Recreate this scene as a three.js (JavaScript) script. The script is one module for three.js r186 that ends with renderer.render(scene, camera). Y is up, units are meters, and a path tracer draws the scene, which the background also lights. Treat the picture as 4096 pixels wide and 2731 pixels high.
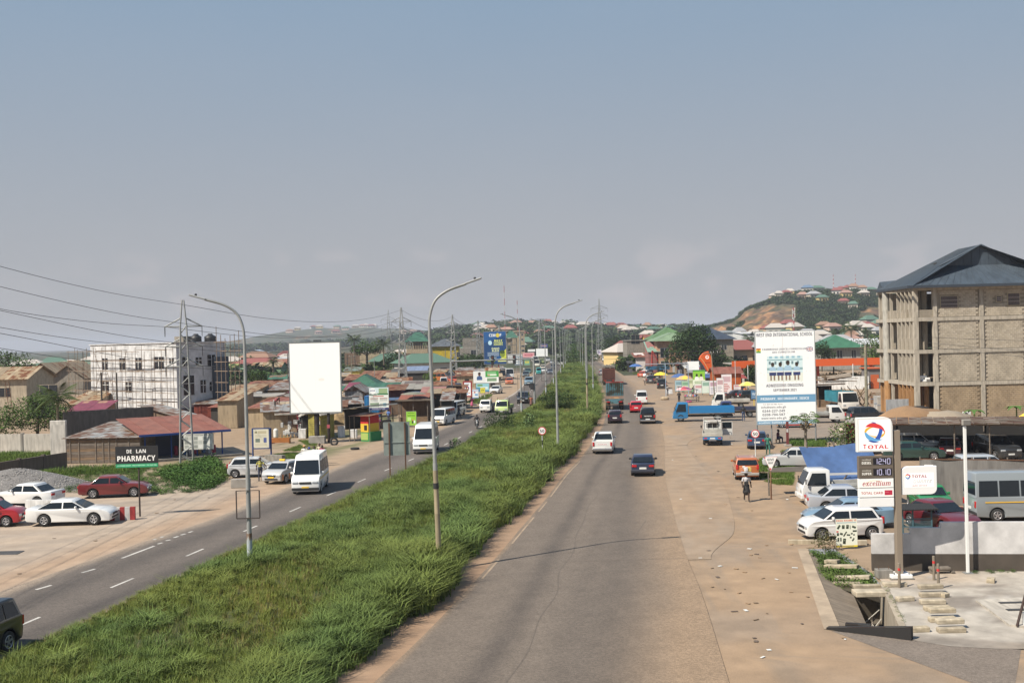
import*as THREE from 'three';
import{mergeGeometries,toCreasedNormals}from 'three/addons/utils/BufferGeometryUtils.js';
import{RoundedBoxGeometry}from 'three/addons/geometries/RoundedBoxGeometry.js';
import{MarchingCubes}from 'three/addons/objects/MarchingCubes.js';

const scene=new THREE.Scene();
// ---------- camera: on a footbridge 10 m above the road ----------
const camera=new THREE.PerspectiveCamera(33.57,1024/682,0.5,9000);
camera.position.set(0,10.2,0);
camera.rotation.set(-0.0032,0,-0.02443);
const renderer=new THREE.WebGLRenderer({antialias:true});
renderer.setSize(1024,682);
renderer.toneMapping=THREE.LinearToneMapping;
renderer.toneMappingExposure=1.4;
renderer.shadowMap.enabled=true;
// ---------- random and noise ----------
let seed=7;
const rnd=()=>{seed=(seed*1664525 + 1013904223)>>>0;return seed/4294967296;};
const rr=(a,b)=>a +(b - a)*rnd();
const hash=(x,y,s=0)=>{let n=Math.imul(x|0,374761393)+ Math.imul(y|0,668265263)+ Math.imul(s|0,362437);n=Math.imul(n ^(n>>>13),1274126177);return((n ^(n>>>16))>>>0)/4294967296;};
const sm=t=>t*t*(3 - 2*t);
const lerp=(a,b,t)=>a +(b - a)*t,clamp=(x,a=0,b=1)=>Math.min(b,Math.max(a,x));
const sstep=(a,b,x)=>sm(clamp((x - a)/(b - a)));
function vn(x,y,s=0,per=0){
const xi=Math.floor(x),yi=Math.floor(y),fx=sm(x - xi),fy=sm(y - yi);
const w=v=>per?((v % per)+ per)% per:v;
const a=hash(w(xi),w(yi),s),b=hash(w(xi + 1),w(yi),s),c=hash(w(xi),w(yi + 1),s),d=hash(w(xi + 1),w(yi + 1),s);
return lerp(lerp(a,b,fx),lerp(c,d,fx),fy);
}
function fbm(x,y,o=4,s=0,per=0){let v=0,a=0.5,f=1;for(let i=0;i<o;i++){v +=a*vn(x*f,y*f,s + i,per*f);a*=0.5;f*=2;}return v/(1 - Math.pow(0.5,o));}
// ---------- sky: pale hazy daylight, a few faint cumulus low over the horizon on the left ----------
{
const w=2048,h=1024,d=new Float32Array(w*h*4);
for(let j=0;j<h;j++){
const el=((j + 0.5)/h - 0.5)*180;
for(let i=0;i<w;i++){
const t=sstep(-1,22,el),t2=sstep(15,70,el);
let r=lerp(lerp(0.372,0.208,t),0.135,t2),g=lerp(lerp(0.374,0.306,t),0.225,t2),b=lerp(lerp(0.388,0.425,t),0.39,t2);
if(el<0){r*=0.97;g*=0.97;b*=0.97;}
const az=(i/w)*360;
const cl=sstep(0.52,0.74,fbm(az*0.42,el*0.95,5,3))*sstep(0.6,2.2,el)*(1 - sstep(3.4,5.4,el))*0.26*(0.25 + 0.75*sstep(0.5,0.62,fbm(az*0.06 + 3,1,2,7)));
const st=sstep(0.45,0.8,fbm(az*0.1,el*0.22,4,9))*0.05*sstep(1,8,el);
r=lerp(r,0.56,cl)+ 0.1*st;g=lerp(g,0.50,cl)+ 0.07*st;b=lerp(b,0.50,cl)+ 0.04*st;
const k=(j*w + i)*4;d[k]=r*0.85;d[k + 1]=g*0.85;d[k + 2]=b*0.85;d[k + 3]=1;
}
}
const t=new THREE.DataTexture(d,w,h,THREE.RGBAFormat,THREE.FloatType);
t.mapping=THREE.EquirectangularReflectionMapping;t.magFilter=t.minFilter=THREE.LinearFilter;t.wrapS=THREE.RepeatWrapping;t.needsUpdate=true;
scene.background=t;scene.environment=t;
}
// ---------- sun: behind the camera on the left, 47 degrees up ----------
const sun=new THREE.DirectionalLight(new THREE.Color(1,0.92,0.79),5);
sun.position.set(-98,133,70).multiplyScalar(4);sun.target.position.set(0,0,-120);
sun.position.z -=120;sun.castShadow=true;sun.shadow.mapSize.set(4096,4096);
Object.assign(sun.shadow.camera,{left:-220,right:220,top:220,bottom:-220,near:10,far:1600});
scene.add(sun,sun.target);
scene.fog=new THREE.FogExp2(0x9ea3ae,0.00017);
// ---------- textures (grain, blotches, streaks, rust): colour variation only ----------
function tex(n,fn,rep=1,srgb=true){
const d=new Uint8Array(n*n*4);
for(let y=0;y<n;y++)for(let x=0;x<n;x++){const c=fn(x/n,y/n);const k=(y*n + x)*4;const v=Array.isArray(c)?c:[c,c,c];for(let i=0;i<3;i++)d[k + i]=clamp(v[i])*255;d[k + 3]=255;}
const t=new THREE.DataTexture(d,n,n);t.wrapS=t.wrapT=THREE.RepeatWrapping;t.magFilter=THREE.LinearFilter;t.minFilter=THREE.LinearMipmapLinearFilter;t.generateMipmaps=true;
if(srgb)t.colorSpace=THREE.SRGBColorSpace;t.repeat.set(rep,rep);t.needsUpdate=true;return t;
}
const tAsph=tex(512,(u,v)=>0.80 + 0.36*(hash(u*512,v*512,5)- 0.5)+ 0.2*(fbm(u*64,v*64,2,4,64)- 0.5)+ 0.08*(fbm(u*6,v*6,4,1,6)- 0.5),1/4);
const tDirt=tex(512,(u,v)=>{const a=fbm(u*8,v*8,5,11,8),p=hash(u*512,v*512,2)>0.985?-0.16:0;return 0.84 + 0.16*(a - 0.5)+ 0.12*(hash(u*512,v*512,8)- 0.5)+ p;},1/6);
const tConc=tex(512,(u,v)=>0.83 + 0.30*(fbm(u*5,v*5,5,21,5)- 0.5)+ 0.10*(hash(u*512,v*512,3)- 0.5),1/3);
const tStain=tex(512,(u,v)=>0.86 + 0.26*(fbm(u*24,v*3,4,31,24)- 0.55)*(0.5 + fbm(u*4,v*4,3,33,4))+ 0.14*(fbm(u*5,v*5,4,35,5)- 0.5),1/3);
const tRust=tex(512,(u,v)=>{const a=sstep(0.42,0.62,fbm(u*5,v*9,5,41,0)*0.5 + fbm(u*10,v*10,4,43,10)*0.5),n=fbm(u*40,v*40,2,45,40);return[lerp(0.86,0.62,a)+ 0.1*(n - 0.5),lerp(0.86,0.44,a)+ 0.1*(n - 0.5),lerp(0.86,0.33,a)+ 0.08*(n - 0.5)];},1/5);
const tWood=tex(512,(u,v)=>0.80 + 0.34*(fbm(u*4,v*60,4,51,0)- 0.5)+ 0.2*(fbm(u*6,v*6,3,53,6)- 0.5),1/3);
const tCorr=tex(256,(u,v)=>0.5 + 0.5*Math.sin(u*Math.PI*2*8),1,false);
const tHill=tex(512,(u,v)=>0.72 + 0.7*(fbm(u*24,v*24,4,61,24)- 0.5),1/90);
const TX={asph:tAsph,dirt:tDirt,conc:tConc,stain:tStain,rust:tRust,wood:tWood,hill:tHill};
const mats=new Map();
function mat(color,rough=0.85,o={}){
const key=JSON.stringify([color,rough,o]);
if(mats.has(key))return mats.get(key);
const{t,corr,...rest}=o;
const m=new THREE.MeshPhysicalMaterial({roughness:rough,...rest});
if(Array.isArray(color))m.color.setRGB(...color);else m.color.set(color);
if(t)m.map=TX[t];
if(corr){m.bumpMap=tCorr;m.bumpScale=0.02;}
mats.set(key,m);return m;
}
const glassDark=mat([0.012,0.016,0.02],0.06,{specularIntensity:1});
const paint=c=>mat(c,0.32,{clearcoat:0.8,clearcoatRoughness:0.08});
const rubber=mat([0.022,0.022,0.022],0.9),blackP=mat([0.025,0.025,0.027],0.6),chrome=mat([0.55,0.55,0.56],0.25,{metalness:0.9});
const steel=mat([0.36,0.37,0.37],0.55,{metalness:0.3,t:'conc'}),rustM=mat([0.16,0.075,0.04],0.9,{t:'conc'});
const conc=mat([0.42,0.39,0.35],0.92,{t:'conc'}),concD=mat([0.27,0.25,0.22],0.95,{t:'stain'});
const whiteW=mat([0.78,0.78,0.77],0.85,{t:'stain'}),woodM=mat([0.30,0.20,0.12],0.9,{t:'wood'}),woodG=mat([0.24,0.20,0.165],0.9,{t:'wood'});
// ---------- geometry helpers ----------
const V=(x,y,z)=>new THREE.Vector3(x,y,z);
function prep(g,uv=true){// non-indexed, uv in metres by the dominant axis of the face
let q=g.index?g.toNonIndexed():g;if(!q.attributes.normal)q.computeVertexNormals();
for(const k of Object.keys(q.attributes))if(!['position','normal','uv','color'].includes(k))q.deleteAttribute(k);
if(uv){
const p=q.attributes.position,n=q.attributes.normal,a=new Float32Array(p.count*2);
for(let i=0;i<p.count;i +=3){
const nx=Math.abs(n.getX(i)+ n.getX(i + 1)+ n.getX(i + 2)),ny=Math.abs(n.getY(i)+ n.getY(i + 1)+ n.getY(i + 2)),nz=Math.abs(n.getZ(i)+ n.getZ(i + 1)+ n.getZ(i + 2));
for(let j=i;j<i + 3;j++){
const x=p.getX(j),y=p.getY(j),z=p.getZ(j);
if(ny>=nx&&ny>=nz){a[j*2]=x;a[j*2 + 1]=z;}else if(nx>nz){a[j*2]=z;a[j*2 + 1]=y;}else{a[j*2]=x;a[j*2 + 1]=y;}
}
}
q.setAttribute('uv',new THREE.BufferAttribute(a,2));
}
return q;
}
const mg=l=>mergeGeometries(l.map(g=>prep(g)),false);
function tr(g,x=0,y=0,z=0,rx=0,ry=0,rz=0){if(rx)g.rotateX(rx);if(rz)g.rotateZ(rz);if(ry)g.rotateY(ry);return g.translate(x,y,z);}
const box=(w,h,d,x=0,y=0,z=0,rx=0,ry=0,rz=0)=>tr(new THREE.BoxGeometry(w,h,d),x,y,z,rx,ry,rz);
const bbox=(w,h,d,x=0,y=0,z=0,rx=0,ry=0,rz=0)=>box(w,h,d,x,y + h/2,z,rx,ry,rz);// stands on y
const rbox=(w,h,d,r,x=0,y=0,z=0)=>new RoundedBoxGeometry(w,h,d,2,r).translate(x,y,z);
function rod(a,b,r0,r1=r0,seg=6){
const A=a.isVector3?a:V(...a),B=b.isVector3?b:V(...b),d=B.clone().sub(A),L=d.length();
const g=new THREE.CylinderGeometry(r1,r0,L,seg,1);g.translate(0,L/2,0);
g.applyQuaternion(new THREE.Quaternion().setFromUnitVectors(V(0,1,0),d.normalize()));return g.translate(A.x,A.y,A.z);
}
function tube(pts,r,seg=24,rs=6){return new THREE.TubeGeometry(new THREE.CatmullRomCurve3(pts.map(p=>p.isVector3?p:V(...p))),seg,r,rs);}
const sheet=(pts)=>{const s=new THREE.Shape(pts.map(p=>new THREE.Vector2(p[0],-p[1])));return new THREE.ShapeGeometry(s).rotateX(-Math.PI/2);};
const slabG=(pts,h,y=0)=>new THREE.ExtrudeGeometry(new THREE.Shape(pts.map(p=>new THREE.Vector2(p[0],-p[1]))),{depth:h,bevelEnabled:false}).rotateX(-Math.PI/2).translate(0,y,0);
function quadG(a,b,c,d){const g=new THREE.BufferGeometry();g.setAttribute('position',new THREE.Float32BufferAttribute([...a,...b,...c,...a,...c,...d],3));g.setAttribute('uv',new THREE.Float32BufferAttribute([0,0,1,0,1,1,0,0,1,1,0,1],2));g.computeVertexNormals();return g;}
function polyG(pts){const l=[];for(let i=1;i<pts.length - 1;i++)l.push(...pts[0],...pts[i],...pts[i + 1]);const g=new THREE.BufferGeometry();g.setAttribute('position',new THREE.Float32BufferAttribute(l,3));g.computeVertexNormals();return g;}
// ---------- objects ----------
const taken=new Map();
const numbered=n=>{const k=taken.get(n)??0;taken.set(n,k + 1);return k?n + '_' + String(k).padStart(3,'0'):n;};
function thing(name,label,category,x=0,y=0,z=0,ry=0,group){const o=new THREE.Group();o.name=numbered(name);o.position.set(x,y,z);o.rotation.y=ry;o.userData={label,category};if(group)o.userData.group=group;scene.add(o);return o;}
function part(parent,name,geos,m,label){const g=Array.isArray(geos)?mg(geos):prep(geos);const o=new THREE.Mesh(g,m);o.name=name;o.castShadow=o.receiveShadow=true;if(label)o.userData.label=label;parent.add(o);return o;}
function shared(parent,name,g,m){const o=new THREE.Mesh(g,m);o.name=name;o.castShadow=o.receiveShadow=true;parent.add(o);return o;}
function structure(name,geos,m,label,category){const o=part(scene,name,geos,m);o.name=numbered(name);o.userData={kind:'structure',label,category};return o;}
function copyOf(o,label,x,y,z,ry=0,s=1,group){const c=o.clone();c.name=numbered(o.name.replace(/_\d{3}$/,''));c.userData={...o.userData,label};if(group)c.userData.group=group;c.position.set(x,y,z);c.rotation.y=ry;if(Array.isArray(s))c.scale.set(...s);else c.scale.setScalar(s);scene.add(c);return c;}
const deg=a=>a*Math.PI/180;
// a printed panel: canvas drawn by fn(ctx, w, h), on a thin plate facing local +z
const printTex=new Map();
function printed(key,w,h,fn){if(printTex.has(key))return printTex.get(key);const c=document.createElement('canvas');c.width=w;c.height=h;const x=c.getContext('2d');fn(x,w,h);const t=new THREE.CanvasTexture(c);t.colorSpace=THREE.SRGBColorSpace;t.magFilter=THREE.LinearFilter;t.anisotropy=8;const m=new THREE.MeshPhysicalMaterial({map:t,roughness:0.55});printTex.set(key,m);return m;}
function panel(parent,name,w,h,x,y,z,m,ry=0,rx=0,label){const g=new THREE.PlaneGeometry(w,h);tr(g,x,y,z,rx,ry);const o=new THREE.Mesh(g,m);o.name=name;o.castShadow=o.receiveShadow=true;if(label)o.userData.label=label;parent.add(o);return o;}
function txt(c,s,x,y,size,color,o={}){c.fillStyle=color;c.font=(o.style??'bold')+ ' ' + size + 'px ' +(o.font??'sans-serif');c.textAlign=o.align??'center';c.textBaseline='middle';if(o.w){const k=Math.min(o.stretch?9:1,o.w/c.measureText(s).width);c.save();c.translate(x,y);c.scale(k,1);c.fillText(s,0,0);c.restore();}else c.fillText(s,x,y);}
const fillR=(c,col,x,y,w,h)=>{c.fillStyle=col;c.fillRect(x,y,w,h);};
const disc=(c,col,x,y,r,ry=r)=>{c.fillStyle=col;c.beginPath();c.ellipse(x,y,r,ry,0,0,7);c.fill();};

// =====================================================================  THE SETTING
const curve=pts=>z=>{// x of a line at depth z (pts sorted from near to far), smooth
let i=0;while(i<pts.length - 2&&z<pts[i + 1][1])i++;
const p=k=>pts[clamp(k,0,pts.length - 1)],a=p(i),b=p(i + 1),t=(z - a[1])/(b[1]- a[1]);
const m0=(b[0]- p(i - 1)[0])/(b[1]- p(i - 1)[1]||1)*(b[1]- a[1]),m1=(p(i + 2)[0]- a[0])/(p(i + 2)[1]- a[1]||1)*(b[1]- a[1]);
if(t<0||t>1)return lerp(a[0],b[0],t);
const t2=t*t,t3=t2*t;return(2*t3 - 3*t2 + 1)*a[0]+(t3 - 2*t2 + t)*m0 +(-2*t3 + 3*t2)*b[0]+(t3 - t2)*m1;
};
const medL=curve([[-21.6,-10],[-18.2,-30],[-16.5,-40],[-14.9,-50],[-13.2,-60],[-11.3,-70],[-8,-88],[-5.5,-104],[-2.6,-128],[0,-146],[2.2,-162],[4,-182],[6.7,-223],[9.2,-260],[14,-336],[19.7,-431],[27,-540],[42,-760]]);
const aspL=curve([[-8.6,-10],[-5.1,-30],[-3.12,-40],[-1.4,-50],[0.15,-60],[1.7,-70],[3.7,-84],[5.7,-96],[10.1,-129],[13.2,-161],[16.4,-204],[19.4,-256],[22.3,-305],[26,-386],[34,-551],[48,-760]]);
const medR=z=>aspL(z)- 0.85 - 0.7*vn(z*0.3,3);
const aspR=curve([[3.9,-10],[5.6,-28],[6.79,-40],[7.25,-45],[7.7,-51],[8.24,-57],[9.13,-66],[10.86,-82],[12.75,-96],[14.5,-109.5],[16.4,-127],[18.5,-148],[20.6,-170],[23.6,-211],[27.6,-278],[31,-351],[35,-439],[44,-560],[58,-760]]);
const dashL=curve([[-24,-10],[-20.3,-30],[-18.6,-41],[-17.3,-48],[-16.1,-54.5],[-14.93,-61.3],[-13.76,-68.1],[-12.6,-75],[-10.92,-85],[-7.6,-104],[-4.2,-128],[0,-162],[3.1,-210],[5.6,-260],[10.4,-336],[16.1,-431],[23.2,-540],[38,-760]]);
const edgL=curve([[-26.5,-10],[-23.6,-35],[-22,-47],[-20.6,-54],[-19.3,-60],[-17.7,-67],[-16.2,-80],[-13.3,-100],[-8.4,-130],[-4.2,-165],[0.2,-210],[2.8,-260],[7.2,-336],[13,-431],[20,-540],[35,-760]]);
const zs=(z0,z1,k=0.4,g=45)=>{const l=[];let z=z0;while(z>z1){l.push(z);z -=k*(1 + Math.max(0,-z - 20)/g);}l.push(z1);return l;};
function strip(xl,xr,rows,n,yf,cf){
const P=[],C=[],U=[],I=[];
rows.forEach((z,j)=>{const a=xl(z),b=xr(z);for(let i=0;i<=n;i++){const f=i/n,x=lerp(a,b,f);P.push(x,yf(x,z,f),z);C.push(...cf(x,z,f));U.push(x,z);if(j&&i){const k=j*(n + 1)+ i;I.push(k - n - 2,k - n - 1,k,k - n - 2,k,k - 1);}}});
const g=new THREE.BufferGeometry();g.setAttribute('position',new THREE.Float32BufferAttribute(P,3));g.setAttribute('color',new THREE.Float32BufferAttribute(C,3));g.setAttribute('uv',new THREE.Float32BufferAttribute(U,2));g.setIndex(I);g.computeVertexNormals();return g;
}
function ground(name,g,t,label,category,rough=0.95){const o=new THREE.Mesh(g,new THREE.MeshPhysicalMaterial({vertexColors:true,map:TX[t],roughness:rough}));o.name=name;o.receiveShadow=true;o.castShadow=true;o.userData={kind:'structure',label,category};scene.add(o);return o;}
const mix3=(a,b,t)=>[lerp(a[0],b[0],t),lerp(a[1],b[1],t),lerp(a[2],b[2],t)];
const TAN=[0.475,0.325,0.2],TAN2=[0.39,0.275,0.18],ASP=[0.215,0.174,0.14],ASPD=[0.105,0.086,0.074],LOT=[0.47,0.385,0.31],GRN=[0.085,0.115,0.03];
const gz=z=>z;
// right carriageway: worn grey asphalt, oil-dark lanes, dust creeping in from the right
const roadR=ground('road',strip(aspL,aspR,zs(-8,-760),72,()=>0.02,(x,z,f)=>{
const w=fbm(x*0.25,z*0.03,4,71),n=fbm(x*1.3,z*0.35,3,72);
let c=mix3(ASP,[0.25,0.2,0.158],w);
const l1=Math.exp(-(((f - 0.285 - 0.02*(w - 0.5))/0.055)**2)),l2=Math.exp(-(((f - 0.66)/0.13)**2))*0.55,l3=Math.exp(-(((f - 0.5)/0.05)**2))*0.25;
c=mix3(c,ASPD,clamp((l1*0.85 + l2 + l3)*(0.55 + 0.6*n))*0.8);
const du=clamp(sstep(0.62,1.02,f + 0.22*(fbm(x*0.35,z*0.08,4,73)- 0.5))+ 0.55*sstep(-52,-34,z)*sstep(0.55,0.95,f)+ 0.7*(1 - sstep(0.0,0.035,f + 0.03*(n - 0.5))));
return mix3(c,TAN,du*0.72);
}),'asph','right carriageway of worn grey asphalt dusty along its right edge','road');
// left carriageway
const roadL=ground('road_001',strip(edgL,medL,zs(-8,-760),64,()=>0.015,(x,z,f)=>{
const d=(dashL(z)- edgL(z))/(medL(z)- edgL(z)),n=fbm(x*1.1,z*0.25,3,82),w=fbm(x*0.2,z*0.04,4,81);
let c=mix3([0.165,0.138,0.118],[0.205,0.17,0.145],w);
const b=Math.exp(-(((f - d*0.55)/0.13)**2))*0.8 + Math.exp(-(((f - lerp(d,1,0.62))/0.1)**2));
c=mix3(c,[0.08,0.068,0.062],clamp(b*(0.5 + 0.7*n))*0.75);
const du=clamp((1 - sstep(0,0.16,f + 0.12*(n - 0.5)))*0.9 + 0.5*sstep(0.965,1,f));
return mix3(c,[0.46,0.36,0.27],du);
}),'asph','left carriageway of dark asphalt with white lane dashes','road');
// dusty apron right of the carriageway with the side street running off between the parked vehicles
const lin=pts=>z=>{let i=0;while(i<pts.length - 2&&z<pts[i + 1][1])i++;return lerp(pts[i][0],pts[i + 1][0],(z - pts[i][1])/(pts[i + 1][1]- pts[i][1]));};
const apronEdge=lin([[30,-8],[30,-34.6],[15.8,-35.5],[13.9,-36.1],[12.8,-36.95],[10.55,-38.5],[11.05,-39],[12.3,-46],[13.55,-53],[13.8,-53.9],[34,-54.4],[36,-60],[40,-75],[50,-95],[60,-120],[62,-160],[60,-200],[62,-280]]);
ground('dirt_apron',strip(z=>aspR(z)- 0.3,apronEdge,zs(-8,-280,0.5),64,()=>-0.012,(x,z,f)=>{
const n=fbm(x*0.4,z*0.25,5,91),m=fbm(x*1.6,z*0.9,3,92);
let c=mix3(TAN,TAN2,n);
const d=x - aspR(z),second=d -(z>-80?2.6 + 0.3*Math.sin(z*0.2):3.5);
c=mix3(c,[0.3,0.235,0.175],0.6*sstep(0.5,0.72,fbm(x*1.1,z*0.09,4,93)));c=mix3(c,[0.36,0.28,0.21],0.55*sstep(0.45,0.7,n)*(second<0?1:0.35));
const street=sstep(-100,-108,z)*(1 - sstep(-142,-150,z))*sstep(1,6,d)+ sstep(-34,-30,z)*0.7*sstep(2,5,d);
c=mix3(c,[0.30,0.255,0.215],clamp(street)*(0.55 + 0.4*m));
if(z<-150)c=mix3(c,[0.36,0.275,0.2],0.5*m);
return c;
}),'dirt','dusty tan apron and side street right of the road','ground');
// second worn layer: a lip of dust-covered asphalt
const lip=curve([[8.6,-8],[9.6,-28],[10.1,-42],[8.73,-50.76],[11.07,-57.67],[12.84,-67.88],[13.82,-75.13],[13.9,-79.81],[14.9,-94.9],[16.6,-107.06],[21.5,-118]]);
ground('worn_layer',strip(z=>aspR(z)- 0.2,lip,zs(-51,-114,0.4),24,()=>0.006,(x,z,f)=>mix3(mix3(TAN,[0.37,0.295,0.225],fbm(x*0.5,z*0.12,4,95)),TAN2,sstep(0.5,0.7,fbm(x*2,z*0.6,3,96))*0.6),'dirt'),'dirt','thin dust-covered asphalt layer with a broken lip beside the road','ground');
// left lot and verge
ground('dirt_lot',strip(z=>z>-78?-75:lerp(-75,-26,sstep(-78,-120,z))+(z<-120?(edgL(z)- edgL(-120)):0),z=>edgL(z)+ 0.25,zs(-8,-330,0.55),80,()=>-0.008,(x,z,f)=>{
const n=fbm(x*0.3,z*0.3,5,101),m=fbm(x*1.4,z*1.1,3,102),st=fbm(x*0.25 + z*0.5,z*0.06 - x*0.02,4,103);
let c=mix3(LOT,[0.56,0.44,0.33],n);c=mix3(c,[0.33,0.28,0.235],0.6*sstep(0.55,0.75,st));
const red=Math.exp(-(((x - edgL(z)+ 1.2)/1.6)**2));c=mix3(c,[0.50,0.335,0.215],red*0.8);
if(z<-76)c=mix3(c,[0.43,0.31,0.2],0.75*sstep(-76,-90,z));
const gp=sstep(0.56,0.66,fbm(x*0.22,z*0.14,4,105))*sstep(-80,-90,z)*(1 - sstep(-150,-170,z))*sstep(2.5,5,edgL(z)- x);c=mix3(c,[0.14,0.155,0.05],gp*0.85);
return mix3(c,[0.30,0.22,0.15],0.3*sstep(0.6,0.75,m));
}),'dirt','pale dirt lot and roadside verge left of the road','ground');
// raised central reservation
ground('median',strip(medL,medR,zs(-8,-760,0.6),20,(x,z,f)=>-0.03 + 0.55*Math.pow(Math.sin(Math.PI*clamp(f)),0.6)*(0.85 + 0.3*vn(x*0.5,z*0.3,4)),(x,z,f)=>mix3([0.06,0.085,0.022],[0.1,0.1,0.035],fbm(x*0.5,z*0.2,3,111))),'dirt','raised earth central reservation under the grass','ground');
const medY=(x,z)=>{const f=clamp((x - medL(z))/(medR(z)- medL(z)));return -0.03 + 0.55*Math.pow(Math.sin(Math.PI*f),0.6)*(0.85 + 0.3*vn(x*0.5,z*0.3,4));};
ground('dirt_strip',strip(z=>medR(z)- 0.5,z=>aspL(z)+ 0.12,zs(-8,-420,0.5),6,()=>-0.004,(x,z)=>mix3([0.40,0.25,0.15],[0.47,0.32,0.21],fbm(x,z*0.4,3,113))),'dirt','strip of red-brown sand between grass and right carriageway','ground');
// near ground sheet with an opening for the open drain; far terrain with the hills
const DRN=[[13.6,-53],[11.0,-38.75],[12.98,-38.62],[14.55,-45.5],[14.85,-47.3],[14.85,-53]];
{
const s=new THREE.Shape([[-500,60],[500,60],[500,-285],[-500,-285]].map(p=>new THREE.Vector2(p[0],-p[1])));
s.holes.push(new THREE.Path(DRN.map(p=>new THREE.Vector2(p[0],-p[1]))));
const g=new THREE.ShapeGeometry(s).rotateX(-Math.PI/2).translate(0,-0.035,0);
structure('ground',g,mat([0.40,0.285,0.185],0.95,{t:'dirt'}),'bare tan earth between the houses and sheds','ground');
}
const ridge=curve([[0,200],[6,50],[5.5,0],[6.5,-140],[10.5,-165],[16,-185],[22,-200],[30,-206],[36,-218],[42,-232],[47,-250],[49,-268],[50,-285],[49,-310],[45,-330],[38,-400],[24,-500],[8,-640],[0,-900]]);
const cenHill=curve([[0,420],[2,200],[8,120],[13,95],[18,50],[22,0],[21,-40],[19,-70],[16,-110],[13,-170],[9,-260],[4,-420],[0,-600]]);
function height(x,z){
let h=0;const d=-z;
if(d>640){// right hill, houses on its lower slope
const e=sstep(700,1010,d),R=0.84*Math.max(0,ridge(-x*1000/Math.max(d,800)));
h +=R*(e*0.86 + 0.14*sstep(640,760,d))*(1 - sstep(1100,2200,d)*0.6)+ e*(3.5*(fbm(x*0.02,z*0.02,4,121)- 0.5)+ 4*(fbm(x*0.07,z*0.07,4,122)- 0.5))*sstep(8,30,R);
h +=Math.max(0,cenHill(-x*1500/Math.max(d,900)))*sstep(560,1500,d)*(1 - sstep(1600,2600,d))*(0.9 + 0.2*fbm(x*0.01,z*0.01,3,123));
}
if(d>740&&d<1000){const k=rockAt(x,z);if(k>0.05)h +=k*(7*(fbm(x*0.09,z*0.09,3,127)- 0.5)+ 3*(fbm(x*0.25,z*0.25,2,128)- 0.5));}
if(d>2000){const a=x/d;h +=sstep(2200,3000,d)*(10 + 34*Math.exp(-(((a + 0.125)/0.085)**2))*(0.8 + 0.4*fbm(a*60,1,4,125))+ 16*Math.exp(-(((a + 0.2)/0.05)**2))- 10*sstep(-0.25,-0.33,a));}
return h - 0.04;
}
function rockAt(x,z){const d=-z,X=x*1000/d;// bare orange cuttings on the right hill
const n=fbm(X*0.05,d*0.03,4,131);
const a=sstep(0.2,0.34,n)*sstep(150,175,X)*(1 - sstep(232,262,X))*sstep(745,790,d)*(1 - sstep(925,985,d +(X - 160)*0.8 - 30));
const b=sstep(0.38,0.5,n)*sstep(300,318,X)*sstep(760,800,d)*(1 - sstep(850,890,d));return clamp(a + b + 0.6*sstep(0.66,0.72,fbm(X*0.06,d*0.06,3,133)));}
{
const rows=[];for(let d=284.9;d<6500;d*=d>640&&d<1100?1.006:1.03)rows.push(-d);
const g=strip(z=>z*0.8,z=>-z*0.8,rows,380,(x,z)=>height(x,z),(x,z)=>{
const d=-z,n=fbm(x*0.03,z*0.03,4,141),t=fbm(x*0.11,z*0.11,3,142);
let c=mix3([0.05,0.075,0.024],[0.085,0.1,0.035],n);
const town=(1 - sstep(640,800,d))*0.75 + 0.25;c=mix3(c,[0.30,0.215,0.145],sstep(0.5,0.68,t)*town);
if(d>640)c=mix3(c,mix3(mix3([0.52,0.27,0.12],[0.2,0.12,0.07],sstep(0.4,0.62,fbm(x*0.16,z*0.05,3,143))),[0.09,0.1,0.04],0.85*sstep(0.55,0.66,fbm(x*0.07,z*0.09,3,144))),rockAt(x,z));
return c;
});
ground('terrain',g,'hill','far green hillsides with orange rock cuttings','hill');
}
// paint and cracks on the roads
const line=(x1,z1,x2,z2,w,y)=>{const dx=x2 - x1,dz=z2 - z1,l=Math.hypot(dx,dz),nx=-dz/l*w/2,nz=dx/l*w/2;return quadG([x1 - nx,y,z1 - nz],[x1 + nx,y,z1 + nz],[x2 + nx,y,z2 + nz],[x2 - nx,y,z2 - nz]);};
const paintW=mat([0.66,0.63,0.58],0.8,{t:'conc',side:2}),crackM=mat([0.12,0.098,0.08],0.95,{side:2});
for(let z=-34.4;z>-330;z -=6.8)part(roadL,'lane_dash',line(dashL(z),z,dashL(z - 1.85),z - 1.85,0.13,0.02),paintW);
for(const[a,b,c,d]of[[-19.81,-51.36,-19.5,-52.16],[-20.47,-47.97,-20.15,-48.81],[-19.12,-54.65,-18.55,-57.79],[-18.55,-58.35,-18.41,-58.69],[-18.41,-59.27,-18.23,-59.53],[-18.25,-60.13,-18.14,-60.57],[-18.12,-60.95,-17.97,-61.32],[-17.91,-61.7,-17.8,-62.09],[-19.18,-59.66,-19.12,-59.88],[-19.01,-60.31,-18.95,-60.61]])part(roadL,'edge_dash',line(a,b,c,d,0.16,0.02),paintW);
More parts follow.
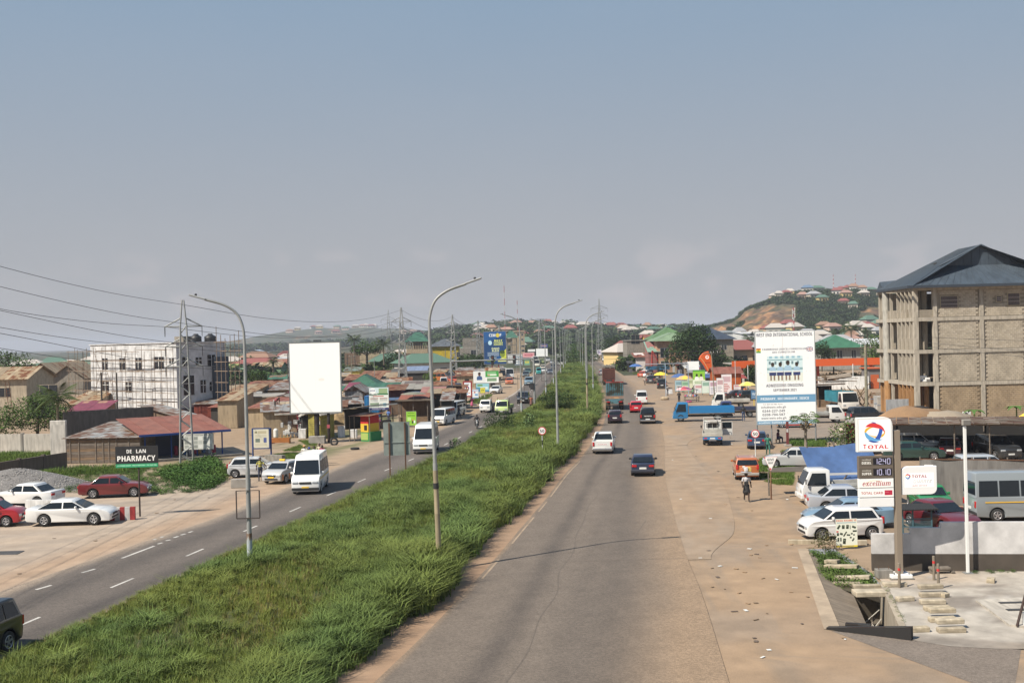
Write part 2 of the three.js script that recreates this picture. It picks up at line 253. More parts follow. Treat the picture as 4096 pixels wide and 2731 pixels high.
{const l=[];for(let z=-165;z>-330;z -=5)l.push(line(edgL(z)+ 0.25,z,edgL(z - 5)+ 0.25,z - 5,0.14,0.02));part(roadL,'edge_line',l,paintW);
const r=[];for(let z=-48;z>-92;z -=2)if(vn(z*0.3,7)>0.25)r.push(line(aspL(z)+ 0.22,z,aspL(z - 2)+ 0.22,z - 2,0.1,0.025));part(roadR,'edge_line',r,mat([0.44,0.33,0.23],0.9,{t:'conc',side:2}));
const wob=(z,k)=>0.10*Math.sin(z*0.7 + k)+ 0.3*(vn(z*0.25,k,5)- 0.5),ck=[];
for(let z=-30;z>-96;z -=0.7){const fx=q=>lerp(aspL(q),aspR(q),0.385)+ wob(q,2);ck.push(line(fx(z),z,fx(z - 0.75),z - 0.75,0.02 + 0.05*vn(z,8),0.024));}
part(roadR,'crack',ck,crackM);
const c2=[];for(const[z0,f0,f1]of[[-51.2,0.36,0.98],[-80,0.3,0.95],[-88,0.1,1]])for(let f=f0;f<f1;f +=0.02){const p=q=>[lerp(aspL(z0),aspR(z0),q),z0 - 6*(q - f0)*(z0<-70?0.8:0.05)+ 0.25*vn(q*30,z0)];c2.push(line(...p(f),...p(f + 0.021),0.05,0.024));}
part(roadR,'crack',c2,crackM);
const c3=[];for(let z=-51.5;z>-62;z -=0.5){const fx=q=>aspR(q)- 1.6 -(q + 62)*0.14 + wob(q,6)*0.5;c3.push(line(fx(z),z,fx(z - 0.52),z - 0.52,0.05,0.024));}part(roadR,'crack',c3,crackM);
}

// =====================================================================  RIGHT FOREGROUND: drain, filling-station forecourt
const Y0=-0.012;
structure('drain_slope',[quadG([11,-0.02,-38.75],[12.1,-0.42,-38.62],[13.4,-0.42,-45.1],[12.5,-0.02,-47.2]),quadG([12.5,-0.02,-47.2],[13.4,-0.42,-45.1],[13.5,-0.4,-46],[13.62,-0.02,-53])],mat([0.33,0.26,0.19],0.95,{t:'wood',side:2}),'stained concrete slope running down to the open drain','drain');
structure('drain_channel',[quadG([12.1,-0.42,-38.62],[12.1,-1.5,-38.62],[13.4,-1.5,-45.1],[13.4,-0.42,-45.1]),quadG([12.1,-1.48,-38.6],[13.2,-1.48,-38.6],[14.6,-1.48,-45.6],[13.4,-1.48,-45.3]),quadG([12.1,-1.5,-38.62],[13.1,-1.5,-38.62],[13.1,-0.05,-38.62],[12.1,-0.42,-38.62]),quadG([13.4,-1.5,-45.3],[14.6,-1.5,-45.55],[14.6,-0.2,-45.55],[13.4,-0.42,-45.3])],mat([0.13,0.11,0.085],0.95,{t:'stain',side:2}),'open concrete drain with litter in it','drain');
{const t=thing('drain_wall','low concrete wall along the right side of the open drain','wall',0,0,0);const g=mg([quadG([12.98,-1.5,-38.6],[12.98,0.05,-38.6],[14.55,0.05,-45.5],[14.55,-1.5,-45.5]),quadG([12.98,0.05,-38.6],[13.22,0.05,-38.6],[14.79,0.05,-45.5],[14.55,0.05,-45.5]),quadG([13.22,0.05,-38.6],[13.22,-0.1,-38.6],[14.79,-0.1,-45.5],[14.79,0.05,-45.5]),quadG([12.98,0.05,-38.59],[12.98,-1.5,-38.59],[13.22,-0.1,-38.59],[13.22,0.05,-38.59])]);part(t,'wall_face',g,mat([0.46,0.39,0.3],0.95,{t:'stain',side:2}));
for(let i=0;i<16;i++)part(t,'litter',rod([12.6 + rr(-0.3,0.3)+ i*0.08,-1.35,-39.5 - i*0.33],[12.7 + rr(-0.2,0.3)+ i*0.09,-1.1 + rr(0,0.3),-39.8 - i*0.33],0.03,0.02),i % 3?woodG:mat([0.4,0.38,0.34],0.8));}
structure('drain_edging',[quadG([10.42,0.006,-38.6],[11.0,0.006,-38.72],[13.62,0.006,-53],[13.15,0.006,-53])],mat([0.5,0.39,0.28],0.95,{t:'conc',side:2}),'smooth concrete edging beside the drain slope','pavement');
structure('weed_bed',[sheet([[12.5,-47.2],[13.4,-45.1],[14.6,-45.6],[14.9,-47.6],[14.9,-53.1],[13.6,-53.1]]).translate(0,-0.3,0)],mat([0.12,0.1,0.055],0.95,{t:'dirt'}),'sunken earth bed overgrown with weeds behind the drain','ground');
ground('forecourt',strip(lin([[30,-32],[29,-34.5],[15.85,-35.54],[13.9,-36.08],[12.86,-36.9],[13.2,-38.6],[14.7,-45.6],[14.95,-47.7]]),()=>36,zs(-33,-47.65,0.3),70,()=>0.004,(x,z)=>{
const n=fbm(x*0.5,z*0.5,5,151),s=fbm(x*0.35 - z*0.2,z*0.9,5,152),m=fbm(x*2.2,z*2.2,3,153);
let c=mix3([0.52,0.46,0.39],[0.6,0.55,0.48],n);c=mix3(c,[0.25,0.21,0.175],0.75*sstep(0.5,0.66,s));c=mix3(c,[0.5,0.38,0.27],0.7*sstep(-44,-46,z)*(1 - sstep(17.5,20,x)));c=mix3(c,[0.72,0.7,0.67],0.5*sstep(0.62,0.75,m)*sstep(0.5,0.6,n));
return mix3(c,[0.42,0.33,0.24],0.8*sstep(-38,-35.5,z)*sstep(0.35,0.6,n));}),'conc','stained pale concrete forecourt of the filling station','pavement');
structure('dark_paving',[quadG([10.6,-0.004,-38.4],[12.75,-0.004,-36.95],[15.8,-0.004,-35.6],[13.5,-0.004,-31])],mat([0.27,0.22,0.18],0.95,{t:'asph',side:2}),'dark asphalt patch at the station entrance','pavement');
{const t=thing('headwall','black painted tapering kerb at the end of the open drain','kerb',0,0,0),a=[10.49,-38.57],b=[12.81,-36.94],n=[0.1,-0.14];
const q=(p,y,k)=>[p[0]+ n[0]*k,y,p[1]+ n[1]*k];part(t,'kerb_body',[quadG(q(a,-0.05,0),q(b,-0.05,0),q(b,0.42,0),q(a,0.06,0)),quadG(q(a,0.06,0),q(b,0.42,0),q(b,0.42,1.4),q(a,0.06,1.4)),quadG(q(b,-0.05,0),q(b,-0.05,1.4),q(b,0.42,1.4),q(b,0.42,0)),quadG(q(b,-0.5,1.4),q(a,-0.4,1.4),q(a,0.06,1.4),q(b,0.42,1.4))],mat([0.022,0.02,0.02],0.7,{side:2,t:'conc'}));part(t,'worn_top',quadG(q(a,0.066,0.15),q(b,0.426,0.15),q(b,0.426,0.45),q(a,0.066,0.45)),mat([0.16,0.14,0.12],0.9,{t:'rust',side:2}));}
{const t=thing('kerb_stub','short black painted block at the foot of the drain slope','kerb',11.75,-0.32,-39.15,-0.35);part(t,'block',rbox(0.85,0.34,0.28,0.03,0,0.17,0),mat([0.03,0.028,0.027],0.8,{t:'rust'}));}
const blockM=[mat([0.5,0.42,0.3],0.95,{t:'stain'}),mat([0.44,0.37,0.27],0.95,{t:'stain'}),mat([0.55,0.47,0.35],0.95,{t:'stain'})],blockG=[0,1,2].map(i=>{const g=rbox(0.92,0.16,0.3,0.025);const p=g.attributes.position;for(let k=0;k<p.count;k++)p.setY(k,p.getY(k)+ 0.015*(vn(p.getX(k)*6,i*9)- 0.5));g.computeVertexNormals();return prep(g);});
function kerbBlock(x,z,y,ry,label,s=1){const o=thing('kerb_block',label,'block',x,y + 0.08,z,ry,'kerb blocks laid on the forecourt');const m=shared(o,'block',blockG[Math.floor(rnd()*3)],blockM[Math.floor(rnd()*3)]);m.scale.set(s,1,1);return o;}
const bl=[[15.7,-43.03,0,'kerb block at the far end of the stepped block row on the forecourt'],[15.31,-41.92,0,'kerb block second from the far end of the block row'],[15.11,-40.96,0,'kerb block third from the far end of the block row'],[14.92,-39.99,0,'kerb block fourth from the far end lying on another'],[14.7,-39.38,0,'lower kerb block under the fourth block of the row'],[14.62,-38.5,0,'upper kerb block at the near end of the block row'],[14.47,-37.98,0,'nearest kerb block of the row on the forecourt']];
bl.forEach(([x,z,y,l],i)=>kerbBlock(x,z + 0.15,i===3||i===5?0.16:0.004,rr(-0.04,0.04),l));
kerbBlock(15.88,-43.51,0.168,0.03,'top kerb block stacked at the far end of the block row');
kerbBlock(14.49,-42.34,0.004,0.15,'single kerb block lying left of the block row',0.7);kerbBlock(13.45,-38.01,0.004,0.02,'broken kerb block in front of the drain wall',0.72);kerbBlock(16.12,-42.77,0.004,0.5,'small broken block beside the far end of the block row',0.3);
kerbBlock(14.91,-44.73,0.004,0.03,'kerb block in front of the sign pedestal',1);kerbBlock(18.86,-45.06,0.004,1.1,'short stone lying alone in front of the white lamp post',0.5);
for(const[x,z,y,ry,rz,l,s]of[[14.01,-48.89,-0.1,-0.75,0.12,'tilted concrete slab at the top of the drain slope',1.7],[13.85,-46.85,-0.15,-0.5,0.1,'long concrete beam lying across the drain slope',1.6],[13.49,-46.37,-0.3,-0.55,0.08,'broken concrete beam under the long beam on the slope',1.4],[13.85,-49.72,-0.05,-0.8,0.1,'short rubble block at the upper drain slope',0.7],[13.87,-44.94,-0.1,0,0,'concrete plank across the far end of the drain',1.15],[13.54,-43.58,-0.04,0,0,'thick concrete slab bridging the open drain',1.3]]){const o=kerbBlock(x,z,y,ry,l,s);o.rotation.z=rz;if(l.includes('bridging'))o.scale.set(1,1.3,2.2);}
{const p=[15.03,-46.3],o=thing('concrete_pedestal','grey concrete foundation block left of the tall sign','block',p[0],0,p[1]);part(o,'block',[rbox(0.62,0.34,0.5,0.02,0,0.17,-0.1)],concD);for(const e of[-0.2,0.2])part(o,'bolt',[rod([e,0.34,-0.1],[e,0.46,-0.1],0.012)],rustM);}
{const o=thing('stone_slab','flat stone lying against the brown wall base','stone',0,0,0);const p=[17.53,-46.94];o.position.set(p[0],0.01,p[1]);part(o,'slab',[rbox(0.85,0.12,0.4,0.04,0,0.2,0),rbox(0.2,0.18,0.3,0.03,-0.3,0.08,0),rbox(0.16,0.1,0.2,0.03,0.5,0.05,0.1)],mat([0.2,0.17,0.14],0.95,{t:'stain'}));}
{const t=thing('sump_cover','raised concrete slab with two dark manhole lids at the right edge','slab',0,0,0);part(t,'slab',slabG([[17,-41.96],[19.09,-42.11],[17.41,-37.84],[16.66,-38.37]].map(p=>p),0.07,0),mat([0.56,0.51,0.44],0.95,{t:'stain'}));for(const[x,z,w,d]of[[18.03,-41.35,0.85,0.22],[17.76,-40.29,0.7,0.25]])part(t,'manhole_lid',[box(w,0.02,d,x,0.082,z)],mat([0.06,0.06,0.06],0.7,{t:'conc'}));}
{const t=thing('leaning_post','dark steel post leaning at the right picture edge','post',0,0,0),a=[16.84,-38.2];part(t,'post',rod([a[0],0.05,a[1]],[a[0]+ 0.62,2.2,a[1]],0.045,0.045,10),mat([0.05,0.03,0.025],0.7));part(t,'white_foot',[box(0.25,0.5,0.1,a[0]+ 0.36,0.25,a[1]- 0.05)],whiteW);}
// bollards
for(const[x,z,l]of[[15.02,-44.49,'brown bollard with red band in front of the tall sign foot'],[16.83,-45.69,'brown bollard with red band farthest back on the forecourt'],[16.44,-44.18,'brown bollard with red band right behind the block row']]){const t=thing('bollard',l,'bollard',x,0,z,0,'bollards round the tall sign');part(t,'post',new THREE.LatheGeometry([[0.001,0.98],[0.045,0.98],[0.055,0.965],[0.055,0],[0.001,0]].map(p=>new THREE.Vector2(...p)),16),mat([0.20,0.165,0.125],0.7));part(t,'red_band',rod([0,0.68,0],[0,0.78,0],0.0565,0.0565,16),mat([0.5,0.03,0.03],0.6));}
// white boundary wall with brown plinth, stepped top
{const t=thing('boundary_wall','white stepped boundary wall with brown painted plinth','wall',0,0,0),x0=14.98,z0=-47.72,ang=-Math.atan2(0.85,6.05),wm=mat([0.74,0.72,0.71],0.9,{t:'conc'}),bm=mat([0.105,0.085,0.068],0.9,{t:'conc'});t.position.set(x0,0,z0);t.rotation.y=Math.atan2(0.82,6.1)*-1*-1;
t.rotation.y=-Math.atan2(0.82,6.1);const xa=[0,1.5769,2.8114,16],ht=[1.56,1.81,2.05];
for(let i=0;i<3;i++){const w=xa[i + 1]- xa[i],c=(xa[i]+ xa[i + 1])/2;part(t,'wall_panel',[box(w - 0.004,ht[i]- 0.72,0.2,c,0.72 +(ht[i]- 0.72)/2,-0.1)],wm);part(t,'plinth',[box(w - 0.004,0.72,0.22,c,0.36,-0.1)],bm);}}
// tall price sign
const RedT='#d1333c';
function swirl(c,x,y,s){// ribbon globe emblem
c.save();c.translate(x,y);c.scale(s,s);
const arc=(col,pts)=>{c.fillStyle=col;c.beginPath();c.moveTo(pts[0],pts[1]);for(let i=2;i<pts.length;i +=4)c.quadraticCurveTo(pts[i],pts[i + 1],pts[i + 2],pts[i + 3]);c.fill();};
arc('#2c4f9e',[-40,-88,0,-108,32,-62,0,-86,-40,-88]);
arc('#62a8dc',[-96,-12,-96,66,-22,82,30,88,76,62,20,74,-18,46,-60,30,-90,-14]);
arc('#2c4f9e',[-66,72,-20,112,44,84,0,86,-30,74]);
arc('#e2b33a',[-96,-4,-92,-58,-10,-46,-62,-36,-84,4]);arc('#e2b33a',[-60,18,10,52,60,22,96,8,92,-30,104,40,40,52,-20,52,-60,18]);
arc('#d8393c',[-86,-50,-50,-104,32,-74,92,-50,92,16,76,-30,24,-36,-30,-50,-86,-50]);
arc('#2f57ae',[40,-34,66,-28,72,-22,62,30,44,66,14,66,-2,58,34,24,40,-34]);c.restore();
}
const sc=(c,s,x,y,size,col,o={})=>{txt(c,s[0],x,y,size,col,o);};
{const bx=[15.61,-46.23],t=thing('price_sign','tall filling station price sign with ribbon globe emblem on a brown post','sign',bx[0],0,bx[1]),brown=mat([0.235,0.19,0.145],0.6),wh=mat([0.8,0.8,0.79],0.5);
part(t,'post',[rbox(0.25,6.05,0.3,0.02,0,3.025,0)],brown);part(t,'pedestal',[rbox(0.85,0.16,0.75,0.02,0,0.12,0)],wh);part(t,'pedestal_base',[rbox(0.95,0.1,0.85,0.02,0,0.02,0)],concD);
for(const e of[[-0.3,-0.2],[0.3,-0.2],[-0.3,0.28],[0.3,0.28]])part(t,'anchor_bolt',rod([e[0],0.2,e[1]],[e[0],0.3,e[1]],0.03,0.03,6),steel);
const sx=-0.93,w=1.43,sh=new THREE.Shape();sh.moveTo(-w/2,0);sh.lineTo(w/2,0);sh.lineTo(w/2,1.02);sh.quadraticCurveTo(w/2,1.37,w/2 - 0.35,1.37);sh.lineTo(-w/2,1.37);sh.closePath();
const hb=part(t,'emblem_box',new THREE.ExtrudeGeometry(sh,{depth:0.22,bevelEnabled:true,bevelSize:0.015,bevelThickness:0.015,bevelSegments:1}).translate(sx,5.22,-0.02),mat([0.72,0.72,0.7],0.45));
panel(hb,'emblem_print',1.3,1.26,sx,5.89,0.222,printed('emb',512,496,(c,W,h)=>{fillR(c,'#fbfbfb',0,0,W,h);swirl(c,256,205,1.75);txt(c,'T',88,432,100,RedT,{});txt(c,'OTAL',300,440,82,RedT,{w:340,stretch:1});}));
const pb=part(t,'price_box',[rbox(1.42,0.9,0.2,0.015,sx + 0.02,4.58,0.08)],mat([0.15,0.12,0.095],0.6));
for(const[k,y,n,pr]of[[0,4.81,'DIESEL','12.40'],[1,4.37,'SUPER','10.10']])panel(pb,'price_row',1.36,0.37,sx + 0.02,y,0.183,printed('pr' + k,512,140,(c,W,h)=>{fillR(c,'#5f574d',0,0,W,h);txt(c,'excellium',110,42,34,'#d8d4cc',{font:'serif',style:'italic',w:140});txt(c,n,112,92,50,'#f4f2ec',{w:150,stretch:1});fillR(c,'#15121c',214,16,286,108);c.strokeStyle='#cfcdf2';c.lineWidth=9;const seg={0:'abcdef',1:'bc',2:'abged',4:'fgbc'},P={a:[0,0,1,0],b:[1,0,1,1],c:[1,1,1,2],d:[0,2,1,2],e:[0,1,0,2],f:[0,0,0,1],g:[0,1,1,1]};let x=236;for(const ch of pr){if(ch==='.'){fillR(c,'#cfcdf2',x - 8,104,9,9);continue;}for(const s of seg[ch]){const q=P[s];c.beginPath();c.moveTo(x + q[0]*40,30 + q[1]*40);c.lineTo(x + q[2]*40,30 + q[3]*40);c.stroke();}x +=66;}}));
for(const[k,y,h]of[[0,3.92,0.39],[1,3.53,0.38],[2,3.14,0.38]]){const b=part(t,'sign_panel',[rbox(1.42,h - 0.02,0.2,0.01,sx + 0.02,y,0.08)],wh);if(k<2)panel(b,'print',1.36,h - 0.06,sx + 0.02,y,0.184,printed('sp' + k,512,128,(c,W,H2)=>{fillR(c,'#f7f5f0',0,0,W,H2);if(!k){c.strokeStyle='#d6c27e';c.lineWidth=6;c.beginPath();c.arc(220,190,170,3.7,5.4);c.stroke();txt(c,'excellium',256,66,104,'#a03040',{font:'serif',style:'bold italic',w:440,stretch:1});}else{txt(c,'TOTAL CARD',190,66,54,'#a32c36',{w:340,stretch:1});fillR(c,'#b52a44',380,24,120,80);fillR(c,'#d8707f',390,50,60,8);}}));}
const s2=new THREE.Shape();{const W=1.42,h=1.13,r=0.28;s2.moveTo(0,0);s2.lineTo(W - r,0);s2.quadraticCurveTo(W,0,W,r);s2.lineTo(W,h);s2.lineTo(r,h);s2.quadraticCurveTo(0,h,0,h - r);s2.closePath();}
const qb=part(t,'service_board',new THREE.ExtrudeGeometry(s2,{depth:0.14,bevelEnabled:true,bevelSize:0.012,bevelThickness:0.012,bevelSegments:1}).translate(0.16,3.42,-0.05),wh);
panel(qb,'print',1.2,0.6,0.87,4.0,0.105,printed('qz',512,256,(c,W,h)=>{fillR(c,'#fdfdfd',0,0,W,h);swirl(c,62,62,0.5);txt(c,'TOTAL',260,64,64,'#9c3048',{w:270,stretch:1});txt(c,'QUARTZ',300,148,72,'#8f9296',{style:'italic bold',w:330,stretch:1});txt(c,'QUARTZ',296,144,70,'#f4f4f4',{style:'italic bold',w:322,stretch:1});c.strokeStyle='#777';c.lineWidth=2;c.font='italic bold 70px sans-serif';txt(c,'auto service',264,222,44,'#a6505e',{w:260,stretch:1,style:'normal'});}));}
// white lamp post on the forecourt
{const p=[18.65,-46.81],t=thing('flood_lamp_post','white square lamp post with a floodlight before the white wall','lamp post',p[0],0,p[1]);part(t,'post',[rbox(0.11,6.1,0.11,0.01,0,3.05,0)],mat([0.72,0.72,0.7],0.5));part(t,'foot_plate',[box(0.35,0.04,0.35,0,0.02,0)],steel);const f=part(t,'floodlight',[rbox(0.34,0.24,0.16,0.02,0.05,6.25,0.05)],mat([0.3,0.28,0.25],0.5));part(f,'lens',[box(0.28,0.18,0.01,0.05,6.24,0.136)],mat([0.16,0.15,0.14],0.2));}
// retaining kerb under the white hatchback, poster of keys on stakes
{const t=thing('retaining_kerb','long concrete kerb beam below the parked white hatchback','kerb',0,0,0);const a=[13.04,-54.19],b=[16.63,-53.57];const L=Math.hypot(b[0]- a[0],b[1]- a[1]),ry=-Math.atan2(b[1]- a[1],b[0]- a[0]);for(let i=0;i<3;i++){const m=part(t,'kerb_beam',[rbox(L/3 - 0.015,0.42,0.25,0.02,0,0,0)],blockM[i]);m.position.set(lerp(a[0],b[0],(i + 0.5)/3),-0.02,lerp(a[1],b[1],(i + 0.5)/3)- 0.12);m.rotation.y=ry;}}
{const p=[15.41,-52.79],t=thing('poster_board','white poster of car keys and remotes on thin stakes','poster',p[0],0,p[1],0.06),y=0.72;part(t,'stake',[rod([-0.36,-0.3,-0.02],[-0.36,1.3,-0.02],0.018),rod([0.36,-0.3,-0.02],[0.36,1.3,-0.02],0.018)],woodG);part(t,'backing',[box(1.02,1.32,0.012,0,y,-0.008)],mat([0.6,0.6,0.56],0.8));
panel(t,'print',1.02,1.32,0,y,0.001,printed('keys',256,330,(c,W,h)=>{fillR(c,'#e9ecdc',0,0,W,h);txt(c,'ENSO NYAME YE',128,20,30,'#d04a2c',{w:244,stretch:1});fillR(c,'#9fb6c0',14,40,228,10);fillR(c,'#e8d23a',0,310,W,20);fillR(c,'#3a4a8a',40,316,170,6);fillR(c,'#c8303a',6,140,26,16);const k=(x,y,w,h2,a)=>{c.save();c.translate(x,y);c.rotate(a);c.fillStyle='#2b3326';c.fillRect(-w/2,-h2/2,w,h2);fillR(c,'#7d8a76',-w/4,-h2/4,w/2,h2/5);c.restore();};for(const[x,y,w,h2,a]of[[36,95,24,52,0.6],[90,95,32,44,0],[140,95,30,46,0.1],[172,100,8,44,0],[218,100,46,24,0.4],[226,146,48,20,0],[24,180,26,34,0],[66,175,34,24,0.3],[110,178,16,64,0.6],[150,190,40,18,0.1],[190,175,22,18,0],[216,190,20,16,0],[28,240,20,44,0],[58,240,16,44,0],[100,262,34,64,0.1],[176,220,22,18,0],[206,246,18,40,0.6]])k(x,y,w,h2,a);}));}

// =====================================================================  VEHICLE KIT (local: forward is -z, origin on the ground)
const CAR={
sedan:{L:4.6,W:1.76,H:1.45,fo:0.92,ro:1.0,r:0.31,hood:0.74,cowl:0.95,belt:0.93,deck:0.98,c:[0.98,0.2,-0.95,-1.62],tap:0.8,B:[-0.22]},
long:{L:4.88,W:1.86,H:1.45,fo:0.95,ro:1.1,r:0.335,hood:0.78,cowl:0.97,belt:0.95,deck:1.03,c:[1.05,0.15,-0.95,-1.95],tap:0.78,B:[-0.3]},
hatch:{L:3.85,W:1.69,H:1.5,fo:0.75,ro:0.6,r:0.3,hood:0.82,cowl:1.02,belt:0.98,deck:1.0,c:[1.1,0.4,-1.45,-1.78],tap:0.82,B:[-0.25]},
wagon:{L:4.5,W:1.74,H:1.5,fo:0.9,ro:0.95,r:0.31,hood:0.76,cowl:0.96,belt:0.95,deck:0.98,c:[0.95,0.25,-1.85,-2.15],tap:0.8,B:[-0.2,-1.15]},
suv:{L:4.55,W:1.84,H:1.75,fo:0.88,ro:0.95,r:0.36,hood:0.98,cowl:1.14,belt:1.1,deck:1.12,c:[0.95,0.3,-1.9,-2.15],tap:0.82,B:[-0.25,-1.2]},
jeep:{L:4.3,W:1.8,H:1.85,fo:0.75,ro:0.85,r:0.38,hood:1.05,cowl:1.15,belt:1.12,deck:1.12,c:[0.75,0.4,-1.95,-2.05],tap:0.86,B:[-0.2,-1.1]},
van:{L:4.7,W:1.69,H:1.97,fo:0.95,ro:1.0,r:0.32,hood:0.92,cowl:1.12,belt:1.1,deck:1.12,c:[1.95,1.35,-2.2,-2.32],tap:0.86,B:[0.55,-0.45,-1.4]},
kei:{L:3.4,W:1.48,H:1.8,fo:0.55,ro:0.6,r:0.27,hood:0.9,cowl:1.0,belt:0.98,deck:1.0,c:[1.5,1.05,-1.6,-1.68],tap:0.86,B:[0.3,-0.6]},
bus:{L:5.3,W:1.93,H:2.55,fo:0.95,ro:1.1,r:0.34,hood:1.02,cowl:1.28,belt:1.28,deck:1.3,c:[1.98,1.25,-2.58,-2.64],tap:0.86,B:[0.75,-0.35,-1.45],wtop:0.42},
pickup:{L:5.1,W:1.82,H:1.76,fo:0.9,ro:1.15,r:0.37,hood:0.98,cowl:1.12,belt:1.1,deck:0.72,c:[0.95,0.35,-0.72,-0.95],tap:0.82,B:[-0.05],bed:true},
};
const carGeo=new Map();
function extr(pts,depth,bev,arcs){
const s=new THREE.Shape();s.moveTo(pts[0][0],pts[0][1]);
for(let i=1;i<pts.length;i++){const p=pts[i];if(p.arc)s.absarc(...p.arc,false);else if(p.length===4)s.quadraticCurveTo(...p);else s.lineTo(p[0],p[1]);}
s.closePath();
const g=new THREE.ExtrudeGeometry(s,{depth:depth - 2*bev,bevelEnabled:bev>0,bevelThickness:bev,bevelSize:bev,bevelOffset:-bev,bevelSegments:2,curveSegments:8,steps:1});
g.translate(0,0,-(depth - 2*bev)/2);return g;
}
function toForward(g){return g.rotateY(Math.PI/2);}// s -> -z
function carParts(k){
if(carGeo.has(k))return carGeo.get(k);
const q=CAR[k],{L,W,H,r}=q,F=L/2,g0=0.21,ra=r + 0.07,sf=F - q.fo,sr=-F + q.ro,dx=Math.sqrt(ra*ra -(r - g0)**2),a0=Math.asin((g0 - r)/ra),o={};
const[cf0,cf1,cr1,cr0]=q.c,bedEnd=-F + 0.02;
const low=[[-F + 0.07,g0 + 0.06],[-F,0.36],[-F,0.62],[-F + 0.03,q.deck - 0.1],[-F + 0.02,q.deck,-F + 0.14,q.deck],...(q.bed?[[cr0 - 0.05,q.deck],[cr0 - 0.03,q.belt]]:[[cr0 + 0.1,q.belt]]),[cf0,q.cowl],[lerp(cf0,F,0.6),lerp(q.cowl,q.hood,0.35)],[F - 0.02,q.hood - 0.02,F - 0.02,q.hood - 0.22],[F,0.45],[F - 0.03,0.26],[F - 0.12,g0],[sf + dx,g0],{arc:[sf,r,ra,a0,Math.PI - a0]},[sr + dx,g0],{arc:[sr,r,ra,a0,Math.PI - a0]}];
const b=extr(low,W,0.05);{const p=b.attributes.position;for(let i=0;i<p.count;i++){const t=Math.abs(p.getX(i))/F;let z=p.getZ(i)*(1 -(k==='van'||k==='bus'?0.05:0.1)*t**7);const y=p.getY(i);z*=1 - 0.045*clamp((0.5 - y)/0.3);p.setZ(i,z);}b.computeVertexNormals();}
o.body=prep(toCreasedNormals(toForward(b),0.6));
const hwy=y=>(W/2 - 0.04)*lerp(1,q.tap,(y - q.belt)/(H - q.belt)),sF=y=>lerp(cf0,cf1,(y - q.cowl)/(H - q.cowl)),sR=y=>lerp(cr0,cr1,(y - q.belt)/(H - q.belt));
const cab=extr([[cr0,q.belt - 0.05],[cr1 - 0.02,H - 0.07],[cr1,H - 0.01,cr1 + 0.2,H],[cf1 - 0.25,H],[cf1,H - 0.01,cf1 + 0.05,H - 0.07],[cf0,q.cowl - 0.05]],W - 0.08,0.045);{const p=cab.attributes.position;for(let i=0;i<p.count;i++)p.setZ(i,p.getZ(i)*lerp(1,q.tap,clamp((p.getY(i)- q.belt)/(H - q.belt))));cab.computeVertexNormals();}
o.cabin=prep(toCreasedNormals(toForward(cab),0.6));
o.under=prep(box(W - 0.3,0.3,L - 0.5,0,0.36,0));
const y0=q.belt + 0.045,y1=H -(q.wtop??0.12),P=(s,y,e=0.012)=>[hwy(y)+ e,y,-s],win=[];
const xs=[null,...q.B,null];
for(let i=0;i<xs.length - 1;i++){const f=y=>i===0?sF(y)- 0.12:xs[i]- 0.04,e=y=>i===xs.length - 2?sR(y)+(q.bed?0.1:0.16):xs[i + 1]+ 0.04;if(f(y1)- e(y1)<0.1)continue;win.push([P(f(y0),y0),P(e(y0),y0),P(e(y1),y1),P(f(y1),y1)]);}
o.win=[];for(const w of win){o.win.push(prep(polyG(w)));o.win.push(prep(polyG(w.map(p=>[-p[0],p[1],p[2]]).reverse())));}
const wy0=q.cowl + 0.03,wy1=H -(q.wtop?0.34:0.1),fs=(y,e,S,k2)=>[k2*(hwy(Math.max(y,q.belt))- 0.07),y,-(S(y)+ e)];
o.windshield=prep(polyG([fs(wy0,0.02,sF,-1),fs(wy0,0.02,sF,1),fs(wy1,0.02,sF,1),fs(wy1,0.02,sF,-1)].reverse()));
const ry0=(k==='van'||k==='bus'||k==='kei'?q.belt + 0.12:q.belt + 0.05),ry1=H -(q.wtop?0.5:0.14);
o.rear=prep(polyG([fs(ry0,-0.02,sR,-1),fs(ry0,-0.02,sR,1),fs(ry1,-0.02,sR,1),fs(ry1,-0.02,sR,-1)]));
const lh=q.hood - 0.2,lw=W*0.21;
o.head=[-1,1].map(s=>prep(rbox(lw,0.15,0.16,0.05,s*(W/2 - lw/2 - 0.1),lh,-F + 0.06)));
const th=Math.min(q.deck,0.98),tall=['hatch','wagon','suv','van','bus','kei','pickup','jeep'].includes(k);
o.tail=[-1,1].map(s=>prep(rbox(tall?0.17:0.36,tall?0.34:0.16,0.12,0.03,s*(W/2 -(tall?0.15:0.27)),q.bed?0.88:tall?th - 0.08:th - 0.2,F - 0.03)));
o.grille=prep(rbox(W*0.42,0.14,0.08,0.03,0,lh - 0.02,-F + 0.015));
o.intake=prep(rbox(W*0.62,0.12,0.08,0.03,0,0.38,-F + 0.02));
o.mirror=[-1,1].map(s=>prep(rbox(0.2,0.15,0.11,0.04,s*(W/2 + 0.06),q.belt + 0.1,-(sF(q.belt + 0.15)- 0.3))));
o.plateF=prep(rbox(0.48,0.12,0.03,0.01,0,0.5,-F - 0.01));o.plateR=prep(rbox(0.5,0.14,0.03,0.01,0,q.bed?0.55:tall?0.66:0.62,F + 0.01));
o.bumperR=prep(rbox(W*0.94,0.2,0.14,0.05,0,0.42,F - 0.03));o.bumperF=prep(rbox(W*0.94,0.2,0.14,0.05,0,0.4,-F + 0.04));
o.strip=[-1,1].map(s=>prep(box(0.012,0.06,L*0.82,s*(W/2 + 0.003),k==='bus'?1.02:0.62,0)));
if(q.bed)o.bed=prep(mg([box(0.07,0.42,F + cr0 - 0.02,W/2 - 0.06,0.91,(F - cr0)/2),box(0.07,0.42,F + cr0 - 0.02,-W/2 + 0.06,0.91,(F - cr0)/2),rbox(W - 0.1,0.46,0.07,0.02,0,0.9,F - 0.06)]));
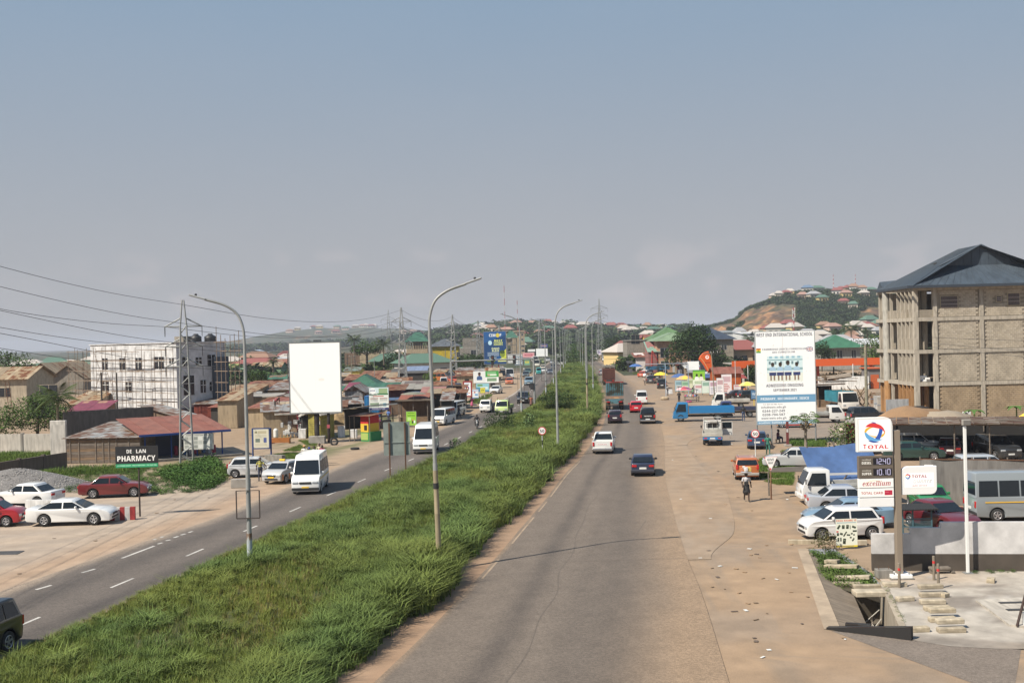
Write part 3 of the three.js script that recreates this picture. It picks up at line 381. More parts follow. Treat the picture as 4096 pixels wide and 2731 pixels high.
const ty=new THREE.LatheGeometry([[r*0.6,-0.1],[r*0.9,-0.105],[r,-0.07],[r,0.07],[r*0.9,0.105],[r*0.6,0.1]].map(p=>new THREE.Vector2(...p)),22);ty.rotateZ(Math.PI/2);o.tyre=prep(ty);
const rm=[rod([-0.06,0,0],[0.06,0,0],r*0.62,r*0.62,18)],sp=[];for(let i=0;i<5;i++){const a=i*Math.PI*2/5;for(const e of[1])sp.push(box(0.03,r*0.6,r*0.17,e*0.08,Math.cos(a)*r*0.3,Math.sin(a)*r*0.3,a));}for(const e of[1]){const t=new THREE.TorusGeometry(r*0.6,0.02,5,20).rotateY(Math.PI/2).translate(e*0.09,0,0);sp.push(t);}
o.hub=prep(mg(rm));o.rim=prep(mg(sp));o.wp=[[W/2 - 0.11,r,-sf],[-W/2 + 0.11,r,-sf],[W/2 - 0.11,r,-sr],[-W/2 + 0.11,r,-sr]];
o.rail=prep(mg([-1,1].map(s=>rod([s*hwy(H)*0.86,H + 0.05,-cf1 + 0.3],[s*hwy(H)*0.86,H + 0.05,-cr1 - 0.3],0.022,0.022,5))));
carGeo.set(k,o);return o;
}
const hubM=mat([0.05,0.05,0.055],0.6),rimM=mat([0.5,0.5,0.52],0.35,{metalness:0.7}),lampM=mat([0.34,0.36,0.38],0.12,{clearcoat:1}),redM=mat([0.42,0.012,0.015],0.2,{clearcoat:1}),plateW=mat([0.62,0.62,0.6],0.6),plateY=mat([0.72,0.46,0.03],0.6),ambM=mat([0.6,0.2,0.02],0.25,{clearcoat:1});
// heading: 0 away from the camera, 90 to the right, 180 towards it
function car(kind,x,z,heading,color,label,o={}){
const g=carParts(kind),q=CAR[kind],bm=paint(color),t=thing(o.name??({bus:'minibus',van:'van',kei:'small_van',pickup:'pickup_truck',suv:'sport_utility_car',jeep:'off_road_car'}[kind]??'car'),label,({bus:'minibus',van:'van',kei:'van',pickup:'pickup'})[kind]??'car',x,o.y??0.02,z,-deg(heading),o.group);
const near=o.lod!==1;
const body=shared(t,'body',g.body,bm);shared(t,'roof',g.cabin,o.roof?paint(o.roof):bm);shared(t,'underbody',g.under,blackP);
if(q.bed)shared(t,'cargo_bed',g.bed,bm);
for(const w of g.win)shared(t,'side_window',w,glassDark);
shared(t,'windshield',g.windshield,glassDark);shared(t,'rear_window',g.rear,glassDark);
for(const h of g.head)shared(t,'headlight',h,lampM);for(const h of g.tail)shared(t,'taillight',h,redM);
g.wp.forEach(p=>{const w=shared(t,'wheel',g.tyre,rubber);w.position.set(...p);if(p[0]<0)w.rotation.y=Math.PI;shared(w,'hub',g.hub,o.hub??hubM);if(near)shared(w,'rim',g.rim,o.rim??rimM);});
shared(t,'grille',g.grille,o.grille??blackP);
if(near){shared(t,'air_intake',g.intake,blackP);for(const m of g.mirror)shared(t,'wing_mirror',m,o.mirror??bm);shared(t,'number_plate',g.plateF,o.taxi?plateY:plateW);}
shared(t,'number_plate',g.plateR,o.taxi?plateY:plateW);
if(o.bumper){shared(t,'bumper',g.bumperR,o.bumper);shared(t,'bumper',g.bumperF,o.bumper);}
if(o.strip)for(const s of g.strip)shared(t,'side_stripe',s,mat(o.strip,0.5));
if(o.rail)shared(t,'roof_rail',g.rail,chrome);
if(o.sign){part(t,'taxi_sign',rbox(0.45,0.14,0.16,0.03,0,q.H + 0.08,-0.1),plateY);}
if(o.fender){const F=q.L/2,sf=F - q.fo,sr=-F + q.ro,y0=0.28,y1=q.hood - 0.12;for(const e of[-1,1])for(const[a,b]of[[F - 0.16,sf + q.r + 0.08],[sf - q.r - 0.08,sf - q.r - 0.35],[sr + q.r + 0.35,sr + q.r + 0.08],[sr - q.r - 0.08,-F + 0.14]])if(a>b)part(t,'fender',box(0.014,y1 - y0,a - b,e*(q.W/2 +(a>F - 0.3||b<-F + 0.3?-0.02:0.004)),(y0 + y1)/2,-(a + b)/2),paint(o.fender));}
if(o.text)panel(t,'lettering',o.text[1],o.text[2],0,o.text[3],q.L/2 + 0.004 +(o.text[5]??0),printed('tx' + o.text[0],256,48,(c,w,h)=>{fillR(c,o.text[6]??'#e8e8e8',0,0,w,h);txt(c,o.text[0],w/2,h/2 + 2,40,o.text[4],{w:w*0.96,stretch:1});}));
return t;
}
// cab-over light truck with a drop-side bed
function truck(x,z,heading,cabC,bedC,label,o={}){
const t=thing('light_truck',label,'truck',x,0.02,z,-deg(heading),o.group),L=o.L??5.2,W=o.W??1.75,H=o.H??2.0,F=L/2,cl=o.cabL??1.65,r=o.r??0.34,cm=paint(cabC),bmM=o.bedM??mat(bedC,0.6,{t:'conc'});
const cab=extr([[F - cl,0.45],[F - cl,H - 0.06],[F - cl + 0.08,H],[F - 0.62,H],[F - 0.5,H - 0.06],[F - 0.06,1.08],[F,0.9],[F,0.4],[F - 0.1,0.34],[F - cl + 0.2,0.36]],W,0.05);{const p=cab.attributes.position;for(let i=0;i<p.count;i++)p.setZ(i,p.getZ(i)*lerp(1,0.9,clamp((p.getY(i)- 1.1)/(H - 1.1))));cab.computeVertexNormals();}
part(t,'cab',toCreasedNormals(toForward(cab),0.6),cm);
const hw=y=>W/2*lerp(1,0.9,clamp((y - 1.1)/(H - 1.1)))+ 0.01,sF=y=>lerp(F - 0.06,F - 0.5,(y - 1.08)/(H - 1.14));
for(const e of[-1,1]){const w=[[e*hw(1.15),1.15,-(F - 0.3)],[e*hw(1.15),1.15,-(F - cl + 0.25)],[e*hw(H - 0.2),H - 0.2,-(F - cl + 0.25)],[e*hw(H - 0.2),H - 0.2,-(sF(H - 0.2)- 0.18)]];part(t,'side_window',polyG(e>0?w:w.reverse()),glassDark);}
part(t,'windshield',polyG([[-hw(1.16)+ 0.1,1.16,-sF(1.16)- 0.015],[hw(1.16)- 0.1,1.16,-sF(1.16)- 0.015],[hw(H - 0.14)- 0.12,H - 0.14,-sF(H - 0.14)- 0.015],[-hw(H - 0.14)+ 0.12,H - 0.14,-sF(H - 0.14)- 0.015]].reverse()),glassDark);
part(t,'rear_window',box(W*0.62,0.42,0.02,0,H - 0.45,-(F - cl)+ 0.012),glassDark);
for(const e of[-1,1]){part(t,'headlight',rbox(0.34,0.17,0.06,0.03,e*(W/2 - 0.28),0.78,-F - 0.005),lampM);part(t,'wing_mirror',[rbox(0.14,0.28,0.05,0.02,e*(W/2 + 0.16),1.38,-F + 0.2),rod([e*(W/2 - 0.05),1.5,-F + 0.3],[e*(W/2 + 0.16),1.5,-F + 0.2],0.012)],blackP);}
part(t,'bumper',rbox(W*0.98,0.26,0.12,0.04,0,0.48,-F - 0.01),o.bumper??cm);part(t,'number_plate',rbox(0.46,0.12,0.02,0.01,0,0.5,-F - 0.08),plateW);
const b0=-(F - cl)+ 0.1,b1=F,bl=b1 - b0,by=o.bedY??0.85,sh=o.side??0.38,c=(b0 + b1)/2;
part(t,'chassis',[box(W*0.5,0.2,L - 0.7,0,0.62,0.2),box(0.1,0.3,0.3,W*0.3,0.6,c)],blackP);
part(t,'bed_floor',box(W + 0.02,0.1,bl,0,by - 0.05,c),o.floor??woodG);
for(const e of[-1,1])part(t,'side_board',[rbox(0.05,sh,bl,0.015,e*W/2,by + sh/2,c),box(0.02,0.03,bl - 0.1,e*(W/2 + 0.03),by + sh*0.33,c),box(0.02,0.03,bl - 0.1,e*(W/2 + 0.03),by + sh*0.66,c)],bmM);
const tg=part(t,'tailgate',rbox(W - 0.04,sh,0.05,0.015,0,by + sh/2,b1 - 0.02),bmM);
part(t,'headboard',box(W - 0.04,sh + 0.1,0.05,0,by + sh/2 + 0.05,b0 + 0.03),bmM);
for(const e of[-1,1])part(t,'taillight',rbox(0.3,0.12,0.06,0.02,e*(W/2 - 0.25),by - 0.17,b1 - 0.01),redM);
part(t,'number_plate',rbox(0.46,0.12,0.02,0.01,0,by - 0.18,b1 + 0.01),plateW);
if(o.rack)part(t,'rack',[[-1,1].map(e=>[rod([e*W*0.46,by,b0],[e*W*0.46,H + 0.3,b0],0.025),rod([e*W*0.46,by,b0 - 0.02],[e*W*0.46,by + 0.5,b0 + 0.5],0.02)]).flat(),rod([-W*0.46,H + 0.3,b0],[W*0.46,H + 0.3,b0],0.025),rod([-W*0.46,H,b0],[W*0.46,H,b0],0.02),...[-0.25,0,0.25].map(k=>rod([k*W,by + sh,b0],[k*W,H,b0],0.016))].flat(),o.rack===1?blackP:cm);
const ty=new THREE.LatheGeometry([[r*0.58,-0.11],[r*0.9,-0.115],[r,-0.08],[r,0.08],[r*0.9,0.115],[r*0.58,0.11]].map(p=>new THREE.Vector2(...p)),20).rotateZ(Math.PI/2),tg2=prep(ty),hb=prep(mg([rod([-0.06,0,0],[0.06,0,0],r*0.6,r*0.6,16),new THREE.TorusGeometry(r*0.4,0.03,5,16).rotateY(Math.PI/2).translate(0.07,0,0),rod([-0.11,0,0],[0.11,0,0],r*0.16,r*0.16,10)]));
for(const s of[-(F - 0.85),F -(o.rear??1.2)])for(const e of[-1,1]){const w=shared(t,'wheel',tg2,rubber);w.position.set(e*(W/2 - 0.12),r,s);if(e<0)w.rotation.y=Math.PI;shared(w,'rim',hb,steel);}
return t;
}

// =====================================================================  VEHICLES
const GA='cars in the left lot',GR='vehicles on the right carriageway',GLc='vehicles on the left carriageway',GP='vehicles parked on the right';
const hdR=z=>{const a=(aspR(z - 4)- aspR(z + 4))/8;return Math.atan(a)*180/Math.PI;},hdL=z=>180 + Math.atan((dashL(z - 4)- dashL(z + 4))/8)*180/Math.PI;
const WH=[0.74,0.74,0.73],SIL=[0.4,0.41,0.42],GREY=[0.16,0.165,0.17],BLK=[0.012,0.012,0.014],NAVY=[0.02,0.028,0.06],MAR=[0.13,0.012,0.016],RED=[0.45,0.012,0.025];
// left lot
car('long',-25.87,-65.96,88,WH,'white saloon with black spoked wheels in the left lot beside the striped barrier',{rim:mat([0.55,0.55,0.56],0.3,{metalness:0.6}),group:GA});
car('sedan',-27.47,-77.59,82,[0.16,0.018,0.02],'dark red saloon parked by the bushes behind the pharmacy sign',{group:GA});
car('sedan',-32.15,-74.3,-80,WH,'white saloon with grey hood parked in front of the gravel heap',{group:GA,hub:hubM,rim:blackP});
car('hatch',-30.69,-65.97,86,[0.36,0.008,0.018],'bright red hatchback cut by the left picture edge',{group:GA});
car('hatch',-20.18,-87.34,84,[0.55,0.56,0.57],'silver small hatchback standing across behind the woman in stripes',{group:GA});
car('hatch',-17.17,-83.72,196,[0.42,0.42,0.42],'silver taxi hatchback with orange fenders beside the white minibus',{group:GLc,taxi:1,sign:1,fender:[0.5,0.16,0.04]});
// left carriageway
car('bus',-14.18,-78.36,178,WH,'white minibus with yellow side stripe nearest on the left carriageway',{taxi:1,strip:[0.75,0.45,0.05],bumper:blackP,group:GLc});
car('bus',-8.06,-103.4,182,WH,'white minibus behind the lamp post and the back of the green sign',{taxi:1,bumper:blackP,group:GLc});
car('van',-8.45,-136.12,195,WH,'white van with blue bonnet stripes and an open front door',{taxi:1,group:GLc,name:'van'});
car('van',-7.79,-151.2,195,[0.68,0.67,0.63],'cream white van parked behind the van with the open door',{group:GLc});
car('suv',-18.32,-36.93,190,BLK,'black sport utility car cut by the left picture edge on the road',{group:GLc,name:'sport_utility_car'});
truck(-3.63,-156.78,189,[0.66,0.66,0.63],[0.4,0.4,0.38],'small white truck with ladder rack in the outer left lane',{L:4,W:1.5,H:1.75,group:GLc,rack:1});
truck(-1.24,-151.81,189,[0.48,0.6,0.24],[0.44,0.55,0.22],'lime green truck with roof rack in the inner left lane',{L:4.9,W:1.75,H:1.95,group:GLc,rack:1,bumper:blackP});
car('suv',1.56,-176.22,hdL(-175),BLK,'black car passing the traffic light post on the left carriageway',{group:GLc});
car('suv',3.41,-242.27,hdL(-230),[0.16,0.25,0.32],'blue grey sport utility car in the far left lane',{group:GLc,rail:1});
car('sedan',-3.15,-209.52,190,[0.62,0.62,0.6],'white taxi parked on the left dirt shoulder under the green billboard',{group:GLc,taxi:1});
car('sedan',-0.78,-250.02,182,[0.5,0.13,0.04],'orange red taxi on the left shoulder behind the white taxi',{group:GLc,taxi:1,lod:1});
car('wagon',3.38,-291.68,hdL(-270),[0.06,0.075,0.08],'dark grey car ahead of the blue grey one far down the left lane',{group:GLc,lod:1});
car('sedan',4.36,-319.48,hdL(-290),[0.03,0.09,0.07],'dark green car far down the left carriageway',{group:GLc,lod:1});
car('kei',7.24,-312.88,hdL(-290),[0.02,0.33,0.33],'turquoise minivan far down the left carriageway',{group:GLc,lod:1,taxi:1});
car('sedan',9.04,-324.96,hdL(-310),[0.55,0.55,0.54],'silver car beside the turquoise minivan',{group:GLc,lod:1});
car('sedan',10.41,-310.47,hdL(-295),[0.10,0.11,0.13],'dark blue car close to the far median lamp posts',{group:GLc,lod:1});
car('suv',12.78,-352.41,hdL(-330),[0.05,0.055,0.06],'black car behind the dark blue one at the far median',{group:GLc,lod:1});
car('sedan',9.51,-355.26,hdL(-340),[0.55,0.48,0.36],'beige car behind the turquoise minivan',{group:GLc,lod:1});
truck(8.47,-393.33,hdL(-360),[0.6,0.58,0.5],[0.4,0.4,0.36],'cream lorry far back on the left shoulder',{L:6,W:2.1,H:2.5,group:GLc});
car('pickup',11.57,-444.47,hdL(-380),[0.42,0.5,0.2],'pale green pickup behind the cream lorry',{group:GLc,lod:1});
truck(18.86,-459.22,hdL(-430),[0.7,0.7,0.7],[0.5,0.05,0.04],'white and red lorry far away on the left carriageway',{L:7,W:2.3,H:3,group:GLc});
car('suv',14.55,-464.18,hdL(-430),[0.5,0.5,0.48],'pale sport utility car far away on the left carriageway',{group:GLc,lod:1});
car('sedan',15.19,-427.79,hdL(-400),[0.3,0.31,0.34],'grey car far away beside the white and red lorry',{group:GLc,lod:1});
truck(17.28,-406.05,hdL(-400),[0.75,0.75,0.74],[0.6,0.25,0.05],'white lorry with an orange load far down the left carriageway',{L:7,W:2.3,H:3.2,group:GLc});
// right carriageway
car('pickup',7.87,-99.53,hdR(-97),[0.66,0.66,0.64],'white pickup with covered bed and red lettering on the tailgate',{group:GR,text:['NISSAN',0.85,0.14,0.86,'#a02028',-0.022],bumper:chrome});
car('sedan',9.43,-83.23,hdR(-82),NAVY,'dark blue saloon nearest on the right carriageway',{group:GR,bumper:mat([0.03,0.034,0.05],0.5),mirror:blackP});
car('hatch',11.84,-132.31,hdR(-129),[0.03,0.018,0.03],'black hatchback behind the flatbed lorry',{group:GR});
car('pickup',15.49,-131.11,hdR(-129),[0.01,0.01,0.011],'black pickup with white lettering on its tailgate',{group:GR,text:['TOYOTA',0.92,0.19,0.92,'#f2f2f2',-0.022,'#101012'],bumper:chrome});
car('hatch',16.17,-149.41,hdR(-147),RED,'bright red hatchback in front of the white van',{group:GR});
car('van',18.91,-166.94,hdR(-163),WH,'white van ahead of the red hatchback',{group:GR});
car('hatch',23.06,-292.74,hdR(-290),[0.3,0.3,0.32],'grey hatchback overtaking the container lorry',{group:GR,lod:1});
car('suv',35.06,-475.2,hdR(-460),[0.62,0.62,0.6],'white sport utility car far ahead on the right carriageway',{group:GR,lod:1});
// flatbed lorry with a rusty blue headboard, seen from behind
{const z0=-157.5,t=thing('flatbed_lorry','rusty blue flatbed lorry with corrugated headboard in the inner right lane','lorry',14.1,0.02,z0,-deg(hdR(-160)),GR),blue=mat([0.10,0.24,0.29],0.7,{t:'rust'}),bedm=mat([0.26,0.155,0.1],0.9,{t:'wood'});
part(t,'bed',box(2.5,0.22,7.6,0,1.45,0),bedm);part(t,'rear_bar',[box(2.5,0.28,0.12,0,1.4,3.84),box(1.0,0.42,0.1,0,1.12,3.86)],blue);
for(let i=0;i<9;i++)part(t,'headboard_rib',box(0.17,1.9,0.1,-1.12 + i*0.28,2.5,-3.6),blue);
part(t,'headboard',box(2.5,1.9,0.06,0,2.5,-3.72),mat([0.24,0.24,0.2],0.8,{t:'rust'}));part(t,'headboard_rail',box(2.56,0.18,0.2,0,3.5,-3.66),mat([0.4,0.06,0.05],0.7,{t:'rust'}));
part(t,'cab',rbox(2.35,2.5,1.9,0.15,0,1.9,-4.95),blue);part(t,'chassis',box(1.0,0.35,9,0,1.05,-1),blackP);part(t,'crossbar',[box(2.3,0.1,0.12,0,0.75,3.7),box(0.1,0.5,0.1,-0.9,1,3.7),box(0.1,0.5,0.1,0.9,1,3.7)],rustM);
for(const e of[-1,1])part(t,'taillight',box(0.42,0.16,0.08,e*0.85,1.16,3.86),redM);
part(t,'timber',[box(1.1,0.1,0.12,-0.1,1.62,1.9,0,0.3),box(0.8,0.09,0.12,0.3,1.6,2.2,0,-0.5)],mat([0.42,0.25,0.1],0.9));
const w=prep(rod([-0.14,0,0],[0.14,0,0],0.5,0.5,20));for(const s of[2.6,1.4,-4.6])for(const e of[-1,1])for(const k of s>0?[0.72,1.08]:[1]){const q=shared(t,'wheel',w,rubber);q.position.set(e*k,0.5,s);}}
{const t=thing('container_lorry','brown container lorry loaded with rolls ahead of the flatbed lorry','lorry',20.0,0.02,-236.5,-deg(hdR(-236)),GR),br=mat([0.17,0.06,0.04],0.75,{t:'conc'});
part(t,'cargo_box',[box(2.5,2.3,9,0,2.25,0)],br);for(let i=0;i<8;i++)for(const e of[-1,1])part(t,'door_rib',box(1.02,0.09,0.08,e*0.57,1.35 + i*0.26,4.53),br);part(t,'door_post',[box(0.12,2.3,0.1,0,2.25,4.54),box(0.14,2.35,0.1,1.2,2.25,4.54),box(0.14,2.35,0.1,-1.2,2.25,4.54)],br);
part(t,'rear_bar',box(2.4,0.3,0.12,0,0.9,4.4),rustM);part(t,'number_plate',box(0.5,0.14,0.03,0,0.95,4.48),plateY);for(const e of[-1,1])part(t,'taillight',box(0.4,0.16,0.06,e*0.85,0.95,4.47),redM);
for(let i=0;i<4;i++)part(t,'cargo_roll',rod([-0.9 + i*0.6,3.75 + 0.1*(i % 2),3.6],[-0.9 + i*0.6,3.75,-3.5],0.3,0.3,12),mat([0.3,0.27,0.22],0.95,{t:'wood'}));
part(t,'rail',[box(2.6,0.1,0.1,0,3.95,4.3),box(0.08,0.7,0.08,1.2,3.65,4.3),box(0.08,0.7,0.08,-1.2,3.65,4.3)],steel);part(t,'cab',rbox(2.3,2.6,2,0.15,0,1.8,-6),br);part(t,'chassis',box(1,0.3,12,0,0.95,-1),blackP);
const w=prep(rod([-0.25,0,0],[0.25,0,0],0.5,0.5,18));for(const s of[3.4,2.2,-5.6])for(const e of[-1,1])shared(t,'wheel',w,rubber).position.set(e*0.95,0.5,s);}
{const t=thing('container_lorry','white and orange lorry far ahead on the right carriageway','lorry',33.2,0.02,-545,0,GR);part(t,'cargo_box',rbox(2.5,2.6,7,0.05,0,2.4,0),mat([0.5,0.13,0.06],0.7));part(t,'rear_frame',box(2.3,0.5,0.3,0,0.9,3.4),blackP);const w=prep(rod([-0.9,0.5,2.4],[0.9,0.5,2.4],0.5,0.5,12));shared(t,'axle_wheels',w,rubber);}
// right apron
truck(22.08,-131.68,-84,[0.015,0.16,0.36],[0.015,0.19,0.42],'bright blue dropside truck standing across the apron',{L:7,W:2.0,H:2.2,side:0.74,bedY:0.95,cabL:1.7,r:0.42,rear:1.9,group:GP,bedM:mat([0.015,0.17,0.4],0.4,{clearcoat:0.4})});
{const t=truck(18.3,-104.34,10,[0.62,0.61,0.58],[0.6,0.58,0.52],'white and blue truck seen from behind with its right door open',{L:4.7,W:1.75,H:2.05,group:GP,rack:2,side:0.32});
part(t,'lower_skirt',[box(1.7,0.24,0.06,0,0.68,2.33),box(0.05,0.2,3,0.86,0.7,0.8),box(0.05,0.2,3,-0.86,0.7,0.8)],mat([0.02,0.18,0.42],0.5));part(t,'mud_flap',[box(0.45,0.5,0.02,0.55,0.45,2.05),box(0.45,0.5,0.02,-0.55,0.45,2.05)],blackP);
panel(t,'lettering',1.2,0.14,0,1.02,2.352,printed('kia',256,40,(c,w,h)=>{fillR(c,'#e3b04a',0,0,w,h);txt(c,'KIA MOTORS',w/2,21,34,'#8a2a20',{w:240,stretch:1});}));
const d=part(t,'open_door',[box(0.95,0.6,0.05,1.36,0.92,-1.55,0,0.12),box(0.95,0.05,0.04,1.36,1.86,-1.55,0,0.12),box(0.05,0.66,0.04,0.9,1.55,-1.5),box(0.05,0.66,0.04,1.82,1.55,-1.62)],mat([0.6,0.6,0.58],0.5));part(d,'door_glass',box(0.85,0.6,0.012,1.36,1.54,-1.55,0,0.12),glassDark);part(t,'load_sack',rbox(0.8,0.3,0.5,0.12,0.1,1.95,-0.7),mat([0.5,0.48,0.45],0.9,{t:'conc'}));}
truck(29.36,-152.73,-83,[0.68,0.68,0.66],[0.6,0.58,0.54],'white box truck parked behind the blue dropside truck',{L:5,W:1.75,H:2.1,group:GP});
truck(27.05,-136.18,-84,[0.03,0.04,0.12],[0.05,0.06,0.12],'dark blue and white truck cab behind the blue dropside truck',{L:5,W:1.75,H:1.95,group:GP});
car('sedan',21.5,-100.18,12,[0.03,0.055,0.11],'dark blue saloon parked under the school billboard',{group:GP});
car('hatch',16.25,-79.64,8,[0.42,0.13,0.045],'orange taxi hatchback parked at the apron edge with a rear poster',{group:GP,taxi:1,bumper:mat([0.3,0.28,0.26],0.5),rail:1});
car('sedan',20.93,-84.8,-76,[0.42,0.43,0.44],'silver saloon parked on the grass behind the give way sign',{group:GP});
car('hatch',15.89,-55.55,-94,[0.7,0.69,0.68],'white hatchback in front of the key poster nearest on the right',{group:GP});
car('sedan',17.23,-58.68,-86,[0.16,0.25,0.34],'light blue saloon hidden behind the white hatchback',{group:GP});
car('sedan',18.67,-63.52,97,[0.36,0.38,0.42],'silver blue saloon between the white truck and the white hatchback',{group:GP});
truck(19.55,-66.75,-88,[0.68,0.68,0.67],[0.55,0.55,0.53],'white cab truck under the blue tarpaulin awning',{L:5.6,W:1.75,H:2.05,group:GP});
car('hatch',22.95,-62.84,187,[0.02,0.2,0.06],'green small hatchback facing the camera by the grey fence',{group:GP});
car('sedan',21.44,-57.3,165,[0.12,0.015,0.022],'maroon saloon half hidden behind the white station wall',{group:GP});
{const t=car('bus',26.62,-59.67,92,[0.24,0.27,0.29],'grey minibus with yellow stripe cut by the right picture edge',{group:GP,strip:[0.7,0.42,0.05],bumper:blackP});}
// under the long shelter and behind it
car('suv',32.21,-90.82,-82 + 180,[0.6,0.59,0.57],'white sport utility car in the shade of the long shelter',{group:GP});
car('sedan',30.92,-87.75,98,[0.015,0.05,0.045],'dark green saloon before the long shelter',{group:GP});
car('sedan',34.56,-89.88,20,[0.05,0.015,0.02],'dark maroon saloon tail-out under the long shelter',{group:GP});
car('suv',37.26,-87.39,176,[0.025,0.027,0.03],'black sport utility car facing out under the long shelter',{group:GP});
car('wagon',32.08,-76.9,92,[0.35,0.38,0.42],'silver estate car whose roof shows over the grey fence',{group:GP});
car('suv',38.71,-123.54,84,[0.02,0.021,0.023],'black sport utility car beside the wooden pole in front of the tile stacks',{group:GP});
truck(34.08,-125.05,92,[0.66,0.66,0.64],[0.5,0.5,0.48],'white pickup truck beside the wood stall',{L:4.6,W:1.65,H:1.9,group:GP,side:0.3});
car('hatch',29.67,-120.11,96,[0.42,0.015,0.02],'red and yellow taxi half hidden by the school billboard',{group:GP,fender:[0.7,0.4,0.03]});
car('wagon',35.79,-169.5,78,[0.02,0.02,0.022],'black estate car with open tailgate behind the trucks',{group:GP});
car('sedan',34.46,-172.17,86,[0.03,0.02,0.022],'black saloon parked before the orange kiosk',{group:GP});
car('jeep',28.03,-213.2,6,[0.02,0.02,0.024],'dark off road car with spare wheel on its back',{group:GP});
car('suv',28.88,-236.11,12,[0.05,0.052,0.06],'dark grey car behind the off road car at the stalls',{group:GP,lod:1});
car('wagon',32.45,-251.94,14,[0.02,0.02,0.022],'black car beside the yellow parasol on the right',{group:GP,lod:1});
car('sedan',31.43,-271.92,25,[0.55,0.1,0.04],'orange red car far up the right apron',{group:GP,lod:1});
car('sedan',32.96,-279.75,30,[0.62,0.62,0.6],'white car behind the orange red car',{group:GP,lod:1});
car('suv',32.08,-346.51,10,[0.35,0.02,0.03],'red car parked far up the right roadside',{group:GP,lod:1});
car('suv',34.89,-355.55,6,[0.02,0.022,0.024],'black car parked beside the far red car',{group:GP,lod:1});
car('van',36.79,-452.7,185,[0.6,0.6,0.58],'white van far up the right roadside',{group:GP,lod:1});
car('sedan',36.18,-434.72,185,[0.5,0.5,0.52],'silver car far up the right roadside beside the dark one',{group:GP,lod:1});
car('suv',36.71,-425.35,185,[0.03,0.06,0.06],'dark green car far up the right roadside under the tree',{group:GP,lod:1});
// parked cars of the left market
const GM='cars parked in the left market';
for(const[k,x,z,h,c,l]of[['van',-18.19,-212.24,170,WH,'white van among the left market stalls'],['sedan',-16.67,-207.84,175,[0.6,0.42,0.12],'yellow and white taxi beside the white market van'],['sedan',-18.52,-206.93,165,[0.03,0.03,0.04],'dark car under the green market roof'],['van',-25.61,-281.62,95,WH,'long white van parked left of the market bush'],['van',-23.46,-293.76,95,[0.66,0.66,0.64],'white van parked just behind the market bush'],['van',-18.29,-310.92,92,[0.6,0.6,0.58],'white van parked broadside behind the orange van'],['van',-18.07,-278.42,100,[0.5,0.16,0.04],'orange van in the market car park'],['van',-15.05,-246.55,178,WH,'white van facing out in the market car park'],['suv',-15.15,-289.97,120,[0.04,0.045,0.06],'dark blue car beyond the market kiosk'],['sedan',-13.95,-266.54,150,[0.45,0.08,0.04],'red car in the market car park'],['sedan',-11.97,-268.31,160,[0.5,0.5,0.5],'silver car beyond the red container kiosk'],['suv',-10.65,-216.18,172,[0.03,0.035,0.07],'navy car beside the ochre kiosk'],['van',-2.71,-311.87,170,[0.55,0.57,0.58],'pale van among lorries beyond the green billboard']])car(k,x,z,h,c,l,{group:GM,lod:1});
truck(-10.89,-301.74,-95,[0.68,0.68,0.66],[0.55,0.54,0.5],'white truck cab left of the wide green billboard',{L:5,W:1.8,H:2.1,group:GM});
truck(-2.84,-275.04,178,[0.2,0.14,0.1],[0.22,0.15,0.1],'brown lorry with a wooden body beyond the green billboard',{L:6,W:2.2,H:2.6,side:1.2,group:GM});
truck(-1.05,-287.48,174,[0.66,0.66,0.66],[0.5,0.5,0.48],'white lorry cab beside the brown lorry',{L:6,W:2.1,H:2.5,group:GM});
truck(8.79,-443.12,176,[0.7,0.7,0.68],[0.66,0.66,0.65],'white lorry parked under the far white billboards',{L:6,W:2.2,H:2.8,side:1.5,group:GM});
truck(41.75,-143.75,175,[0.6,0.58,0.55],[0.03,0.25,0.33],'turquoise lorry body behind the wood stall',{L:6,W:2.2,H:2.4,side:1.3,bedY:1.1,group:GP});

// =====================================================================  BUILDING KIT
const IRON=[mat([0.36,0.36,0.35],0.55,{t:'rust',corr:1}),mat([0.30,0.27,0.24],0.7,{t:'rust',corr:1}),mat([0.42,0.41,0.39],0.5,{t:'rust',corr:1})];
const RUSTY=[mat([0.30,0.155,0.085],0.85,{t:'rust',corr:1}),mat([0.36,0.20,0.12],0.85,{t:'rust',corr:1}),mat([0.25,0.14,0.085],0.85,{t:'rust',corr:1})];
const TANR=[mat([0.42,0.31,0.19],0.85,{t:'rust',corr:1}),mat([0.47,0.36,0.235],0.85,{t:'conc',corr:1}),mat([0.38,0.29,0.19],0.85,{t:'conc',corr:1})];
const REDR=[mat([0.3,0.105,0.07],0.7,{t:'conc',corr:1}),mat([0.33,0.13,0.09],0.7,{t:'conc',corr:1})];
const GRNR=[mat([0.05,0.16,0.10],0.6,{t:'conc',corr:1}),mat([0.06,0.19,0.12],0.6,{t:'conc',corr:1})];
const BLUR=[mat([0.1,0.165,0.29],0.6,{t:'conc',corr:1})],GREYR=[mat([0.14,0.155,0.175],0.5,{t:'conc',corr:1})],PINKR=[mat([0.42,0.2,0.17],0.7,{t:'conc',corr:1})],LIMR=[mat([0.34,0.36,0.12],0.7,{t:'conc',corr:1})],NAVR=[mat([0.055,0.075,0.11],0.5,{t:'conc',corr:1})],PGRN=[mat([0.25,0.36,0.22],0.6,{t:'conc',corr:1})],MAUR=[mat([0.27,0.06,0.10],0.7,{t:'conc',corr:1})];
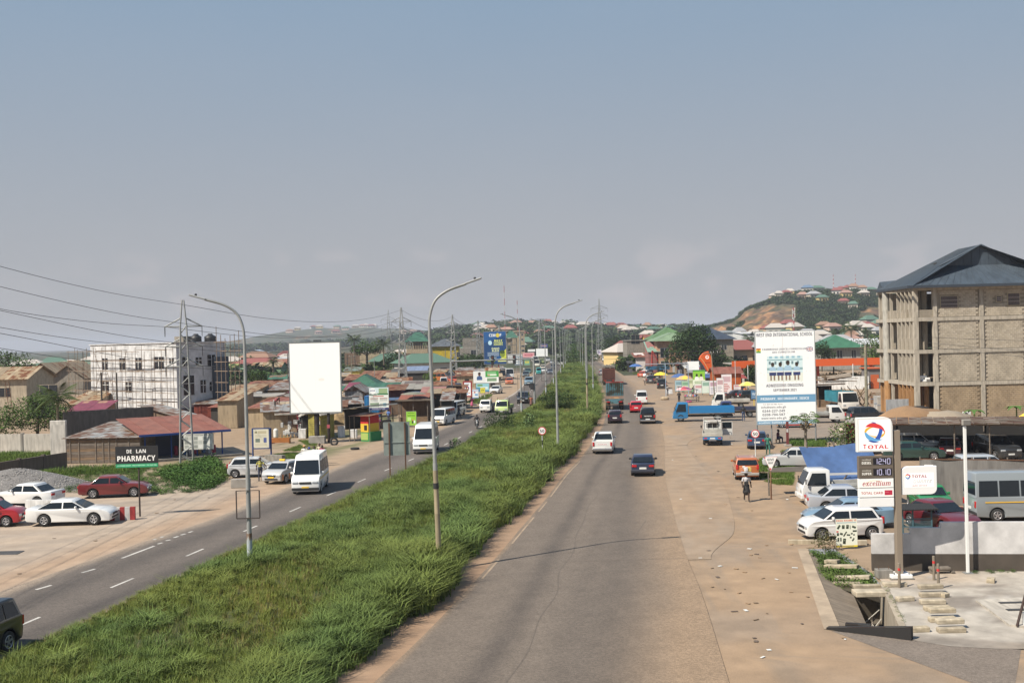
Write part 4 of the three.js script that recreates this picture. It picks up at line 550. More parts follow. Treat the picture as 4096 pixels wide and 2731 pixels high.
const wallB=mat([0.46,0.36,0.24],0.95,{t:'stain'}),wallC=mat([0.52,0.44,0.33],0.95,{t:'stain'}),wallG=mat([0.27,0.43,0.26],0.9,{t:'stain'}),wallY=mat([0.62,0.45,0.03],0.85,{t:'conc'}),wallBr=mat([0.21,0.14,0.095],0.95,{t:'stain'}),wallK=mat([0.035,0.032,0.03],0.95),darkIn=mat([0.02,0.018,0.016],0.95),wallO=mat([0.43,0.25,0.16],0.9,{t:'stain'}),wallGr=mat([0.30,0.27,0.23],0.95,{t:'stain'});
const pane=mat([0.02,0.024,0.03],0.15);
// roof sheets over a quad a-b (eave, left to right) and c-d (ridge, right to left)
function sheets(t,a,b,c,d,ms,n,thick=0.04){
const L=(p,q,k)=>p.map((v,i)=>lerp(v,q[i],k));
for(let i=0;i<n;i++){const k0=i/n,k1=(i + 1)/n - 0.004,e=0.012*(i % 2)+ rr(-0.006,0.006);const q=[L(a,b,k0),L(a,b,k1),L(d,c,k1),L(d,c,k0)].map(p=>[p[0],p[1]+ e,p[2]]);const lo=q.map(p=>[p[0],p[1]- thick,p[2]]);part(t,'roof_sheet',[quadG(...q),quadG(lo[3],lo[2],lo[1],lo[0]),quadG(lo[0],lo[1],q[1],q[0]),quadG(lo[2],lo[3],q[3],q[2]),quadG(lo[3],lo[0],q[0],q[3]),quadG(lo[1],lo[2],q[2],q[1])],ms[Math.floor(rnd()*ms.length)]);}
}
// hut on footprint whose front runs from a to b (ground points, left to right), depth d behind
function hut(name,label,cat,a,b,d,h,o={}){
if(a[1]<-135&&!o.turn)b=[b[0]*a[1]/b[1],a[1]];// far fronts stand square to the road
const w=Math.hypot(b[0]- a[0],b[1]- a[1]),t=thing(name,label,cat,a[0],o.y??0,a[1],-Math.atan2(b[1]- a[1],b[0]- a[0]),o.group),ov=o.ov??0.35,rh=o.rh??0.5,wm=o.wall??wallB,ms=o.rm??RUSTY,n=o.n??clamp(Math.round(w/0.9),2,9);
if(!o.open){part(t,'wall',[bbox(w,h,d,w/2,0,-d/2)],wm);if(o.planks)for(let i=0;i<o.planks;i++)part(t,'plank',[box(w/o.planks - 0.025,h - 0.04,0.03,(i + 0.5)*w/o.planks,h/2,0.016)],o.pm?o.pm[i % o.pm.length]:wm);if(o.splanks)for(let i=0;i<o.splanks;i++)part(t,'plank',[box(0.03,h - 0.04,d/o.splanks - 0.025,w + 0.016,h/2,-(i + 0.5)*d/o.splanks)],o.pm?o.pm[i % o.pm.length]:wm);}
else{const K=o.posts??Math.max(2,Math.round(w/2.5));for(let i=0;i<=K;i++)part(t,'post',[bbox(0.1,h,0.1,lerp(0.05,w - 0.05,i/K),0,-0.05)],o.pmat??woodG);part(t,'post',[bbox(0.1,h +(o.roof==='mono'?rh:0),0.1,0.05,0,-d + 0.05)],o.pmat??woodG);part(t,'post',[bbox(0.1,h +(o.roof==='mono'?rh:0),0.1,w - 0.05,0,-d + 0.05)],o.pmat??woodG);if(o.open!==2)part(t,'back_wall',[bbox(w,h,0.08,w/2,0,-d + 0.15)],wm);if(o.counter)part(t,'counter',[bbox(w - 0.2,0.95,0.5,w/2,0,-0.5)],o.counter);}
const R=o.roof??'mono';
if(R==='mono'){if(!o.open)part(t,'gable_wall',[extrWedge(w,d,h,rh)],wm);sheets(t,[-ov,h + 0.03 - ov*rh/d,ov],[w + ov,h + 0.03 - ov*rh/d,ov],[w + ov,h + rh + 0.05,-d - ov],[-ov,h + rh + 0.05,-d - ov],ms,n);if(o.fascia)part(t,'fascia',[box(w + 2*ov,0.2,0.04,w/2,h - 0.06 - ov*rh/d,ov + 0.03)],o.fascia);}
if(R==='monoup'){sheets(t,[-ov,h + rh,ov],[w + ov,h + rh,ov],[w + ov,h + 0.05,-d - ov],[-ov,h + 0.05,-d - ov],ms,n);part(t,'fascia',[box(w + 2*ov,0.14,0.04,w/2,h + rh - 0.1,ov - 0.02)],o.fascia??woodG);}
if(R==='gable'){part(t,'gable_wall',[prismG(w,d,h,rh,1)],wm);sheets(t,[-ov,h + 0.03 - ov*2*rh/d,ov],[w + ov,h + 0.03 - ov*2*rh/d,ov],[w + ov,h + rh + 0.05,-d/2],[-ov,h + rh + 0.05,-d/2],ms,n);sheets(t,[w + ov,h + 0.03 - ov*2*rh/d,-d - ov],[-ov,h + 0.03 - ov*2*rh/d,-d - ov],[-ov,h + rh + 0.05,-d/2],[w + ov,h + rh + 0.05,-d/2],ms,n);}
if(R==='gablex'){const m=Math.max(2,Math.round(n*d/w));part(t,'gable_wall',[prismG(w,d,h,rh,0)],wm);sheets(t,[-ov,h + 0.03 - ov*2*rh/w,-d - ov],[-ov,h + 0.03 - ov*2*rh/w,ov],[w/2,h + rh + 0.05,ov],[w/2,h + rh + 0.05,-d - ov],ms,m);sheets(t,[w + ov,h + 0.03 - ov*2*rh/w,ov],[w + ov,h + 0.03 - ov*2*rh/w,-d - ov],[w/2,h + rh + 0.05,-d - ov],[w/2,h + rh + 0.05,ov],ms,m);if(o.fascia)for(const e of[0,1])part(t,'barge_board',[rod([e?w + ov:-ov,h - 0.02 - ov*2*rh/w,ov + 0.02],[w/2,h + rh + 0.04,ov + 0.02],0.07,0.07,4)],o.fascia);}
if(R==='hip'){const i=Math.min(w,d)/2*(o.hk??0.95),A=[[-ov,h,ov],[w + ov,h,ov],[w + ov,h,-d - ov],[-ov,h,-d - ov]],r0=w>=d?[i,h + rh,-d/2]:[w/2,h + rh,-i],r1=w>=d?[w - i,h + rh,-d/2]:[w/2,h + rh,-d + i];const lift=p=>[p[0],p[1]+ 0.04,p[2]],B=A.map(lift),f=w>=d?[[B[0],B[1],r1,r0],[B[1],B[2],r1],[B[2],B[3],r0,r1],[B[3],B[0],r0]]:[[B[0],B[1],r0],[B[1],B[2],r1,r0],[B[2],B[3],r1],[B[3],B[0],r0,r1]];for(const q of f)part(t,'roof_slope',polyG(q),o.roofM??hipMat(ms[0]));part(t,'soffit',[box(w + 2*ov,0.06,d + 2*ov,w/2,h,-d/2)],o.soffit??woodG);part(t,'ridge_cap',[rod(r0,r1,0.07,0.07,5)].concat(f.length?A.map((p,k)=>rod(lift(p),w>=d?(k===0||k===3?r0:r1):(k<2?r0:r1),0.06,0.06,5)):[]),ms[0]);}
if(R==='flat'){part(t,'roof_slab',[box(w + 2*ov,0.16,d + 2*ov,w/2,h + 0.08,-d/2)],o.slab??conc);if(o.parapet)part(t,'parapet',[box(w,o.parapet,0.15,w/2,h + 0.16 + o.parapet/2,-0.08),box(0.15,o.parapet,d - 0.2,w - 0.08,h + 0.16 + o.parapet/2,-d/2),box(0.15,o.parapet,d - 0.2,0.08,h + 0.16 + o.parapet/2,-d/2)],wm);}
for(const[u,y,ww,hh,side]of o.win??[]){const f=part(t,'window',[side?box(0.06,hh + 0.12,ww + 0.12,w + 0.01,y + hh/2,-u):box(ww + 0.12,hh + 0.12,0.06,u,y + hh/2,0.01)],o.frame??wallC);part(f,'pane',[side?box(0.02,hh,ww,w + 0.045,y + hh/2,-u):box(ww,hh,0.02,u,y + hh/2,0.045)],pane);if(ww>0.7&&(o.mull??1))part(f,'mullion',[side?box(0.03,hh,0.06,w + 0.05,y + hh/2,-u):box(0.06,hh,0.03,u,y + hh/2,0.05)],o.frame??wallC);}
for(const[u,ww,hh,m]of o.doors??[])part(t,'door',[bbox(ww,hh,0.05,u,0,0.02)],m??darkIn);
return t;
}
function extrWedge(w,d,h,rh){const s=new THREE.Shape([[0,h],[-d,h],[-d,h + rh]].map(p=>new THREE.Vector2(...p)));return new THREE.ExtrudeGeometry(s,{depth:w,bevelEnabled:false}).rotateY(-Math.PI/2).translate(w,0,0);}
function prismG(w,d,h,rh,alongX){const P=alongX?[[0,h,0],[0,h,-d],[0,h + rh,-d/2],[w,h,0],[w,h,-d],[w,h + rh,-d/2]]:[[0,h,0],[w,h,0],[w/2,h + rh,0],[0,h,-d],[w,h,-d],[w/2,h + rh,-d]];const g=polyG([P[0],P[1],P[2]]),g2=polyG([P[3],P[5],P[4]]);return mergeGeometries([g,g2]);}
const hipMats=new Map();function hipMat(m){if(!hipMats.has(m)){const c=m.clone();c.side=2;hipMats.set(m,c);}return hipMats.get(m);}
for(const l of[IRON,RUSTY,TANR,REDR,GRNR,BLUR,GREYR,PINKR,LIMR,NAVR,PGRN,MAUR])for(const m of l)m.side=2;
for(const m of[wallB,wallC,wallG,wallY,wallBr,wallK,wallO,wallGr,whiteW])m.side=2;
// =====================================================================  LEFT SIDE
// white three-storey building behind timber scaffolding
{const a=[-61.57,-165.03],b=[-44.38,-150.65],w=Math.hypot(b[0]- a[0],b[1]- a[1]),t=thing('white_building','white three storey building behind timber scaffolding','building',a[0],0,a[1],-Math.atan2(b[1]- a[1],b[0]- a[0])- 0.02),d=7.6,h=10.6,wm=mat([0.74,0.74,0.75],0.85,{t:'conc',side:2});
part(t,'front_wall',[bbox(w,h,0.3,w/2,0,-0.15)],wm);part(t,'side_wall',[bbox(0.3,h,d - 0.3,w - 0.15,0,-d/2 - 0.15)],wm);part(t,'side_wall',[bbox(0.3,h,d - 0.3,0.15,0,-d/2 - 0.15)],wm);part(t,'back_wall',[bbox(w,h,0.3,w/2,0,-d + 0.15)],wm);part(t,'roof_slab',[box(w - 0.6,0.2,d - 0.6,w/2,h - 0.5,-d/2)],conc);
part(t,'cornice',[box(w + 0.3,0.12,0.5,w/2,h + 0.06,-0.1),box(0.5,0.12,d,w - 0.1,h + 0.06,-d/2 - 0.3)],wm);
part(t,'end_pier',[bbox(0.9,h - 2,2.2,w + 0.3,0,-d + 1)],mat([0.09,0.115,0.15],0.8,{t:'conc'}));
const dk=mat([0.012,0.012,0.016],0.2),fr=mat([0.7,0.7,0.68],0.7);
const W=(u,y,ww,hh,side)=>{const f=part(t,'window',side?[box(0.05,hh,ww,w + 0.03,y + hh/2,-u)]:[box(ww,hh,0.05,u,y + hh/2,0.03)],dk);part(f,'frame',side?[box(0.04,hh,0.07,w + 0.06,y + hh/2,-u),box(0.04,0.06,ww,w + 0.06,y + hh*0.6,-u)]:[box(0.1,hh + 0.1,0.04,u,y + hh/2,0.06),box(ww,0.06,0.04,u,y + hh*0.62,0.065)],fr);};
const ku=w/12.2;for(const u of[2.2,4.8,7.1])W(u*ku,7.1,1.5,1.6);W(9.9*ku,7.2,2.4,1.6);W(11.6*ku,7.9,1.1,0.7);W(2.2*ku,3.9,1.9,1.6);W(5.6*ku,3.9,1.6,1.5);W(9*ku,1.0,1.5,1.3);
for(const[u,y,ww,hh]of[[1.4,7.5,1,1.2],[3.4,7.6,0.9,1.0],[5.4,7.3,1.2,1.6],[1.8,3.6,1.6,2.6],[4,3.8,0.8,1.7],[5.4,4,0.7,1.2]])W(u,y,ww,hh,1);
part(t,'red_door',[box(0.06,2,1.4,w + 0.03,4.9,-6.6)],mat([0.32,0.03,0.05],0.7));for(const u of[1.6,4,6.2])part(t,'shutter',[box(0.06,1.8,2.0,w + 0.03,1,-u)],mat([0.08,0.08,0.1],0.7));
part(t,'stair_house',[bbox(2.2,1.3,2,w - 3.2,h - 0.4,-3.5)],wallGr);
for(const[x,z,r]of[[w - 1.4,-4,0.75],[w - 1,-6,0.8]])part(t,'water_tank',new THREE.LatheGeometry([[0,1.6],[0.3,1.6],[0.35,1.45],[r,1.2],[r,0.9],[r - 0.03,0.85],[r,0.8],[r,0],[0,0]].map(p=>new THREE.Vector2(...p)),18).translate(x,h - 0.4,z),mat([0.02,0.02,0.022],0.5));
// scaffolding is its own thing
const sf=thing('scaffolding','timber pole scaffolding along the white building front','scaffolding',a[0],0,a[1],t.rotation.y),tm=mat([0.36,0.27,0.2],0.9,{t:'wood'});
for(let i=0;i<11;i++){const x=-2.4 + i*(w + 3.2)/10 + rr(-0.2,0.2);for(const z of[1.1,2.1])part(sf,'standard',[rod([x,0,z],[x + rr(-0.1,0.1),10 + rr(-0.4,0.5),z],0.04,0.035,5)],tm);}
for(let k=0;k<7;k++){const y=1.3 + k*1.4;for(const z of[1.05,2.15])for(let i=0;i<4;i++)if(rnd()>0.12){const x0=-2.6 + i*(w + 3)/4;part(sf,'ledger',[box((w + 3)/4 + 0.7,0.065,0.05,x0 +(w + 3)/8,y + rr(-0.12,0.12),z,0,0,rr(-0.02,0.02))],tm);}for(let i=0;i<7;i++)if(rnd()>0.5)part(sf,'putlog',[box(0.06,0.07,2.4,-2.2 + i*(w + 3)/6.2,y + 0.1,1.2)],tm);}
for(let i=0;i<9;i++){const x=-2 + i*1.75;part(sf,'brace',[rod([x,1.3 +(i % 3)*2.8,2.2],[x +(i % 2?-1.8:1.8),4.1 +(i % 3)*2.8,2.2],0.035,0.035,4)],tm);}
const s2=thing('scaffolding','tall narrow timber scaffold tower at the right end of the white building','scaffolding',a[0],0,a[1],t.rotation.y);for(const x of[w + 1.6,w + 2.6,w + 3.6])for(const z of[-5.2,-7.4])part(s2,'standard',[rod([x,0,z],[x,12 + rr(-1,0.8),z],0.06,0.05,5)],tm);for(let k=0;k<8;k++)for(const z of[-5.15,-7.45])part(s2,'ledger',[box(3,0.09,0.06,w + 2.6,1.2 + k*1.35 + rr(-0.1,0.1),z)],tm);}
// long shop: wooden shed end and blue trimmed red roofed end
{const a=[-39.83,-100.52],b=[-33.07,-99.83],c=[-31.72,-104.32],e=[-26.77,-103.78],f=[-25.96,-106.76],g2=[-24.6,-109.35];
const t=hut('wooden_shed','brown plank shed with grey corrugated roof behind the pharmacy sign','shed',a,b,9,2.25,{wall:woodG,rm:IRON,rh:0.75,ov:0.3,n:10,y:0});const w=Math.hypot(b[0]- a[0],b[1]- a[1]);
for(let k=0;k<9;k++)part(t,'board',[box(w - 0.02,0.235,0.025,w/2,0.16 + k*0.25,0.014 + 0.004*(k % 2))],[woodG,woodM,mat([0.2,0.15,0.115],0.9,{t:'wood'})][k % 3]);for(const u of[0.05,0.17,0.4,0.5,0.58,0.68,0.85])part(t,'batten',[box(0.1,2.3,0.05,u*w,1.15,0.05)],mat([0.28,0.22,0.17],0.9,{t:'wood'}));
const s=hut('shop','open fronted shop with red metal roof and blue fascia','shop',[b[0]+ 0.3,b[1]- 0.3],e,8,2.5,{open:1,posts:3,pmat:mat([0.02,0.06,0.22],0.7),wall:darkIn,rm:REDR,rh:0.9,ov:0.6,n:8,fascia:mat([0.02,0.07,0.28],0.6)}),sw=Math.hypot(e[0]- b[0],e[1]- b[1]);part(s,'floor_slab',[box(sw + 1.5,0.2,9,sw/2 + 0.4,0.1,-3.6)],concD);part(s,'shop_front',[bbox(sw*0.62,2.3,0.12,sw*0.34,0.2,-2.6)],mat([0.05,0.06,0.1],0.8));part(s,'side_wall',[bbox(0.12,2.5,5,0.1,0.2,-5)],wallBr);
for(let i=0;i<9;i++)part(s,'goods',[rbox(rr(0.25,0.5),rr(0.5,1.1),0.3,0.04,sw*(0.45 + i*0.058),0.5,-2.3 + rr(-0.2,0.2))],mat([[0.4,0.05,0.08],[0.5,0.3,0.1],[0.1,0.2,0.4],[0.5,0.5,0.5]][i % 4],0.7));}
// pharmacy sign
{const p=[-22.68,-68.13],t=thing('pharmacy_sign','black pharmacy sign with green strip on a thin pole','sign',p[0],0,p[1],0.05);part(t,'pole',[rod([0,0,0],[0,3.4,0],0.055,0.05,8)],mat([0.05,0.035,0.03],0.8));part(t,'board',[box(2.52,1.28,0.08,-0.08,3.6,0.06)],mat([0.02,0.02,0.02],0.6));
panel(t,'print',2.5,1.26,-0.08,3.6,0.102,printed('pharm',512,258,(c,W,h)=>{fillR(c,'#232325',0,0,W,h);txt(c,'DE',165,60,62,'#efeeea',{w:70});txt(c,'.',214,60,52,'#5b8f76',{});txt(c,'LAN',310,60,62,'#efeeea',{w:130,stretch:1});txt(c,'PHARMACY',248,148,92,'#f6f4ee',{w:470,stretch:1});fillR(c,'#2f9a68',0,212,W,46);txt(c,'LICENSED SHOP · PRESCRIPTION · TEL 020 000',256,234,22,'#bfe6d0',{w:480,stretch:1});}));}
// striped barrier and low wall
{const p=[-23.29,-66.89],t=thing('striped_barrier','red and white striped concrete barrier beside the pharmacy sign pole','barrier',p[0],0,p[1],0.1);for(let i=0;i<5;i++)part(t,'stripe_panel',[box(0.29,0.76,0.22,-0.58 + i*0.29,0.38,0)],i % 2?mat([0.68,0.66,0.63],0.9,{t:'stain'}):mat([0.42,0.05,0.05],0.9,{t:'stain'}));}
{const a=[-32.13,-71.06],b=[-29.35,-70.62],t=thing('low_wall','low white wall behind the white saloon in the lot','wall',a[0],0,a[1]- 1.8,-Math.atan2(b[1]- a[1],b[0]- a[0]));part(t,'wall',[bbox(Math.hypot(b[0]- a[0],b[1]- a[1]),0.55,0.2,2,0,0)],whiteW);}
// drain grate in the lot
{const p=[-25.75,-56.9],t=thing('drain_grate','dark rectangular grate in the pale lot at the left edge','grate',p[0],0,p[1]);part(t,'frame',[box(1.5,0.03,0.9,0,0.01,0)],mat([0.14,0.14,0.15],0.8,{t:'conc'}));for(let i=0;i<6;i++)part(t,'bar',[box(1.4,0.02,0.06,0,0.03,-0.35 + i*0.14)],mat([0.08,0.08,0.085],0.7));}
// walls behind the lot
function wallRun(name,label,pts,h,th,m,o={}){const t=thing(name,label,'wall',0,0,0);for(let i=0;i<pts.length - 1;i++){const[a,b]=[pts[i],pts[i + 1]],L=Math.hypot(b[0]- a[0],b[1]- a[1]),n=o.seg?Math.max(1,Math.round(L/o.seg)):1;for(let k=0;k<n;k++){const c=(k + 0.5)/n,q=part(t,'wall_panel',[bbox(L/n - 0.03,h,th)],m);q.position.set(lerp(a[0],b[0],c),0,lerp(a[1],b[1],c));q.rotation.y=-Math.atan2(b[1]- a[1],b[0]- a[0]);if(o.pier){const r=part(t,'pier',[bbox(0.25,h + 0.1,th + 0.12)],o.pier);r.position.set(lerp(a[0],b[0],k/n),0,lerp(a[1],b[1],k/n));r.rotation.y=q.rotation.y;}}}return t;}
wallRun('block_wall','dark stained low block wall running back behind the gravel heap',[[-41.02,-88.94],[-38.4,-96.77]],1.35,0.2,mat([0.15,0.12,0.095],0.95,{t:'stain'}),{seg:3,pier:mat([0.13,0.105,0.085],0.95,{t:'stain'})});
wallRun('plastered_wall','white plastered wall streaked with black at the far left',[[-51.87,-112.13],[-45.13,-110.84]],1.9,0.22,mat([0.56,0.52,0.46],0.95,{t:'stain'}),{seg:4,pier:mat([0.3,0.28,0.25],0.95,{t:'stain'})});
wallRun('parapet_wall','dark grey concrete parapet behind the grey shed roof',[[-50.1,-125.64],[-42.1,-132.09]],3.2,0.25,mat([0.13,0.125,0.12],0.95,{t:'stain'}));
{const p=[-43.32,-107.49],t=thing('wall_pier','broken white masonry pier beside the plank shed','pier',p[0],0,p[1]);part(t,'pier',[rbox(1.5,3.4,0.4,0.05,0,1.7,0)],mat([0.62,0.59,0.54],0.95,{t:'stain'}));}
// gravel heap
{const g=new THREE.PlaneGeometry(14,9,60,40).rotateX(-Math.PI/2),p=g.attributes.position;for(let i=0;i<p.count;i++){const x=p.getX(i),z=p.getZ(i),r=Math.hypot(x/6.6,z/4.2);p.setY(i,Math.max(-0.1,1.75*(1 - r**1.3)+(r<1.1?0.16*(fbm(x*1.1,z*1.1,3,161)- 0.5)+ 0.07*rnd():0)));}g.computeVertexNormals();const q=[-36.96,-83.88],t=thing('gravel_heap','long heap of grey gravel at the left edge behind the white car','gravel',q[0],0,q[1]);part(t,'heap',g,mat([0.26,0.245,0.235],0.95,{t:'asph'}));const peb=new THREE.InstancedMesh(prep(new THREE.IcosahedronGeometry(0.05,0)),mat([0.3,0.285,0.27],0.9),2600),m4=new THREE.Matrix4();for(let i=0;i<2600;i++){const x=rr(-6.4,6.4),z=rr(-4,4),r=Math.hypot(x/6.6,z/4.2);m4.makeScale(rr(0.5,1.5),rr(0.5,1.2),rr(0.5,1.5));m4.setPosition(x,Math.max(0,1.75*(1 - r**1.3))+ 0.05,z);peb.setMatrixAt(i,m4);peb.setColorAt(i,new THREE.Color().setScalar(rr(0.6,1.3)));}peb.name='stones';peb.userData={kind:'stuff'};t.add(peb);t.scale.set(0.85,0.8,0.85);}
// beige houses at the far left
hut('house','beige two storey house with long tan roof at the left edge','house',[-78.33,-167.62],[-72.98,-169.58],10,6.0,{wall:wallC,rm:TANR,roof:'gable',rh:1.6,n:12,ov:0.5,win:[[9.5,3.2,2.6,1.7],[9.5,0.5,2.4,1.5],[3,3.3,1.6,1.3]],frame:wallC});
{const p=[-73.9,-166.12],t=thing('ladder','wooden ladder leaning on the beige house','ladder',p[0],0,p[1]+ 1.6);for(const e of[0,0.5])part(t,'rail',[rod([0.9 + e,0,0.6],[-0.2 + e,5.6,-0.5],0.05)],rustM);for(let i=1;i<13;i++)part(t,'rung',[rod([0.9 - i*0.085,i*0.43,0.6 - i*0.085],[1.4 - i*0.085,i*0.43,0.6 - i*0.085],0.03)],rustM);}
for(const[nm,a,b,d,h,o,l]of[
['house',[-82.32,-202.13],[-75.29,-198.44],12,3.2,{wall:wallGr,rm:TANR,roof:'gablex',rh:2,ov:0.6,y:2},'house with pale sheet gable left of the white building'],
['house',[-116.73,-272.89],[-110.32,-272.56],26,4.2,{wall:wallB,rm:TANR,roof:'gablex',rh:2.2,ov:0.8,y:0.5},'long house with brown ribbed roof behind the left palms'],
['house',[-125.88,-315.25],[-118.46,-320.76],14,4.4,{wall:wallC,rm:TANR,roof:'gable',rh:2.4,ov:0.8},'far house with broad brown roof left of the white building'],
['house',[-118.44,-261.49],[-112.5,-261.33],16,4,{wall:wallBr,rm:RUSTY,roof:'gable',rh:1.4},'low house with patched rusty roof behind the beige house'],
['house',[-129.68,-291.85],[-128.92,-296.21],12,4.4,{wall:wallB,rm:TANR,roof:'gablex',rh:1.8},'small gabled house behind the patched rusty roof'],
['house',[-167.14,-392.36],[-165.14,-407.13],12,4.2,{wall:wallC,rm:IRON,roof:'gable',rh:1.2},'distant house with pale blue grey roof at the far left'],
['house',[-173.55,-429],[-163.75,-433.47],12,4.4,{wall:wallC,rm:PGRN,roof:'gable',rh:1.2},'distant house with pale green roof at the far left'],
['house',[-62.92,-165.74],[-63.09,-172.52],9,2.7,{wall:mat([0.4,0.5,0.42],0.9,{t:'stain'}),rm:TANR,roof:'gable',rh:1.3},'pale green cottage at the left foot of the white building'],
['house',[-52.06,-131.07],[-48.34,-131.27],7,2.6,{wall:wallO,rm:MAUR,roof:'mono',rh:1.1},'low house with dark red roof under the left palm'],
['house',[-61.11,-155.01],[-57.7,-155.01],8,2.6,{wall:wallC,rm:TANR,roof:'mono',rh:1.4,win:[[2,0.8,1,1]]},'cream cottage with slanting tan roof before the white building'],
])hut(nm,l,'house',a,b,d,h,o);
hut('shed','grey iron roofed shed right of the pylon foot','shed',[-38.48,-128.56],[-36.78,-130.13],9,2.3,{wall:wallBr,rm:IRON,rh:0.9});
hut('shed','red container like shed behind the red shop roof','shed',[-42.62,-150.73],[-38.57,-148.63],4,2.4,{wall:mat([0.24,0.045,0.025],0.8,{t:'rust',side:2}),rm:IRON,rh:0.6,planks:12,ov:0.2});
{const A=[-39.62,-152.92],B=[-36.82,-153.62],t=wallRun('block_wall','pale concrete block wall behind the red shop roof',[A,B],3.0,0.2,wallGr,{}),L=Math.hypot(B[0]- A[0],B[1]- A[1]),ry=-Math.atan2(B[1]- A[1],B[0]- A[0]),g=prep(box(0.44,0.205,0.03)),ms=[wallC,mat([0.56,0.47,0.35],0.95,{t:'conc'}),mat([0.48,0.41,0.31],0.95,{t:'conc'})];for(let r=0;r<13;r++)for(let i=0;i<L/0.46 - 1;i++){const u=(i + 0.5 +(r % 2)*0.5)*0.46/L,o=shared(t,'block',g,ms[Math.floor(rnd()*3)]);o.position.set(lerp(A[0],B[0],u)+ Math.sin(ry)*0.105,0.12 + r*0.226,lerp(A[1],B[1],u)+ Math.cos(ry)*0.105);o.rotation.y=ry;}}
hut('shed','blue and brown plank shed with red corrugated roof','shed',[-29.68,-127.64],[-26.19,-126.43],6,3.1,{wall:mat([0.09,0.115,0.16],0.9,{t:'stain',side:2}),planks:14,pm:[mat([0.10,0.13,0.18],0.9,{t:'wood'}),mat([0.24,0.19,0.14],0.9,{t:'wood'}),mat([0.16,0.28,0.4],0.9,{t:'wood'}),mat([0.11,0.125,0.15],0.9,{t:'wood'})],rm:REDR,rh:0.7,ov:0.35,n:10});
hut('workshop','dark open repair workshop with pale red roof edge','workshop',[-25.69,-124.11],[-23.76,-124.24],5,2.6,{open:1,wall:darkIn,rm:PINKR,rh:0.5,ov:0.5,fascia:mat([0.62,0.58,0.52],0.9,{t:'wood'}),posts:2});
hut('kiosk','maroon metal kiosk with white shutter beside the workshop','kiosk',[-23.61,-122.87],[-22.43,-122.87],3,3.0,{wall:mat([0.2,0.02,0.03],0.8,{t:'conc',side:2}),rm:RUSTY,rh:0.3,win:[[0.9,1.7,1.2,0.9]],frame:mat([0.4,0.44,0.46],0.8)});
{const t=hut('kiosk','yellow plank kiosk with small window under the white billboard','kiosk',[-21.82,-119.93],[-20.44,-119.3],2.6,2.75,{wall:mat([0.30,0.26,0.055],0.9,{t:'wood',side:2}),planks:6,splanks:6,pm:[mat([0.48,0.42,0.10],0.9,{t:'wood'}),mat([0.44,0.385,0.085],0.9,{t:'wood'})],rm:[mat([0.5,0.46,0.4],0.9,{t:'wood',side:2})],roof:'gablex',rh:0.4,ov:0.4,fascia:mat([0.66,0.62,0.56],0.9,{t:'wood'})});const f=part(t,'window',[box(0.62,0.56,0.06,1.3,1.75,0.05)],mat([0.12,0.09,0.06],0.9));for(const e of[-0.13,0.13])part(f,'pane',[box(0.2,0.34,0.02,1.3 + e,1.75,0.085)],mat([0.6,0.6,0.56],0.6));}
hut('shed','grey corrugated iron shed right of the white billboard','shed',[-23.9,-160.5],[-21.43,-160.95],8,3.2,{wall:IRON[0],planks:12,pm:[mat([0.33,0.34,0.36],0.6,{t:'stain',corr:1}),mat([0.28,0.285,0.3],0.6,{t:'stain',corr:1})],rm:IRON,roof:'gablex',rh:0.8,ov:0.5,n:6});
hut('container','bright blue shipping container kiosk with white scrawls','container',[-19.97,-151.44],[-18.37,-154.59],2.6,2.7,{wall:mat([0.02,0.18,0.45],0.6,{t:'conc',side:2}),planks:11,roof:'flat',ov:0.02,slab:mat([0.03,0.12,0.3],0.7),pm:[mat([0.02,0.2,0.5],0.6,{t:'conc'}),mat([0.03,0.24,0.55],0.6,{t:'conc'})]});
{const t=hut('kiosk','small kiosk striped red yellow and green by the roadside','kiosk',[-15.71,-115.75],[-14.62,-115.1],1.8,0.95,{wall:mat([0.02,0.2,0.06],0.7,{side:2}),roof:'none'});const w=0.977;part(t,'yellow_band',[bbox(w,0.85,1.8,w/2,0.952,-0.9)],mat([0.6,0.4,0.03],0.7));part(t,'red_band',[bbox(w,0.8,1.8,w/2,1.804,-0.9)],mat([0.45,0.02,0.02],0.7));sheets(t,[-1.2,2.62,0.5],[w + 0.6,2.62,0.5],[w + 0.6,2.8,-2.2],[-1.2,2.8,-2.2],RUSTY,4);for(const x of[-1.1,-0.5,w + 0.5])part(t,'post',[bbox(0.07,2.6,0.07,x,0,0.4)],woodG);part(t,'window',[box(0.35,0.5,0.03,w*0.65,1.4,0.016)],darkIn);part(t,'mural',[box(0.9,0.7,0.02,w*0.5,0.5,0.012)],mat([0.3,0.4,0.1],0.7));}
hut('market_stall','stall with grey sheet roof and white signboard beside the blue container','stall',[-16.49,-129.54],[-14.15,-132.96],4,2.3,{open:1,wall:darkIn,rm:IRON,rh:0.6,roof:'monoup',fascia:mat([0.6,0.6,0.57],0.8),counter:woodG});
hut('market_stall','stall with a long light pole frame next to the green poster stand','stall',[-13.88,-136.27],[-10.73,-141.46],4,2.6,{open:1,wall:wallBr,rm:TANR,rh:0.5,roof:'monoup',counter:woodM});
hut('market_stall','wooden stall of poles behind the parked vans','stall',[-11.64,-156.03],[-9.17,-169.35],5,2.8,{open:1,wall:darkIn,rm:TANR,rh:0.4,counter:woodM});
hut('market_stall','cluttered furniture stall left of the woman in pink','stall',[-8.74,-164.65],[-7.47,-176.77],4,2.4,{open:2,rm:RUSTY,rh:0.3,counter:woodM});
hut('shop','maroon shopfront under a brown roof behind the estate poster','shop',[-17.35,-156.8],[-15.76,-159.54],5,3.4,{wall:mat([0.14,0.03,0.03],0.85,{t:'conc',side:2}),rm:RUSTY,rh:0.5,ov:0.6,doors:[[1.5,1.2,2.2,mat([0.03,0.1,0.06],0.8)]]});
